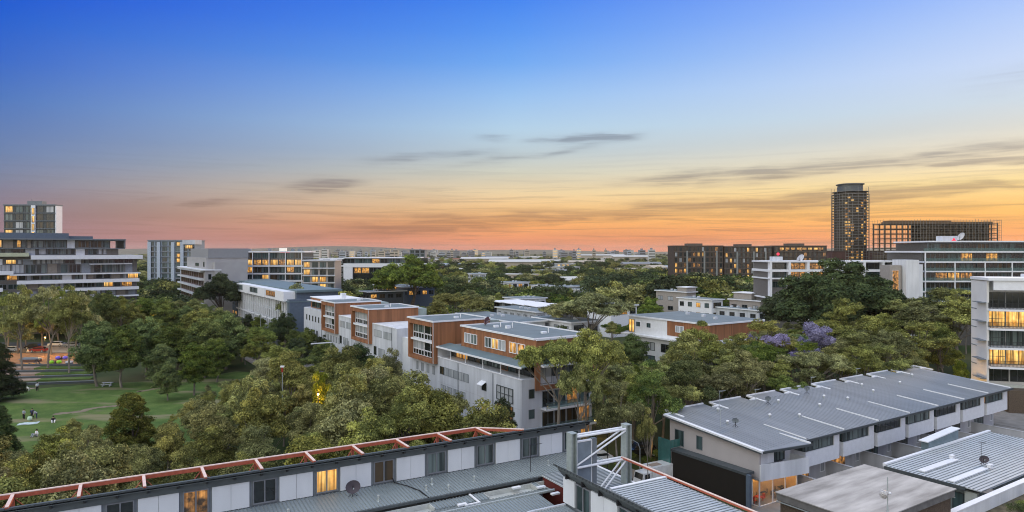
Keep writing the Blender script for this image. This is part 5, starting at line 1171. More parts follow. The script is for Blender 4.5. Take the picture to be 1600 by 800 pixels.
def crown_mesh(name, seed, clumps, leaf, dens, m, inner=.25):
    """clumps: list of (centre, radius, flatten); leaves are small quads scattered on and in every clump"""
    r = np.random.default_rng(seed); P, N, T, S = [], [], [], []
    clumps = list(clumps)
    for c, rad, fl in list(clumps):
        for k in range(1):
            a = r.uniform(0, 6.283); clumps.append(((c[0]+rad*.95*math.cos(a), c[1]+rad*.95*math.sin(a), c[2]+rad*r.uniform(-.2, .65)), rad*r.uniform(.3, .5), fl))
    for c, rad, fl in clumps:
        n = int(dens*rad*rad)
        d = r.normal(size=(n, 3)); d /= np.linalg.norm(d, axis=1)[:, None]
        low = d[:, 2] < -.25; d[low, 2] *= -.6; d /= np.linalg.norm(d, axis=1)[:, None]
        lump = 1+.16*np.sin(d[:, 0]*5+seed+c[0])*np.cos(d[:, 1]*5+c[1])+.13*np.sin(d[:, 2]*7+c[2]*3+d[:, 0]*4)
        rr = rad*lump*np.where(r.random(n) < inner, r.uniform(.55, .95, n), r.uniform(.9, 1.08, n))
        p = d*rr[:, None]; p[:, 2] *= fl
        w3 = p+np.array(c); gap = np.sin(w3[:, 0]*3.1+seed)*np.sin(w3[:, 1]*2.7+1.3*seed)+np.sin(w3[:, 2]*4.3+w3[:, 0]*1.7)*.7+np.sin(w3[:, 0]*8.3+w3[:, 1]*7.1)*.35
        keep = r.random(n) < np.clip(.95+gap*.55, .12, 1); p, d = p[keep], d[keep]; n = len(p); P.append(p+np.array(c)+r.normal(size=(n, 3))*.07*min(rad, 1.2))
        nn = d.copy(); nn[:, 2] = nn[:, 2]*1.0+.35; nn += r.normal(size=(n, 3))*.38; nn /= np.linalg.norm(nn, axis=1)[:, None]; N.append(nn)
        T.append(np.clip(r.normal(.42+.17*r.normal(), .24, n), 0, 1)); S.append(leaf*r.uniform(.5, 1.3, n))
    P = np.concatenate(P); N = np.concatenate(N); T = np.concatenate(T); S = np.concatenate(S); n = len(P)
    a = np.cross(N, r.normal(size=(n, 3))); a /= np.linalg.norm(a, axis=1)[:, None]; b_ = np.cross(N, a)
    a = a*S[:, None]*.5; b_ = b_*S[:, None]*.34
    V = np.stack([P-a, P-b_, P+a, P+b_], 1).reshape(-1, 3)
    me = bpy.data.meshes.new(name); me.vertices.add(4*n); me.vertices.foreach_set('co', V.ravel()); me.loops.add(4*n); me.loops.foreach_set('vertex_index', np.arange(4*n, dtype=np.int32))
    me.polygons.add(n); me.polygons.foreach_set('loop_start', np.arange(0, 4*n, 4, dtype=np.int32)); me.polygons.foreach_set('loop_total', np.full(n, 4, dtype=np.int32))
    me.update(calc_edges=True); at_ = me.attributes.new('tone', 'FLOAT', 'FACE'); at_.data.foreach_set('value', T.astype(np.float32)); me.materials.append(m); return me
def limbs(seed, h_, base_r, clumps, fork=.45, lean=.06):
    q = random.Random(seed); b = MB(); top = Vector((q.uniform(-lean, lean)*h_, q.uniform(-lean, lean)*h_, h_*fork)); mid = top*.5+Vector((q.uniform(-.2, .2), q.uniform(-.2, .2), 0))
    b.tube((0, 0, -.3), mid, base_r, base_r*.8, 7); b.tube(mid, top, base_r*.8, base_r*.62, 7); q.shuffle(clumps := list(clumps)); clumps = clumps[:11]; base_r *= .7
    for c, rad, fl in clumps:
        c = Vector(c)-Vector((0, 0, rad*.2)); f = q.uniform(.35, .6); e = top.lerp(c, f)+Vector((q.uniform(-.4, .4), q.uniform(-.4, .4), q.uniform(-.1, .5)))
        b.tube(top, e, base_r*.45, base_r*.28, 5, cap=False); b.tube(e, c, base_r*.28, base_r*.08, 5, cap=False)
        for k in range(2): b.tube(e, c+Vector((q.uniform(-.6, .6)*rad, q.uniform(-.6, .6)*rad, q.uniform(0, .5)*rad)), base_r*.15, base_r*.05, 4, cap=False)
    return b
def proto(kind, seed):
    q = random.Random(seed*13+5); cl = []
    def domes(n, spread, z0, z1, rr, sub, sr, fl=.85, squash=1.):
        for i in range(n):
            a = 2*math.pi*i/n+q.uniform(-.5, .5); d = spread*math.sqrt(q.uniform(.15, 1)) if i else 0.; zz = z1-rr[1]*.75-(z1-z0)*.55*(d/max(spread, .1))**1.3*q.uniform(.5, 1.2); R0 = q.uniform(*rr)
            cx, cy = d*math.cos(a), d*math.sin(a); cl.append(((cx, cy, zz-.15*R0), R0*.72, fl))
            for k in range(sub):
                ph = q.uniform(0, 6.283); u = q.uniform(-.35, 1); s2 = math.sqrt(max(0, 1-u*u)); cl.append(((cx+R0*.82*s2*math.cos(ph), cy+R0*.82*s2*math.sin(ph), zz+R0*.85*u*squash), q.uniform(*sr), fl))
    if kind == 'gum':
        h_ = 12.0; domes(6, 2.9, 5.0, 12.0, (1.2, 1.9), 8, (.5, .85)); cr = crown_mesh('crown', seed, cl, .20, 900, LM['gum'], .2); tr = limbs(seed, h_, .22, cl, .4)
    elif kind == 'umbrella':
        h_ = 12.5; domes(9, 4.6, 8.6, 12.4, (1.1, 1.7), 7, (.5, .8), .75, .7); cr = crown_mesh('crown', seed, cl, .20, 850, LM['gum'], .2); tr = limbs(seed, h_, .24, cl, .5)
    elif kind == 'brush':
        h_ = 8.5; domes(5, 1.9, 2.2, 8.5, (1.2, 1.9), 10, (.45, .75), .95); cr = crown_mesh('crown', seed, cl, .165, 1250, LM['brush'], .2); tr = limbs(seed, h_, .17, cl, .3)
    elif kind == 'round':
        h_ = 10; domes(7, 2.3, 3.0, 10.0, (1.4, 2.1), 9, (.55, .9), .95); domes(6, 2.5, 1.5, 6.6, (1.3, 1.8), 7, (.55, .9), .95); cr = crown_mesh('crown', seed, cl, .21, 800, LM['green'], .2); tr = limbs(seed, h_, .24, cl, .26)
    elif kind == 'cone':
        h_ = 10.5
        for i in range(150):
            f = q.random()**1.05; z = .6+9.2*f; rr = (3.3*(1-f)**.5+.1)*math.sqrt(q.uniform(.2, 1)); a = q.uniform(0, 6.283); cl.append(((rr*math.cos(a), rr*math.sin(a), z), q.uniform(.55, .95)*(1.15-.45*f), .95))
        cr = crown_mesh('crown', seed, cl, .19, 950, LM['bright'], .2); tr = limbs(seed, h_, .22, cl[:12], .3)
    elif kind == 'fig':
        h_ = 16; domes(13, 7.4, 5.0, 16.0, (2.2, 3.4), 10, (.9, 1.5), .85, .9); cr = crown_mesh('crown', seed, cl, .40, 260, LM['dark'], .2); tr = limbs(seed, h_, .6, cl[:24], .3)
    elif kind == 'jacaranda':
        h_ = 11; domes(7, 3.3, 6.0, 11.0, (1.1, 1.7), 8, (.5, .8), .8); cr = crown_mesh('crown', seed, cl, .22, 750, LM['purple'], .2); tr = limbs(seed, h_, .24, cl, .42)
    elif kind == 'shrub':
        h_ = 3
        for i in range(9):
            a = q.uniform(0, 6.283); rr = 1.2*math.sqrt(q.random()); cl.append(((rr*math.cos(a), rr*math.sin(a), .7+q.random()*1.3), q.uniform(.5, .9), .9))
        cr = crown_mesh('crown', seed, cl, .13, 900, LM['green'], .2); tr = limbs(seed, h_, .07, cl, .2)
    trm = tr.mesh('trunk', barkd if kind in ('fig', 'cone', 'shrub') else bark)
    return cr, trm, h_
PROTO = {'gum': [proto('gum', s) for s in range(1, 8)], 'umbrella': [proto('umbrella', s) for s in range(11, 15)], 'brush': [proto('brush', s) for s in range(21, 27)], 'round': [proto('round', s) for s in range(31, 35)],
         'cone': [proto('cone', 41)], 'fig': [proto('fig', s) for s in (51, 52)], 'jacaranda': [proto('jacaranda', 61)], 'shrub': [proto('shrub', s) for s in (71, 72)]}
TREES = []
VAR = {}
def crown_variant(me, lk):
    if lk is None: return me
    k = (me.name, lk)
    if k not in VAR: c = me.copy(); c.materials.clear(); c.materials.append(LM[lk]); VAR[k] = c
    return VAR[k]
def tree(kind, x, y, h_, label, group=None, wide=1., name=None, leaf=None, cat='tree', z=0., seed=None):
    q = random.Random(int(x*131+y*17)) if seed is None else random.Random(seed)
    cr, trm, h0 = q.choice(PROTO[kind]); s = h_/h0
    nm = name or {'gum': 'gum_tree', 'umbrella': 'gum_tree', 'brush': 'paperbark_tree', 'round': 'park_tree', 'cone': 'conical_tree', 'fig': 'fig_tree', 'jacaranda': 'jacaranda_tree', 'shrub': 'shrub'}[kind]
    o = thing(nm, label, cat, (x, y, z), q.uniform(0, 6.28), group); o.scale = (s*wide, s*wide, s)
    link('trunk', trm, o); link('crown', crown_variant(cr, leaf), o); TREES.append((x, y)); return o
def px_tree(kind, px, ytop, Y, label, **k):       # crown top at this photo pixel, standing at distance Y
    return tree(kind, at(px, Y), Y, max(2., zat(ytop, Y)), label, **k)
# individually placed trees
px_tree('cone', 204, 612, 96, 'tall dense bright tipped conical tree standing alone at the near edge of the lawn', wide=1.2)
px_tree('round', 262, 568, 137, 'small round park tree with a pale trunk standing out on the lawn', wide=.95)
px_tree('round', 303, 540, 142, 'park tree with a leaning white trunk right of the small lawn tree', wide=1.0)
px_tree('round', 152, 506, 151, 'left one of the two big dark park trees joined above the terrace end', wide=1.0, leaf='green')
px_tree('round', 190, 514, 150, 'right one of the two big dark park trees joined above the terrace end', wide=1.0, leaf='green')
px_tree('round', 226, 500, 163, 'green park tree behind the right one of the joined pair')
px_tree('round', 252, 540, 152, 'medium green park tree left of the small lawn tree')
px_tree('round', 338, 532, 156, 'park tree between the lawn and the dark round tree by the street')
px_tree('fig', 377, 514, 185, 'dark dense round tree beside the street at the right end of the lawn', wide=.8, leaf='dark')
px_tree('cone', -4, 535, 137, 'dark conifer cut by the left edge beside the terraces', leaf='dark', wide=1.1)
px_tree('cone', -2, 632, 100, 'dark tree cut by the left edge above the near grove', leaf='dark', wide=1.)
for px, yt, Y, lb in ((35, 470, 168, 'tall thin gum on the playground edge, leftmost of the row'), (74, 462, 172, 'tall thin gum behind the playground bins'), (108, 470, 166, 'tall thin gum beside the grey bin box in the playground'), (128, 478, 175, 'slim gum at the right end of the playground'), (12, 478, 178, 'slim gum near the left edge behind the conifer')):
    px_tree('gum', px, yt-18, Y, lb, wide=.72)
for i, (px, yt, Y, kd) in enumerate(((-12, 462, 205, 'gum'), (12, 455, 212, 'round'), (40, 452, 218, 'gum'), (66, 458, 208, 'round'), (92, 450, 216, 'gum'), (118, 452, 210, 'round'), (142, 456, 218, 'gum'), (165, 458, 205, 'round'), (190, 464, 214, 'gum'), (28, 470, 200, 'round'), (80, 468, 198, 'gum'), (132, 466, 196, 'round'), (212, 474, 225, 'round'))):
    px_tree(kd, px, yt, Y, 'tall green tree at the foot of the banded apartments, %s from the left' % 'first second third fourth fifth sixth seventh eighth ninth tenth eleventh twelfth thirteenth'.split()[sorted([-12, 12, 40, 66, 92, 118, 142, 165, 190, 28, 80, 132, 212]).index(px)], group='trees at the foot of the banded apartments', wide=.75, leaf=('gum', 'green', None)[i % 3])
px_tree('fig', 1310, 412, 190, 'huge dark fig tree in front of the white grid building', wide=1.12)
px_tree('fig', 1262, 440, 200, 'dark spreading fig at the left shoulder of the huge one')
px_tree('fig', 1372, 446, 198, 'dark fig thinning out towards the white stair tower', wide=.9)
px_tree('fig', 640, 402, 330, 'big dark green dense fig behind the house roofs in the centre left', wide=1.1, leaf='green')
px_tree('umbrella', 708, 456, 205, 'broad umbrella crowned gum left of the sawtooth terrace', wide=1.35)
px_tree('umbrella', 735, 452, 215, 'umbrella crowned gum next to the broad one, touching the sawtooth terrace', wide=1.05)
px_tree('umbrella', 930, 456, 170, 'wide umbrella gum with open branches right of the near timber block', wide=1.3)
px_tree('umbrella', 882, 468, 178, 'umbrella gum with many gaps left of the wide one behind the timber block', wide=1.1)
px_tree('jacaranda', 1268, 506, 136, 'jacaranda in purple bloom, right and fuller one', wide=.78)
px_tree('jacaranda', 1218, 524, 133, 'jacaranda in purple bloom partly hidden by gums, left one', wide=1.0)
px_tree('jacaranda', 1172, 524, 142, 'small purple jacaranda glimpse beside the timber clad block', wide=.45)
px_tree('gum', 1322, 470, 150, 'pale tipped gum with visible white branches left of the right grove', wide=1.15, leaf='gum')
px_tree('gum', 1196, 497, 138, 'round topped gum in front of the right end of the timber clad block', wide=1.2)
px_tree('gum', 1098, 508, 130, 'gum standing in front of the corner of the timber clad block', wide=.95)
px_tree('gum', 1075, 520, 118, 'slim gum in front of the white wall of the timber clad block', wide=.9)
px_tree('umbrella', 868, 524, 93, 'tall open gum brushing the corner of the near timber block', wide=.72)
px_tree('umbrella', 921, 512, 97, 'tallest gum beside the glazed end of the near timber block', wide=.7)
px_tree('umbrella', 905, 566, 88, 'lower gum in front of the glazed end of the near timber block', wide=.5)
px_tree('gum', 965, 590, 88, 'gum with pale forked trunk right of the steel tower', wide=.75)
px_tree('gum', 1012, 640, 86, 'thin white trunked gum in the street beside the black car', wide=.35)
px_tree('brush', 412, 556, 130, 'bright olive tree hanging over the street end of the park', leaf='gum', wide=.9)
px_tree('brush', 450, 556, 118, 'olive topped tree left of the red tipped mast in the park grove', leaf='gum', wide=1.05)
px_tree('brush', 535, 548, 116, 'broad olive tree in front of the grey apartment wall', leaf='gum', wide=1.1)
px_tree('brush', 588, 566, 112, 'olive tree in front of the recessed wall between the timber boxes', leaf='gum', wide=1.0)
px_tree('brush', 612, 552, 118, 'slender olive tree top touching the recessed apartment wall', leaf='gum', wide=.6)
px_tree('round', 465, 530, 165, 'deep green street tree at the far foot of the grey apartment row', leaf='dark', wide=1.0)
px_tree('round', 508, 536, 152, 'deep green street tree below the second timber box', leaf='green', wide=1.05)
px_tree('round', 560, 538, 135, 'dark street tree below the grey wall between the timber boxes', leaf='dark', wide=.95)
px_tree('round', 783, 628, 92, 'dark leafed tree tucked against the grey wall of the near block', leaf='dark', wide=.6)
px_tree('round', 463, 448, 218, 'dark gum at the gap between the finned apartments and the apartment row', leaf='gum', wide=.9)
px_tree('fig', 345, 428, 262, 'dark tree at the far end of the finned apartments', wide=.8)
px_tree('gum', 398, 500, 205, 'yellow green street tree beside the lamp post', leaf='bright', wide=.8)
for px, yt, Y, lb in ((1470, 450, 175, 'dark brown green gum in front of the lower floors of the glass terrace building'), (1500, 458, 165, 'tall gum beside the white side wall of the right edge apartments'), (1435, 472, 168, 'rounded gum left of the tall gum by the right edge apartments'), (1405, 468, 172, 'rounded gum below the white stair tower'), (1375, 492, 155, 'broad gum right of the pale tipped one with white branches'), (1440, 500, 150, 'broad dark gum in the middle of the right grove'), (1345, 520, 140, 'low broad gum in front of the purple jacarandas')):
    px_tree('gum', px, yt, Y, lb, wide=1.35)
for i, t_ in enumerate((52, 66, 78, 86, 97, 108, 119, 131, 150, 168)):
    p = rowp(-2.2-.3*(i % 3), t_); tree('round', p.x, p.y, (7.2, 8.0, 7.5, 8.6, 9.5, 8.4, 11.5, 9, 8.5, 8)[i], 'dark green street tree on the pavement, %s from the camera end' % ('first second third fourth fifth sixth seventh eighth ninth tenth'.split()[i]), group='street trees on the pavement of the apartment row', leaf=('dark', 'green', None)[i % 3], wide=.85)
for i, t_ in enumerate((62, 72, 83, 95, 106, 118, 130, 142, 156, 172, 190)):
    p = rowp(-14.6-1.6*(i % 3), t_); tree('round' if i % 2 else 'gum', p.x, p.y, (10, 9.2, 10.5, 11, 9, 10.6, 11, 12, 10.5, 11.5, 12)[i], 'green tree on the park side of the street, %s from the camera end' % ('first second third fourth fifth sixth seventh eighth ninth tenth eleventh'.split()[i]), group='trees on the park side of the street', leaf=('green', 'gum', None)[i % 3], wide=1.1)
# random groves: (polygon of ground points, spacing, kinds, height range, label, group)
def inside(p, poly):
    x, y = p; r = False; n = len(poly)
    for i in range(n):
        x0, y0 = poly[i][0], poly[i][1]; x1, y1 = poly[(i+1) % n][0], poly[(i+1) % n][1]
        if (y0 > y) != (y1 > y) and x < (x1-x0)*(y-y0)/(y1-y0)+x0: r = not r
    return r
def grove(poly, sp, kinds, hr, label, group, n=4000, leafs=(None,), wide=(.9, 1.2), hfun=None, marg=1.5, limit=400, near=True):
    q = random.Random(len(TREES)+3); xs = [p[0] for p in poly]; ys_ = [p[1] for p in poly]; made = []
    for k in range(n):
        x, y = q.uniform(min(xs), max(xs)), q.uniform(min(ys_), max(ys_))
        if not inside((x, y), poly) or abs(x)/y > .80 or blocked(x, y, marg): continue
        if any((x-a)**2+(y-b_)**2 < sp*sp for a, b_ in TREES): continue
        h_ = q.uniform(*hr) if hfun is None else hfun(x, y, q)
        if h_ < 2: continue
        made.append((x, y)); kd = q.choice(kinds)
        tree(kd, x, y, h_, label, group=group, wide=q.uniform(*wide), leaf=q.choice(leafs) if kd != 'jacaranda' else None)
        if len(made) >= limit: break
    return made
# skyline (crown tops) of the grove between the front roof and the lawn, in photo pixels
SK = [(-60, 690), (0, 668), (40, 690), (62, 704), (85, 662), (125, 648), (165, 668), (180, 690), (240, 672), (262, 655), (292, 628), (330, 596), (380, 590), (440, 566), (520, 556), (600, 562), (640, 580), (680, 592), (720, 606), (755, 626), (785, 654), (820, 690), (850, 710)]
def sky_y(px):
    for (a, b_), (c, d) in zip(SK, SK[1:]):
        if a <= px <= c: return b_+(d-b_)*(px-a)/(c-a)
    return 700
def near_h(x, y, q):
    px = 800+FPX*x/y; lim = zat(sky_y(px), y)          # tallest that stays below the grove's skyline
    return min(q.uniform(6.5, 13) if px < 540 else q.uniform(12.5, 15), lim-q.uniform(0, 1.8))
near_poly = [fb_world(-42, 10.5), fb_world(20, 10.5), P0-V1*22-U1*15.2, P0+V1*6-U1*15.2, P0+V1*75-U1*15.5, gp(430, 590), gp(330, 612), gp(250, 672), gp(160, 700), gp(80, 722), gp(60, 800), gp(-90, 800)]
TREES += [(at(497, 95), 95), (at(496, 91.5), 91.5), (at(204, 92), 92), (at(204, 88), 88), (at(196, 84), 84), (at(212, 84), 84)]
grove(near_poly, 4.5, ['brush', 'brush', 'brush', 'gum'], (6, 9), 'olive brown paperbark in the dense grove between the red steel frame and the lawn', 'paperbarks in the grove between the red steel frame and the lawn', hfun=near_h, leafs=(None, None, 'gum'), wide=(.85, 1.1), n=14000, limit=190)
def mid_h(x, y, q):
    px = 800+FPX*x/y; sk = 452 if px < 190 else 468 if px < 330 else 486
    return min(q.uniform(10, 14.5), zat(sk, y))
behind = [gp(-60, 560), gp(40, 535), gp(120, 540), gp(150, 580), gp(240, 592), gp(340, 592), gp(392, 560), gp(392, 520), Vector((-110, 262, 0)), Vector((-250, 262, 0)), Vector((-190, 200, 0))]
grove(behind, 5.4, ['round', 'gum', 'round'], (9, 13), 'green tree in the park wood between the lawn and the long banded apartments', 'trees in the park wood behind the lawn', leafs=(None, 'green', 'gum'), hfun=mid_h, n=8000, limit=110, wide=(.9, 1.25))
strip_poly = [rowp(-2.5, 10), rowp(-2.5, 118), rowp(-.9, 118), rowp(-.9, 10)]
right_poly = [P0+U1*19-V1*2, P0+U1*14+V1*40, twn(2, 60), twn(60, 62), twn(95, 22), twn(70, 18), twn(4, 18), twn(-1, 18), twn(-14, 18), twn(-16, -6), fb_world(38, 4), fb_world(36, 15)]
def right_h(x, y, q):
    px = 800+FPX*x/y; sk = 560 if px < 960 else 556 if px < 1040 else 528 if px < 1200 else 505 if px < 1300 else 480 if px < 1400 else 462
    return min(q.uniform(9.5, 14.5), zat(sk+q.uniform(-4, 14), y))
grove(right_poly, 4.8, ['gum', 'gum', 'umbrella'], (9, 13), 'grey green gum in the belt between the timber boxes and the townhouse row', 'gums in the belt behind the townhouse row', hfun=right_h, n=9000, limit=110, leafs=(None, None, 'green'), wide=(.85, 1.15))
mid_poly = [rowp(16, 10), rowp(16, 230), Vector((-60, 330, 0)), Vector((190, 330, 0)), Vector((160, 205, 0)), twn(90, 25), twn(60, 50), twn(10, 62)]
def far_h(x, y, q):
    px = 800+FPX*x/y; sk = 436 if px < 900 else 425
    if 535 < px < 705 and y < 345: sk = 478
    elif 750 < px < 950 and y < 242: sk = 503
    elif 950 <= px < 1262 and y < 256: sk = 503
    elif 1262 <= px and y < 256: sk = 480
    v = min(q.uniform(8.5, 13), zat(sk, y)); return v if v > 3.5 else 0
grove(mid_poly, 7.0, ['gum', 'umbrella', 'gum', 'round'], (7, 12), 'gum tree growing among the flat roofed houses beyond the apartment row', 'trees among the flat roofed houses of the quarter', hfun=far_h, n=12000, limit=200, leafs=(None, 'gum', 'green'), wide=(.9, 1.25), marg=1.0)
# street shrubs
for px, py in ((985, 722), (1012, 728), (1030, 716), (972, 735)):
    p = gp(px, py); tree('shrub', p.x, p.y, 1.6, 'low green shrub on the verge beside the thin white trunked gum', group='verge shrubs beside the thin white trunked gum', seed=px)
for i, (x, y, s) in enumerate(((9, -3, 1.7), (12, -2.4, 1.3), (15, -2.6, 1.5), (18.5, -3.5, 1.6), (13, -6, 1.4), (17, -7, 1.5), (22, -2.4, 1.7), (7, -5, 1.2), (25, -3, 1.5), (21, -7, 1.4))):
    p = pw.location+U1*x+V1*y; tree('shrub', p.x, p.y, s, 'green shrub in the planted bed before the white parapet wall', group='shrubs in the bed before the white parapet wall', z=3.9, seed=i, leaf='green' if i % 2 else None)
for i, (x, y) in enumerate(((14, -1.2), (22, -1.5), (30.5, -1), (33, -3), (41, -1.4), (47, -2))):
    p = twn(x, y); tree('shrub', p.x, p.y, 1.5, 'dark potted shrub in a townhouse courtyard', group='potted shrubs in the townhouse courtyards', seed=i+40, leaf='dark', wide=.5)
# ------------------------------------------------ far wood: stuff, scattered with geometry nodes
def low_crown(seed, m, flat):
    q = random.Random(seed); cl = [((q.uniform(-3.4, 3.4), q.uniform(-3.4, 3.4), q.uniform(4, 8.5 if not flat else 7)), q.uniform(1.4, 2.6), .75) for i in range(12)]
    me = crown_mesh('far_crown', seed, cl, .75, 42, m, .15); b = MB(); b.tube((0, 0, -1), (0, 0, 6), .3, .2, 5)
    o = bpy.data.objects.new('far_crown', me); return o
fc = bpy.data.collections.new('far_crown_shapes')
for s, lk in ((1, 'green'), (2, 'dark'), (3, 'gum'), (4, 'green'), (5, 'dark'), (6, 'gum')): fc.objects.link(low_crown(s+80, LM[lk], s % 2))
def wood(name, label, n, seed, y0, y1, pxa, pxb, smin, smax, topy):
    q = random.Random(seed); V, S = [], []
    for k in range(n):
        Y = y0*(y1/y0)**q.random(); px = q.uniform(pxa, pxb); x = at(px, Y)
        if blocked(x, Y, 2.5) or (535 < px < 720 and Y < 350) or (750 < px < 950 and Y < 285) or (950 <= px < 1262 and Y < 292): continue
        if math.sin(x*.013+Y*.021+seed)+math.sin(Y*.011-x*.008) > 1.05: continue
        s = q.uniform(smin, smax); lim = zat(topy, Y)/10.2
        V.append((x, Y, -.2)); S.append(min(s, lim))
    me = bpy.data.meshes.new(name); me.from_pydata(V, [], []); a = me.attributes.new('size', 'FLOAT', 'POINT'); a.data.foreach_set('value', S)
    o = link(name, me); tag(o, label, 'wood', kind='stuff')
    ng = bpy.data.node_groups.new(name, 'GeometryNodeTree'); ng.interface.new_socket('Geometry', in_out='INPUT', socket_type='NodeSocketGeometry'); ng.interface.new_socket('Geometry', in_out='OUTPUT', socket_type='NodeSocketGeometry')
    N_ = ng.nodes; gi = N_.new('NodeGroupInput'); go = N_.new('NodeGroupOutput'); ci = N_.new('GeometryNodeCollectionInfo'); ci.inputs['Collection'].default_value = fc; ci.inputs['Separate Children'].default_value = True; ci.inputs['Reset Children'].default_value = True
    ip = N_.new('GeometryNodeInstanceOnPoints'); ip.inputs['Pick Instance'].default_value = True
    rv = N_.new('FunctionNodeRandomValue'); rv.data_type = 'INT'; rv.inputs[4].default_value = 0; rv.inputs[5].default_value = 5
    rr = N_.new('FunctionNodeRandomValue'); rr.data_type = 'FLOAT_VECTOR'; rr.inputs[0].default_value = (0, 0, 0); rr.inputs[1].default_value = (0, 0, 6.28)
    na = N_.new('GeometryNodeInputNamedAttribute'); na.data_type = 'FLOAT'; na.inputs['Name'].default_value = 'size'
    ng.links.new(gi.outputs[0], ip.inputs['Points']); ng.links.new(ci.outputs[0], ip.inputs['Instance']); ng.links.new(rv.outputs[2], ip.inputs['Instance Index']); ng.links.new(rr.outputs[0], ip.inputs['Rotation']); ng.links.new(na.outputs[0], ip.inputs['Scale']); ng.links.new(ip.outputs[0], go.inputs[0])
    o.modifiers.new('scatter', 'NODES').node_group = ng; return o
wood('wood', 'dark green mass of tree tops stretching behind the houses towards the horizon', 3000, 5, 255, 700, -40, 1650, 1.0, 1.5, 406)
wood('distant_wood', 'hazy patches of tree tops far out on the plain below the horizon', 2600, 9, 650, 4200, -60, 1660, 1.1, 1.7, 396)
wood('wood', 'dense dark tree belt in front of the brown apartments and the white grid building', 650, 15, 225, 395, 930, 1460, 1.2, 1.9, 403)

# ================================================================== vehicles
def car(label, loc, rz, paint, L=4.5, W_=1.8, Hh=1.5, name='parked_car', group=None):
    t = thing(name, label, 'car', loc, rz, group)
    prof = [(-.5, .28), (-.5, .55), (-.46, .68), (-.33, .70), (-.24, .98), (.12, 1.0), (.36, .97), (.46, .68), (.5, .62), (.5, .28)]
    b = MB(); hw = W_/2
    def ext(poly, y0, y1, ins=0.):
        n = len(b.v); k = len(poly)
        for y, s_ in ((y0, 1), (y1, 1)): b.v.extend([(x*L, y, z*Hh) for x, z in poly])
        b.f.append(tuple(range(n, n+k))); b.f.append(tuple(range(n+2*k-1, n+k-1, -1))); b.m.extend([0, 0])
        for i in range(k): b.f.append((n+i, n+k+i, n+k+(i+1) % k, n+(i+1) % k)); b.m.append(0)
    ext([(-.5, .22), (-.5, .5), (-.45, .62), (-.30, .66), (.40, .66), (.48, .62), (.5, .5), (.5, .22)], -hw, hw)
    ext([(-.30, .66), (-.20, .96), (-.12, 1.0), (.20, 1.0), (.32, .95), (.42, .66)], -hw+.14, hw-.14)
    part('body', b, paint, t)
    b = MB(); z0, z1 = .68*Hh, .93*Hh
    for s_ in (-1, 1):
        y = s_*(hw-.13); b.hexa([(-.27*L, y-.01, z0), (.38*L, y-.01, z0), (.38*L, y+.01, z0), (-.27*L, y+.01, z0), (-.18*L, y-.01, z1), (.28*L, y-.01, z1), (.28*L, y+.01, z1), (-.18*L, y+.01, z1)])
    b.hexa([(-.305*L, -hw+.2, z0), (-.295*L, -hw+.2, z0), (-.295*L, hw-.2, z0), (-.305*L, hw-.2, z0), (-.215*L, -hw+.25, z1), (-.205*L, -hw+.25, z1), (-.205*L, hw-.25, z1), (-.215*L, hw-.25, z1)])
    b.hexa([(.41*L, -hw+.2, z0), (.425*L, -hw+.2, z0), (.425*L, hw-.2, z0), (.41*L, hw-.2, z0), (.325*L, -hw+.25, z1), (.34*L, -hw+.25, z1), (.34*L, hw-.25, z1), (.325*L, hw-.25, z1)])
    part('windows', b, g_dark, t)
    for x in (-.31, .31):
        for s_ in (-1, 1): b = MB(); b.tube((x*L, s_*(hw-.2), .33), (x*L, s_*(hw+.01), .33), .33, k=14); o = part('wheel', b, rubber, t); b = MB(); b.tube((x*L, s_*(hw+.012), .33), (x*L, s_*(hw+.03), .33), .2, k=10); part('rim', b, steel, o)
    for s_ in (-1, 1):
        b = MB(); b.box(-.505*L, -.495*L, s_*(hw-.35)-.15, s_*(hw-.35)+.15, .52*Hh, .6*Hh); part('headlight', b, whitep, t)
        b = MB(); b.box(.495*L, .505*L, s_*(hw-.3)-.13, s_*(hw-.3)+.13, .5*Hh, .6*Hh); part('tail_light', b, MATS['sign_red'] if False else mat('tail_red', (.35, .01, .01), .3), t)
    return t
pblack = mat('black_paint', (.012, .013, .015), .2, spec=.6, coat=.5); pwhite = mat('white_car_paint', (.68, .68, .68), .3, coat=.4); psilver = mat('silver_paint', (.34, .36, .38), .3, .4, coat=.4); pred = mat('red_paint', (.3, .03, .02), .3, coat=.4)
p = gp(1003, 712); car('black four wheel drive parked in the street between the steel tower and the townhouses', (p.x, p.y, .03), .15, pblack, 4.7, 1.95, 1.8)
p = gp(932, 722); car('white car parked in the street seen through the steel tower', (p.x, p.y, .03), .3, pwhite, 4.5, 1.8, 1.45)
tk = thing('truck', 'white boxed truck with dark windscreen parked behind the red edge beam', 'truck', gp(1012, 757)[:], R(50)); tk.rotation_euler.z = A1-.05; tk.scale = (.85, .85, .72)
b = MB(); b.box(0, 6.2, -1.15, 1.15, .9, 3.3); part('box_body', b, pwhite, tk)
b = MB(); b.hexa([(-2.0, -1.05, .6), (-.1, -1.05, .6), (-.1, 1.05, .6), (-2.0, 1.05, .6), (-1.6, -1.0, 2.5), (-.1, -1.0, 2.5), (-.1, 1.0, 2.5), (-1.6, 1.0, 2.5)]); cabp = part('cab', b, pwhite, tk)
b = MB(); b.hexa([(-1.86, -.9, 1.45), (-1.8, -.9, 1.45), (-1.8, .9, 1.45), (-1.86, .9, 1.45), (-1.68, -.85, 2.35), (-1.6, -.85, 2.35), (-1.6, .85, 2.35), (-1.68, .85, 2.35)]); b.box(-1.4, -.5, -1.07, -1.04, 1.5, 2.3); b.box(-1.4, -.5, 1.04, 1.07, 1.5, 2.3); part('windscreen', b, g_dark, cabp)
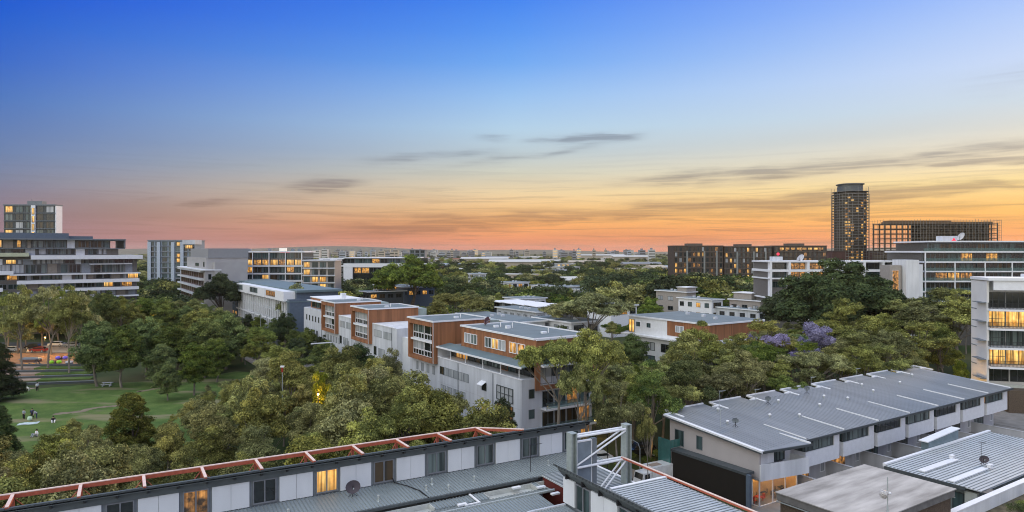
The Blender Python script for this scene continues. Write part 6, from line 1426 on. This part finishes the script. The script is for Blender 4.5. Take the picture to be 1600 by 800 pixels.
for x in (-1.2, 1.6, 4.8):
    for s_ in (-1, 1): b = MB(); b.tube((x, s_*.8, .48), (x, s_*1.1, .48), .48, k=14); part('wheel', b, rubber, tk)
b = MB(); b.box(.3, 2.3, -.6, .5, 3.3, 3.36); part('roof_hatch', b, mat('hatch_beige', (.30, .24, .2), .7), tk)
tl = thing('hooped_rail', 'curved steel hoop post in the street beside the white truck', 'post', gp(1000, 757)[:], 0)
b = MB(); pts = [Vector((0, 0, 0)), Vector((0, 0, 4.6)), Vector((-.25, 0, 5.3)), Vector((-.9, 0, 5.7)), Vector((-1.6, 0, 5.7))]
for a, c in zip(pts, pts[1:]): b.tube(a, c, .05, k=6)
part('pole', b, steel, tl)
for i, (px, py, pt, lb) in enumerate(((18, 549, psilver, 'silver car parked at the left end of the street behind the playground'), (52, 545, pblack, 'black car parked behind the tall thin gums of the playground'), (60, 550, pred, 'dark red car parked in front of the pale forecourt'), (88, 541, pwhite, 'white car parked behind the playground, second from the right'), (112, 542, psilver, 'silver car parked at the right end behind the playground'))):
    p = gp(px, py); car(lb, (p.x, p.y, .03), .1, pt)
p = gp(403, 534); car('white car with lights waiting on the street beside the lamp post', (p.x, p.y, .03), A1+HALF, pwhite)
for i, (px, py, lb) in enumerate(((232, 466, 'silver car far up the cross street on the left'), (246, 472, 'white car on the cross street near the banded apartments'), (222, 458, 'dark car at the far end of the cross street on the left'))):
    p = gp(px, py); car(lb, (p.x, p.y, .04), 1.2, (psilver, pwhite, pblack)[i])
# ------------------------------------------------ street furniture
def lamp_post(label, loc, rz, h_, lit=False, arm=1.8):
    t = thing('street_lamp', label, 'street lamp', loc, rz)
    b = MB(); b.tube((0, 0, 0), (0, 0, h_), .09, .06, 8); part('pole', b, steel, t)
    b = MB(); b.tube((0, 0, h_-.1), (-arm, 0, h_+.25), .045); part('arm', b, steel, t)
    b = MB(); b.box(-arm-.7, -arm, -.14, .14, h_+.17, h_+.3); part('lamp_head', b, mat('lamp_glow', (1, .8, .5), emis=(1, .75, .35), estr=4.) if lit else steel, t); return t
p = gp(407, 540); lamp_post('tall curved street lamp beside the waiting white car', (p.x, p.y, 0), 0, 10.)
ot = thing('traffic_light', 'amber signal glowing on the post beside the waiting white car', 'traffic light', (at(409, 215), 215, 0), 0)
b = MB(); b.tube((0, 0, 0), (0, 0, 4.6), .08); part('pole', b, steel, ot); b = MB(); b.box(-.3, .3, -.2, .2, 4.0, 5.2); part('head', b, blackm, ot); b = MB(); b.ball((0, -.28, 4.6), .42); part('lamp', b, mat('amber_lamp', (1, .4, .1), emis=(1, .45, .06), estr=3), ot)
mp_ = thing('red_tipped_mast', 'short white mast with a red band standing out of the park grove', 'mast', (at(441, 112), 112, 0), 0)
b = MB(); b.tube((0, 0, 0), (0, 0, 10.1), .06); part('pole', b, steel, mp_); b = MB(); b.box(-.12, .12, -.12, .12, 10.1, 10.9); part('band', b, pred, mp_); b = MB(); b.box(-.3, .3, -.15, .15, 10.9, 11.15); part('cap', b, whitep, mp_)
wp = thing('flood_light_bar', 'horizontal white bar on a pole above the dark street trees', 'lamp', (at(517, 150), 150, 0), A1)
b = MB(); b.tube((0, 0, 0), (0, 0, 9.8), .07); part('pole', b, steel, wp); b = MB(); b.box(-4.4, .2, -.1, .1, 9.8, 10.0); part('bar', b, whitep, wp)
def glow_lamp(name, label, loc, h_, strength, power, r=.16, colr=(1, .55, .16), stren=9):
    t = thing(name, label, 'lamp', loc, 0); b = MB(); b.tube((0, 0, 0), (0, 0, h_), .06, k=6); part('pole', b, blackm, t)
    b = MB(); b.ball((0, 0, h_+r), r); part('globe', b, mat('globe_glow', (1, .7, .3), emis=colr, estr=stren), t)
    b = MB(); b.tube((0, 0, h_+r*2), (0, 0, h_+r*2+.25), r*.9, r*.6, 8); part('hood', b, blackm, t)
    l = bpy.data.lights.new('lamp_light', 'POINT'); l.energy = power; l.color = colr; l.shadow_soft_size = .3; lo = bpy.data.objects.new('lamp_light', l); C.objects.link(lo); lo.parent = t; lo.location = (0, 0, h_-.25)
    return t
for px, Y, h_, pw_, lb in ((497, 95, 9.9, 2800, 'lit post lamp glowing orange inside the park grove'), (580, 74, 6.0, 900, 'lit lamp glimpsed low behind the red steel frame'), (949, 92, 7.6, 250, 'small orange street lamp left of the thin white trunked gum'), (1031, 95, 3.2, 500, 'low lamp lighting the gum beside the teal glass screen'), (1388, 138, 6.5, 3300, 'lamp glowing under the gums above the middle of the townhouse roof'), (1478, 140, 4, 1300, 'lamp glowing under the gums left of the right edge apartments'), (1503, 133, 5, 1500, 'lamp lighting yellow leaves beside the white side wall of the right edge apartments'), (28, 205, 5.5, 9000, 'street lamp glowing behind the left end of the playground'), (70, 192, 5.5, 7000, 'street lamp glowing behind the middle of the playground'), (128, 196, 5.5, 8000, 'street lamp glowing behind the right end of the playground'), (240, 236, 6, 9000, 'lamp glowing beside the cross street left of the stepped building'), (930, 108, 3.0, 600, 'lamp glowing under the gum at the glazed end of the near timber block')):
    glow_lamp('park_lamp', lb, (at(px, Y), Y, 0), h_, 0, pw_*.3)
for px, Y, yt, lb in ((499, 98.5, 588, 'small tree with leaves glowing yellow around the park lamp'), (1502, 131, 560, 'small tree glowing yellow beside the white side wall of the right edge apartments'), (1392, 139, 560, 'small yellow lit tree among the gums above the townhouse roof')):
    px_tree('brush', px, yt, Y, lb, leaf='bright', wide=.5)
# ------------------------------------------------ terraces and playground
tr0 = gp(0, 607); 
for k in range(4):
    pa, pb = gp(-20, 604-9.5*k), gp(150, 598-7.0*k-(2 if k else 0)); d = (pb-pa).normalized(); n_ = Vector((-d.y, d.x, 0))
    t = thing('terrace_wall', ['lowest', 'second lowest', 'third', 'topmost'][k]+' of the low dark retaining walls stepping up from the lawn to the playground', 'retaining wall', pa[:], math.atan2(d.y, d.x)); Lw = (pb-pa).length
    b = MB(); b.box(0, Lw, -.2, .2, 0, .45+.18*k); part('wall_face', b, dgrey, t)
    b = MB(); b.box(0, Lw, -.25, .25, .45+.18*k, .52+.18*k); part('coping', b, mgrey, t)
    b = MB(); b.box(0, Lw*.5, -3.0 if k else -2.2, -.26, 0.02, .06+.16*k, 0); b.box(Lw*.5, Lw, -3.0, -.26, .02, .05+.16*k, 1)
    if k: part('tread', b, [mat('terrace_gravel', (.30, .22, .17), .9, vary=.2), bpy.data.materials['mown_lawn']], t)
struct('lawn_edge_path', (lambda b: (b.quad(gp(-60, 618)+Vector((0, 0, .02)), gp(20, 612)+Vector((0, 0, .02)), gp(62, 606)+Vector((0, 0, .02)), gp(-60, 608)+Vector((0, 0, .02))), b)[1])(MB()), MATS['terrace_gravel'])
def spring_toy(label, px, py, c1, rz):
    t = thing('play_rider', label, 'playground toy', gp(px, py)[:], rz)
    m = mat('play_'+label.split()[0], c1, .5)
    b = MB(); b.ball((-.9, 0, .55), .62, sx=1.1, sz=.8); part('seat', b, m, t, smooth=True); b = MB(); b.ball((.9, 0, .55), .62, sx=1.1, sz=.8); part('seat', b, m, t, smooth=True)
    b = MB(); b.tube((-.9, 0, .3), (.9, 0, .3), .16, k=8); b.tube((0, 0, 0), (0, 0, .9), .12, k=8); b.tube((-.5, 0, 1.1), (.5, 0, 1.1), .04); b.tube((0, 0, .9), (0, 0, 1.1), .05); part('beam', b, blackm, t)
spring_toy('orange twin play rider near the left of the bark playground', 46, 574, (.8, .33, .02), .1)
spring_toy('green twin play rider in the middle of the bark playground', 86, 569, (.35, .75, .04), .3)
spring_toy('violet twin play rider at the back of the bark playground', 96, 562, (.22, .16, .75), .2)
bn = thing('bin_box', 'grey box bin with a white lid in the bark playground', 'bin', gp(108, 573)[:], .1)
b = MB(); b.box(-.65, .65, -.5, .5, 0, 1.1); part('body', b, bluegrey, bn); b = MB(); b.box(-.72, .72, -.57, .57, 1.1, 1.45); part('lid', b, whitep, bn)
cb_ = thing('climbing_net', 'dark climbing frame with rope net beside the orange play rider', 'climbing frame', gp(57, 573)[:], .2)
b = MB()
for i in range(5): a = i*1.256; b.tube((1.3*math.cos(a), 1.3*math.sin(a), 0), (.15*math.cos(a), .15*math.sin(a), 1.9), .06)
part('poles', b, blackm, cb_); b = MB()
for k in range(4):
    for i in range(5):
        a, a2 = i*1.256, (i+1)*1.256; f = 1.3-.27*k; z = .4+.36*k; b.tube((f*math.cos(a), f*math.sin(a), z), (f*math.cos(a2), f*math.sin(a2), z), .03, k=4)
part('net', b, mgrey, cb_)
hl_ = thing('low_hut', 'low brown curved shelter at the back of the playground', 'shelter', gp(48, 565)[:], .1)
b = MB(); b.prism([(-2.4, -.8), (2.4, -.8), (2.7, 0), (2.4, .8), (-2.4, .8), (-2.7, 0)], 0, .7); part('base', b, mat('hut_brown', (.16, .09, .07), .8), hl_); b = MB(); b.hexa([(-2.8, -1, .7), (2.8, -1, .7), (2.8, 1, .7), (-2.8, 1, .7), (-1.8, -.5, 1.15), (1.8, -.5, 1.15), (1.8, .5, 1.15), (-1.8, .5, 1.15)]); part('roof', b, mgrey, hl_)
bt = thing('park_table', 'pale table in the shade under the joined pair of park trees', 'table', gp(168, 603)[:], .1)
b = MB(); b.box(-1.1, 1.1, -.4, .4, .7, .78); part('top', b, lgrey, bt); b = MB(); b.box(-.8, -.7, -.3, .3, 0, .7); b.box(.7, .8, -.3, .3, 0, .7); part('legs', b, lgrey, bt)
b = MB(); b.box(-1.1, 1.1, -.95, -.65, .4, .46); b.box(-.8, -.7, -.9, -.7, 0, .4); b.box(.7, .8, -.9, -.7, 0, .4); part('bench', b, lgrey, bt)
# ------------------------------------------------ people
skin = mat('skin', (.40, .24, .17), .6); hair = mat('dark_hair', (.02, .015, .012), .7)
def person(label, loc, rz, pose, top, bottom, sc_=1.):
    t = thing('person', label, 'person', loc, rz)
    J = {'pel': (0, 0, .95), 'che': (0, 0, 1.35), 'nk': (0, 0, 1.5), 'hd': (0, -.01, 1.62), 'hd2': (0, -.01, 1.72), 'sl': (-.19, 0, 1.42), 'sr': (.19, 0, 1.42), 'el': (-.27, .02, 1.14), 'er': (.27, .02, 1.14), 'wl': (-.29, -.08, .90), 'wr': (.29, -.08, .90), 'fl_': (-.29, -.1, .8), 'fr_': (.29, -.1, .8),
         'hl': (-.1, 0, .9), 'hr': (.1, 0, .9), 'kl': (-.12, -.02, .5), 'kr': (.12, -.02, .5), 'al': (-.13, .02, .08), 'ar': (.13, .02, .08), 'tl': (-.14, -.16, .04), 'tr': (.14, -.16, .04)}
    if pose == 'walk': J.update(kl=(-.11, -.18, .52), al=(-.12, -.28, .08), tl=(-.12, -.45, .05), kr=(.11, .08, .5), ar=(.12, .34, .12), tr=(.12, .22, .04), wl=(-.27, .15, .92), fl_=(-.27, .17, .82), wr=(.27, -.22, .95), fr_=(.27, -.26, .86))
    if pose == 'sit':
        for k in ('pel', 'che', 'nk', 'hd', 'hd2', 'sl', 'sr', 'el', 'er', 'hl', 'hr'): x, y, z = J[k]; J[k] = (x, y, z-.80)
        J.update(kl=(-.22, -.42, .42), kr=(.22, -.42, .42), al=(-.16, -.62, .08), ar=(.16, -.62, .08), tl=(-.16, -.78, .05), tr=(.16, -.78, .05), wl=(-.22, -.3, .42), wr=(.22, -.3, .42), fl_=(-.2, -.38, .42), fr_=(.2, -.38, .42))
    if pose == 'bend': 
        for k, v in (('che', (0, -.28, 1.15)), ('nk', (0, -.4, 1.22)), ('hd', (0, -.5, 1.26)), ('hd2', (0, -.58, 1.3)), ('sl', (-.19, -.34, 1.18)), ('sr', (.19, -.34, 1.18)), ('el', (-.22, -.4, .9)), ('er', (.22, -.4, .9)), ('wl', (-.18, -.5, .7)), ('wr', (.18, -.5, .7)), ('fl_', (-.17, -.53, .62)), ('fr_', (.17, -.53, .62))): J[k] = v
    rad = dict(pel=.15, che=.16, nk=.06, hd=.1, hd2=.08, sl=.075, sr=.075, el=.05, er=.05, wl=.035, wr=.035, fl_=.04, fr_=.04, hl=.1, hr=.1, kl=.068, kr=.068, al=.045, ar=.045, tl=.035, tr=.035)
    keys = list(J); E = [('pel', 'che'), ('che', 'nk'), ('nk', 'hd'), ('hd', 'hd2'), ('che', 'sl'), ('che', 'sr'), ('sl', 'el'), ('el', 'wl'), ('wl', 'fl_'), ('sr', 'er'), ('er', 'wr'), ('wr', 'fr_'), ('pel', 'hl'), ('pel', 'hr'), ('hl', 'kl'), ('kl', 'al'), ('al', 'tl'), ('hr', 'kr'), ('kr', 'ar'), ('ar', 'tr')]
    me = bpy.data.meshes.new('body'); me.from_pydata([J[k] for k in keys], [(keys.index(a), keys.index(c)) for a, c in E], []); o = link('body', me, t)
    m = o.modifiers.new('skin', 'SKIN'); m.use_smooth_shade = True
    for i, k in enumerate(keys): me.skin_vertices[0].data[i].radius = (rad[k], rad[k]); me.skin_vertices[0].data[i].use_root = (k == 'pel')
    o.modifiers.new('sub', 'SUBSURF').levels = 1
    me.materials.append(skin)
    def cloth(name, bones, m_, inf):
        b = MB()
        for a, c, ra, rc in bones: b.tube(J[a], J[c], ra+inf, rc+inf, 10); b.ball(J[c], rc+inf, k=8)
        part(name, b, m_, t, smooth=False)
    cloth('shirt', [('pel', 'che', .15, .175), ('che', 'sl', .1, .085), ('che', 'sr', .1, .085), ('sl', 'el', .085, .065), ('sr', 'er', .085, .065)], top, .012)
    cloth('trousers', [('pel', 'hl', .13, .115), ('pel', 'hr', .13, .115), ('hl', 'kl', .11, .08), ('hr', 'kr', .11, .08), ('kl', 'al', .08, .06), ('kr', 'ar', .08, .06)], bottom, .008)
    h_ = Vector(J['hd2']); b = MB(); b.ball((h_.x, h_.y+.025, h_.z+.0), .115, k=10); part('hair', b, hair, t, smooth=True)
    t.scale = (sc_,)*3; return t
cw = mat('white_shirt', (.72, .72, .74), .8); cbk = mat('black_cloth', (.015, .015, .018), .8); cbl = mat('navy_cloth', (.03, .04, .09), .8); cgr = mat('grey_cloth', (.30, .33, .36), .8)
person('person in a white shirt and black trousers standing near the lowest terrace', gp(58, 611)[:], .3, 'stand', cw, cbk, 1.05)
person('person in grey top standing left of the picnic group on the lawn', gp(37, 655)[:], -.2, 'stand', cgr, cbk)
person('person in navy standing behind the pale picnic rug, left of the pair', gp(50, 654)[:], .4, 'walk', cbl, cbk)
person('person in grey blue bending behind the pale picnic rug, right of the pair', gp(57, 654)[:], -.9, 'bend', cgr, cbl)
person('person with black top and white shorts sitting alone on the lawn', gp(83, 660)[:], .6, 'sit', cbk, cw, 1.1)
person('person in a white shirt sitting nearest the grove on the lawn', gp(57, 682)[:], -.5, 'sit', cw, cgr, 1.2)
dg = thing('dog', 'small pale dog walking on the lawn left of the person in white', 'dog', gp(45, 611.5)[:], 2.6)
me = bpy.data.meshes.new('body'); DV = [(0, 0, .42), (.22, 0, .44), (.42, 0, .43), (.55, 0, .55), (.68, 0, .60), (.80, 0, .57), (-.12, 0, .45), (-.32, 0, .58), (.42, .08, .24), (.44, .08, .02), (.42, -.08, .24), (.50, -.08, .02), (-.02, .08, .26), (-.08, .08, .14), (-.05, .08, .02), (-.02, -.08, .26), (-.12, -.08, .14), (-.1, -.08, .02), (.62, .05, .70), (.62, -.05, .70)]
me.from_pydata(DV, [(0, 1), (1, 2), (2, 3), (3, 4), (4, 5), (0, 6), (6, 7), (2, 8), (8, 9), (2, 10), (10, 11), (0, 12), (12, 13), (13, 14), (0, 15), (15, 16), (16, 17), (4, 18), (4, 19)], [])
o = link('body', me, dg); o.modifiers.new('skin', 'SKIN')
for i, r_ in enumerate((.11, .12, .14, .08, .08, .045, .05, .02, .06, .03, .06, .03, .06, .04, .03, .06, .04, .03, .02, .02)): me.skin_vertices[0].data[i].radius = (r_, r_); me.skin_vertices[0].data[i].use_root = i == 0
o.modifiers.new('sub', 'SUBSURF').levels = 1; me.materials.append(mat('pale_fur', (.6, .57, .5), .9)); dg.scale = (1.4,)*3
rg = thing('picnic_rug', 'pale blue picnic rug spread on the lawn in front of the standing pair', 'rug', gp(44, 662)[:], .35)
b = MB()
for i in range(8):
    for j in range(4):
        f = lambda x, y: (x, y, .05+.05*math.sin(x*3)*math.cos(y*4)); x0, y0 = -1.5+i*.375, -.8+j*.4; b.quad(f(x0, y0), f(x0+.375, y0), f(x0+.375, y0+.4), f(x0, y0+.4))
part('cloth', b, mat('pale_rug', (.40, .50, .50), .9, vary=.25, scale=4), rg)
b = MB(); b.box(-1.5, 1.5, -.8, .8, .012, .04); part('backing', b, lgrey, rg)
bg_ = thing('picnic_bag', 'rounded pale green bag on the picnic rug', 'bag', (gp(45, 658)+Vector((0, .2, .1)))[:], .2)
part('sack', lumpy((0, 0, .3), .42, 8, .12, 10), mat('bag_green', (.45, .58, .45), .8), bg_, smooth=True); b = MB(); b.tube((-.2, 0, .62), (0, 0, .85), .025); b.tube((0, 0, .85), (.2, 0, .62), .025); part('handle', b, blackm, bg_)
# street people gallery lights under the park wood: lit windows of the ground floors far left are building parts

# ================================================================== air
HZ = MB(); HZ.box(-9500, 9500, -310, 9600, -2, 100)
hz = part('haze', HZ, None, None); hz['kind'] = 'stuff'; hz.data.materials.clear()
hm = bpy.data.materials.new('haze'); hm.use_nodes = True; t = hm.node_tree; t.nodes.clear(); pv = t.nodes.new('ShaderNodeVolumePrincipled'); pv.inputs['Color'].default_value = (.95, .86, .74, 1)
pv.inputs['Density'].default_value = 0.00004; pv.inputs['Anisotropy'].default_value = .2; o = t.nodes.new('ShaderNodeOutputMaterial'); t.links.new(pv.outputs[0], o.inputs['Volume']); hz.data.materials.append(hm)
bpy.context.view_layer.update()
# ------------------------------------------------ labels that single repeats out: rank of nearness (in the view) to a landmark
ORD = 'nearest,second nearest,third nearest,fourth nearest,fifth nearest,sixth nearest,seventh nearest,eighth nearest,ninth nearest,tenth nearest,eleventh nearest,twelfth nearest,thirteenth nearest,fourteenth nearest,fifteenth nearest,sixteenth nearest,seventeenth nearest,eighteenth nearest,nineteenth nearest,twentieth nearest,twenty first nearest,twenty second nearest,twenty third nearest,twenty fourth nearest,twenty fifth nearest,twenty sixth nearest,twenty seventh nearest,twenty eighth nearest,twenty ninth nearest,thirtieth nearest,thirty first nearest,thirty second nearest,thirty third nearest,thirty fourth nearest,thirty fifth nearest'.split(',')
def rank_labels(group, head, marks, tail=''):
    obs = [o for o in C.objects if o.parent is None and o.get('group') == group]; bym = {}
    for o in obs:
        p = o.location; q = (800+FPX*p.x/p.y, HOR+(H-p.z-4)*FPX/p.y)
        d, i = min((math.hypot(q[0]-m[0], (q[1]-m[1])*1.5), i) for i, m in enumerate(marks)); bym.setdefault(i, []).append((d, o.name, o))
    for i, L_ in bym.items():
        for r, (d, _, o) in enumerate(sorted(L_, key=lambda e: e[:2])):
            h_ = head(o) if callable(head) else head
            if r < len(ORD): o['label'] = '%s%s, %s to %s' % (h_, tail, ORD[r], marks[i][2])
def tsize(o): return 'low' if o.scale.z < .85 else 'tall' if o.scale.z > 1.08 else 'middling'
rank_labels('paperbarks in the grove between the red steel frame and the lawn', lambda o: tsize(o)+' olive '+('gum' if o.name.startswith('gum') else 'paperbark')+' in the near grove', [(60, 682, 'the picnickers'), (20, 770, 'the bottom left corner'), (110, 740, 'the first red outrigger'), (204, 690, 'the conical tree'), (300, 690, 'the amber lit window'), (300, 618, 'the leaning white trunk'), (400, 660, 'the street end'), (441, 620, 'the red tipped mast'), (500, 640, 'the glowing park lamp'), (508, 700, 'the brightly lit window'), (600, 640, 'the slender olive tree'), (620, 700, 'the satellite dish'), (700, 660, 'the near timber block'), (745, 672, 'the peak of the red frame'), (800, 680, 'the grey wall corner')])
rank_labels('gums in the belt behind the townhouse row', lambda o: tsize(o)+' grey green gum', [(850, 660, 'the near timber block'), (920, 640, 'the glazed end of the timber block'), (1000, 680, 'the black car'), (1060, 600, 'the teal glass screen'), (1100, 560, 'the timber clad block corner'), (1200, 560, 'the left jacaranda'), (1272, 540, 'the fuller jacaranda'), (1330, 540, 'the pale tipped gum'), (1410, 570, 'the far corner of the townhouse roof'), (1500, 560, 'the right edge apartments')])
rank_labels('trees in the park wood behind the lawn', lambda o: tsize(o)+' green tree in the park wood', [(40, 560, 'the play riders'), (108, 560, 'the grey bin box'), (170, 590, 'the joined park trees'), (262, 600, 'the small lawn tree'), (377, 560, 'the dark round tree'), (340, 470, 'the finned apartments'), (200, 470, 'the banded apartments'), (403, 530, 'the waiting white car')])
rank_labels('trees among the flat roofed houses of the quarter', lambda o: tsize(o)+(' park tree' if o.name.startswith('park') else ' gum tree'), [(470, 450, 'the timber end penthouse'), (560, 460, 'the awning roofed house'), (640, 440, 'the big green fig'), (690, 470, 'the broad umbrella gum'), (800, 480, 'the sawtooth terrace'), (830, 470, 'the white slot window block'), (930, 480, 'the wide umbrella gum'), (1000, 500, 'the white wall of the timber clad block'), (1060, 470, 'the block with the orange blind'), (1112, 480, 'the white house with blue blinds'), (1210, 480, 'the pergola block'), (1310, 470, 'the huge fig'), (1400, 470, 'the white stair tower'), (900, 440, 'the dark wood')])
def fhead(o):
    r = [c for c in o.children if c.name.startswith('roof')][0].data; f = 'flat' if len(r.vertices) and max(v.co.z for v in r.vertices)-min(v.co.z for v in r.vertices) < 1 else 'pitched'
    return 'low building with '+f+' '+r.materials[0].name.split('.')[0].replace('far_', '').replace('_', ' ')+' roof'
rank_labels('low buildings among the distant tree tops', fhead, [(470, 415, 'the rooftop sign'), (560, 420, 'the white banded building'), (650, 420, 'the big green fig'), (740, 430, 'the small dark pavilion'), (800, 430, 'the low roof in the middle'), (870, 430, 'the pale gum trees'), (950, 420, 'the dark wood'), (1040, 420, 'the brown apartments'), (1150, 425, 'the middle brown range'), (1250, 420, 'the round tower'), (830, 405, 'the skyline'), (700, 405, 'the skyline sheds')])

rank_labels('round vents on the townhouse roof', 'small round roof vent', [(1156, 655, 'the boom antenna'), (1225, 628, 'the middle dish'), (1300, 620, 'the centre of the long roof'), (1400, 600, 'the far end of the long roof')])
rank_labels('shrubs in the bed before the white parapet wall', 'green shrub before the white parapet', [(1480, 795, 'the wall end'), (1600, 760, 'the right picture edge')])
rank_labels('potted shrubs in the townhouse courtyards', 'dark potted shrub', [(1270, 730, 'the lit corner shop'), (1390, 700, 'the raised skylight box'), (1560, 660, 'the right edge apartments')])
rank_labels('hazy blocks along the distant skyline', lambda o: ('tall' if max(c[2] for ch in o.children for c in ch.bound_box) > 33 else 'squat')+' hazy block', [(470, 390, 'the rooftop sign'), (520, 390, 'the white banded building'), (575, 390, 'the middle of the white banded building'), (640, 390, 'the blue grey block'), (700, 390, 'the pavilion on the skyline'), (760, 390, 'the skyline sheds'), (830, 390, 'the picture centre on the skyline'), (900, 390, 'the dark wood on the skyline'), (980, 390, 'the tallest dark tree'), (1040, 390, 'the brown apartments')])
rank_labels('long pale sheds far off on the plain', 'long pale shed roof on the plain', [(500, 400, 'the white banded building'), (1050, 400, 'the brown apartments')])
rank_labels('verge shrubs beside the thin white trunked gum', 'low green verge shrub', [(1012, 740, 'the thin white trunked gum')])
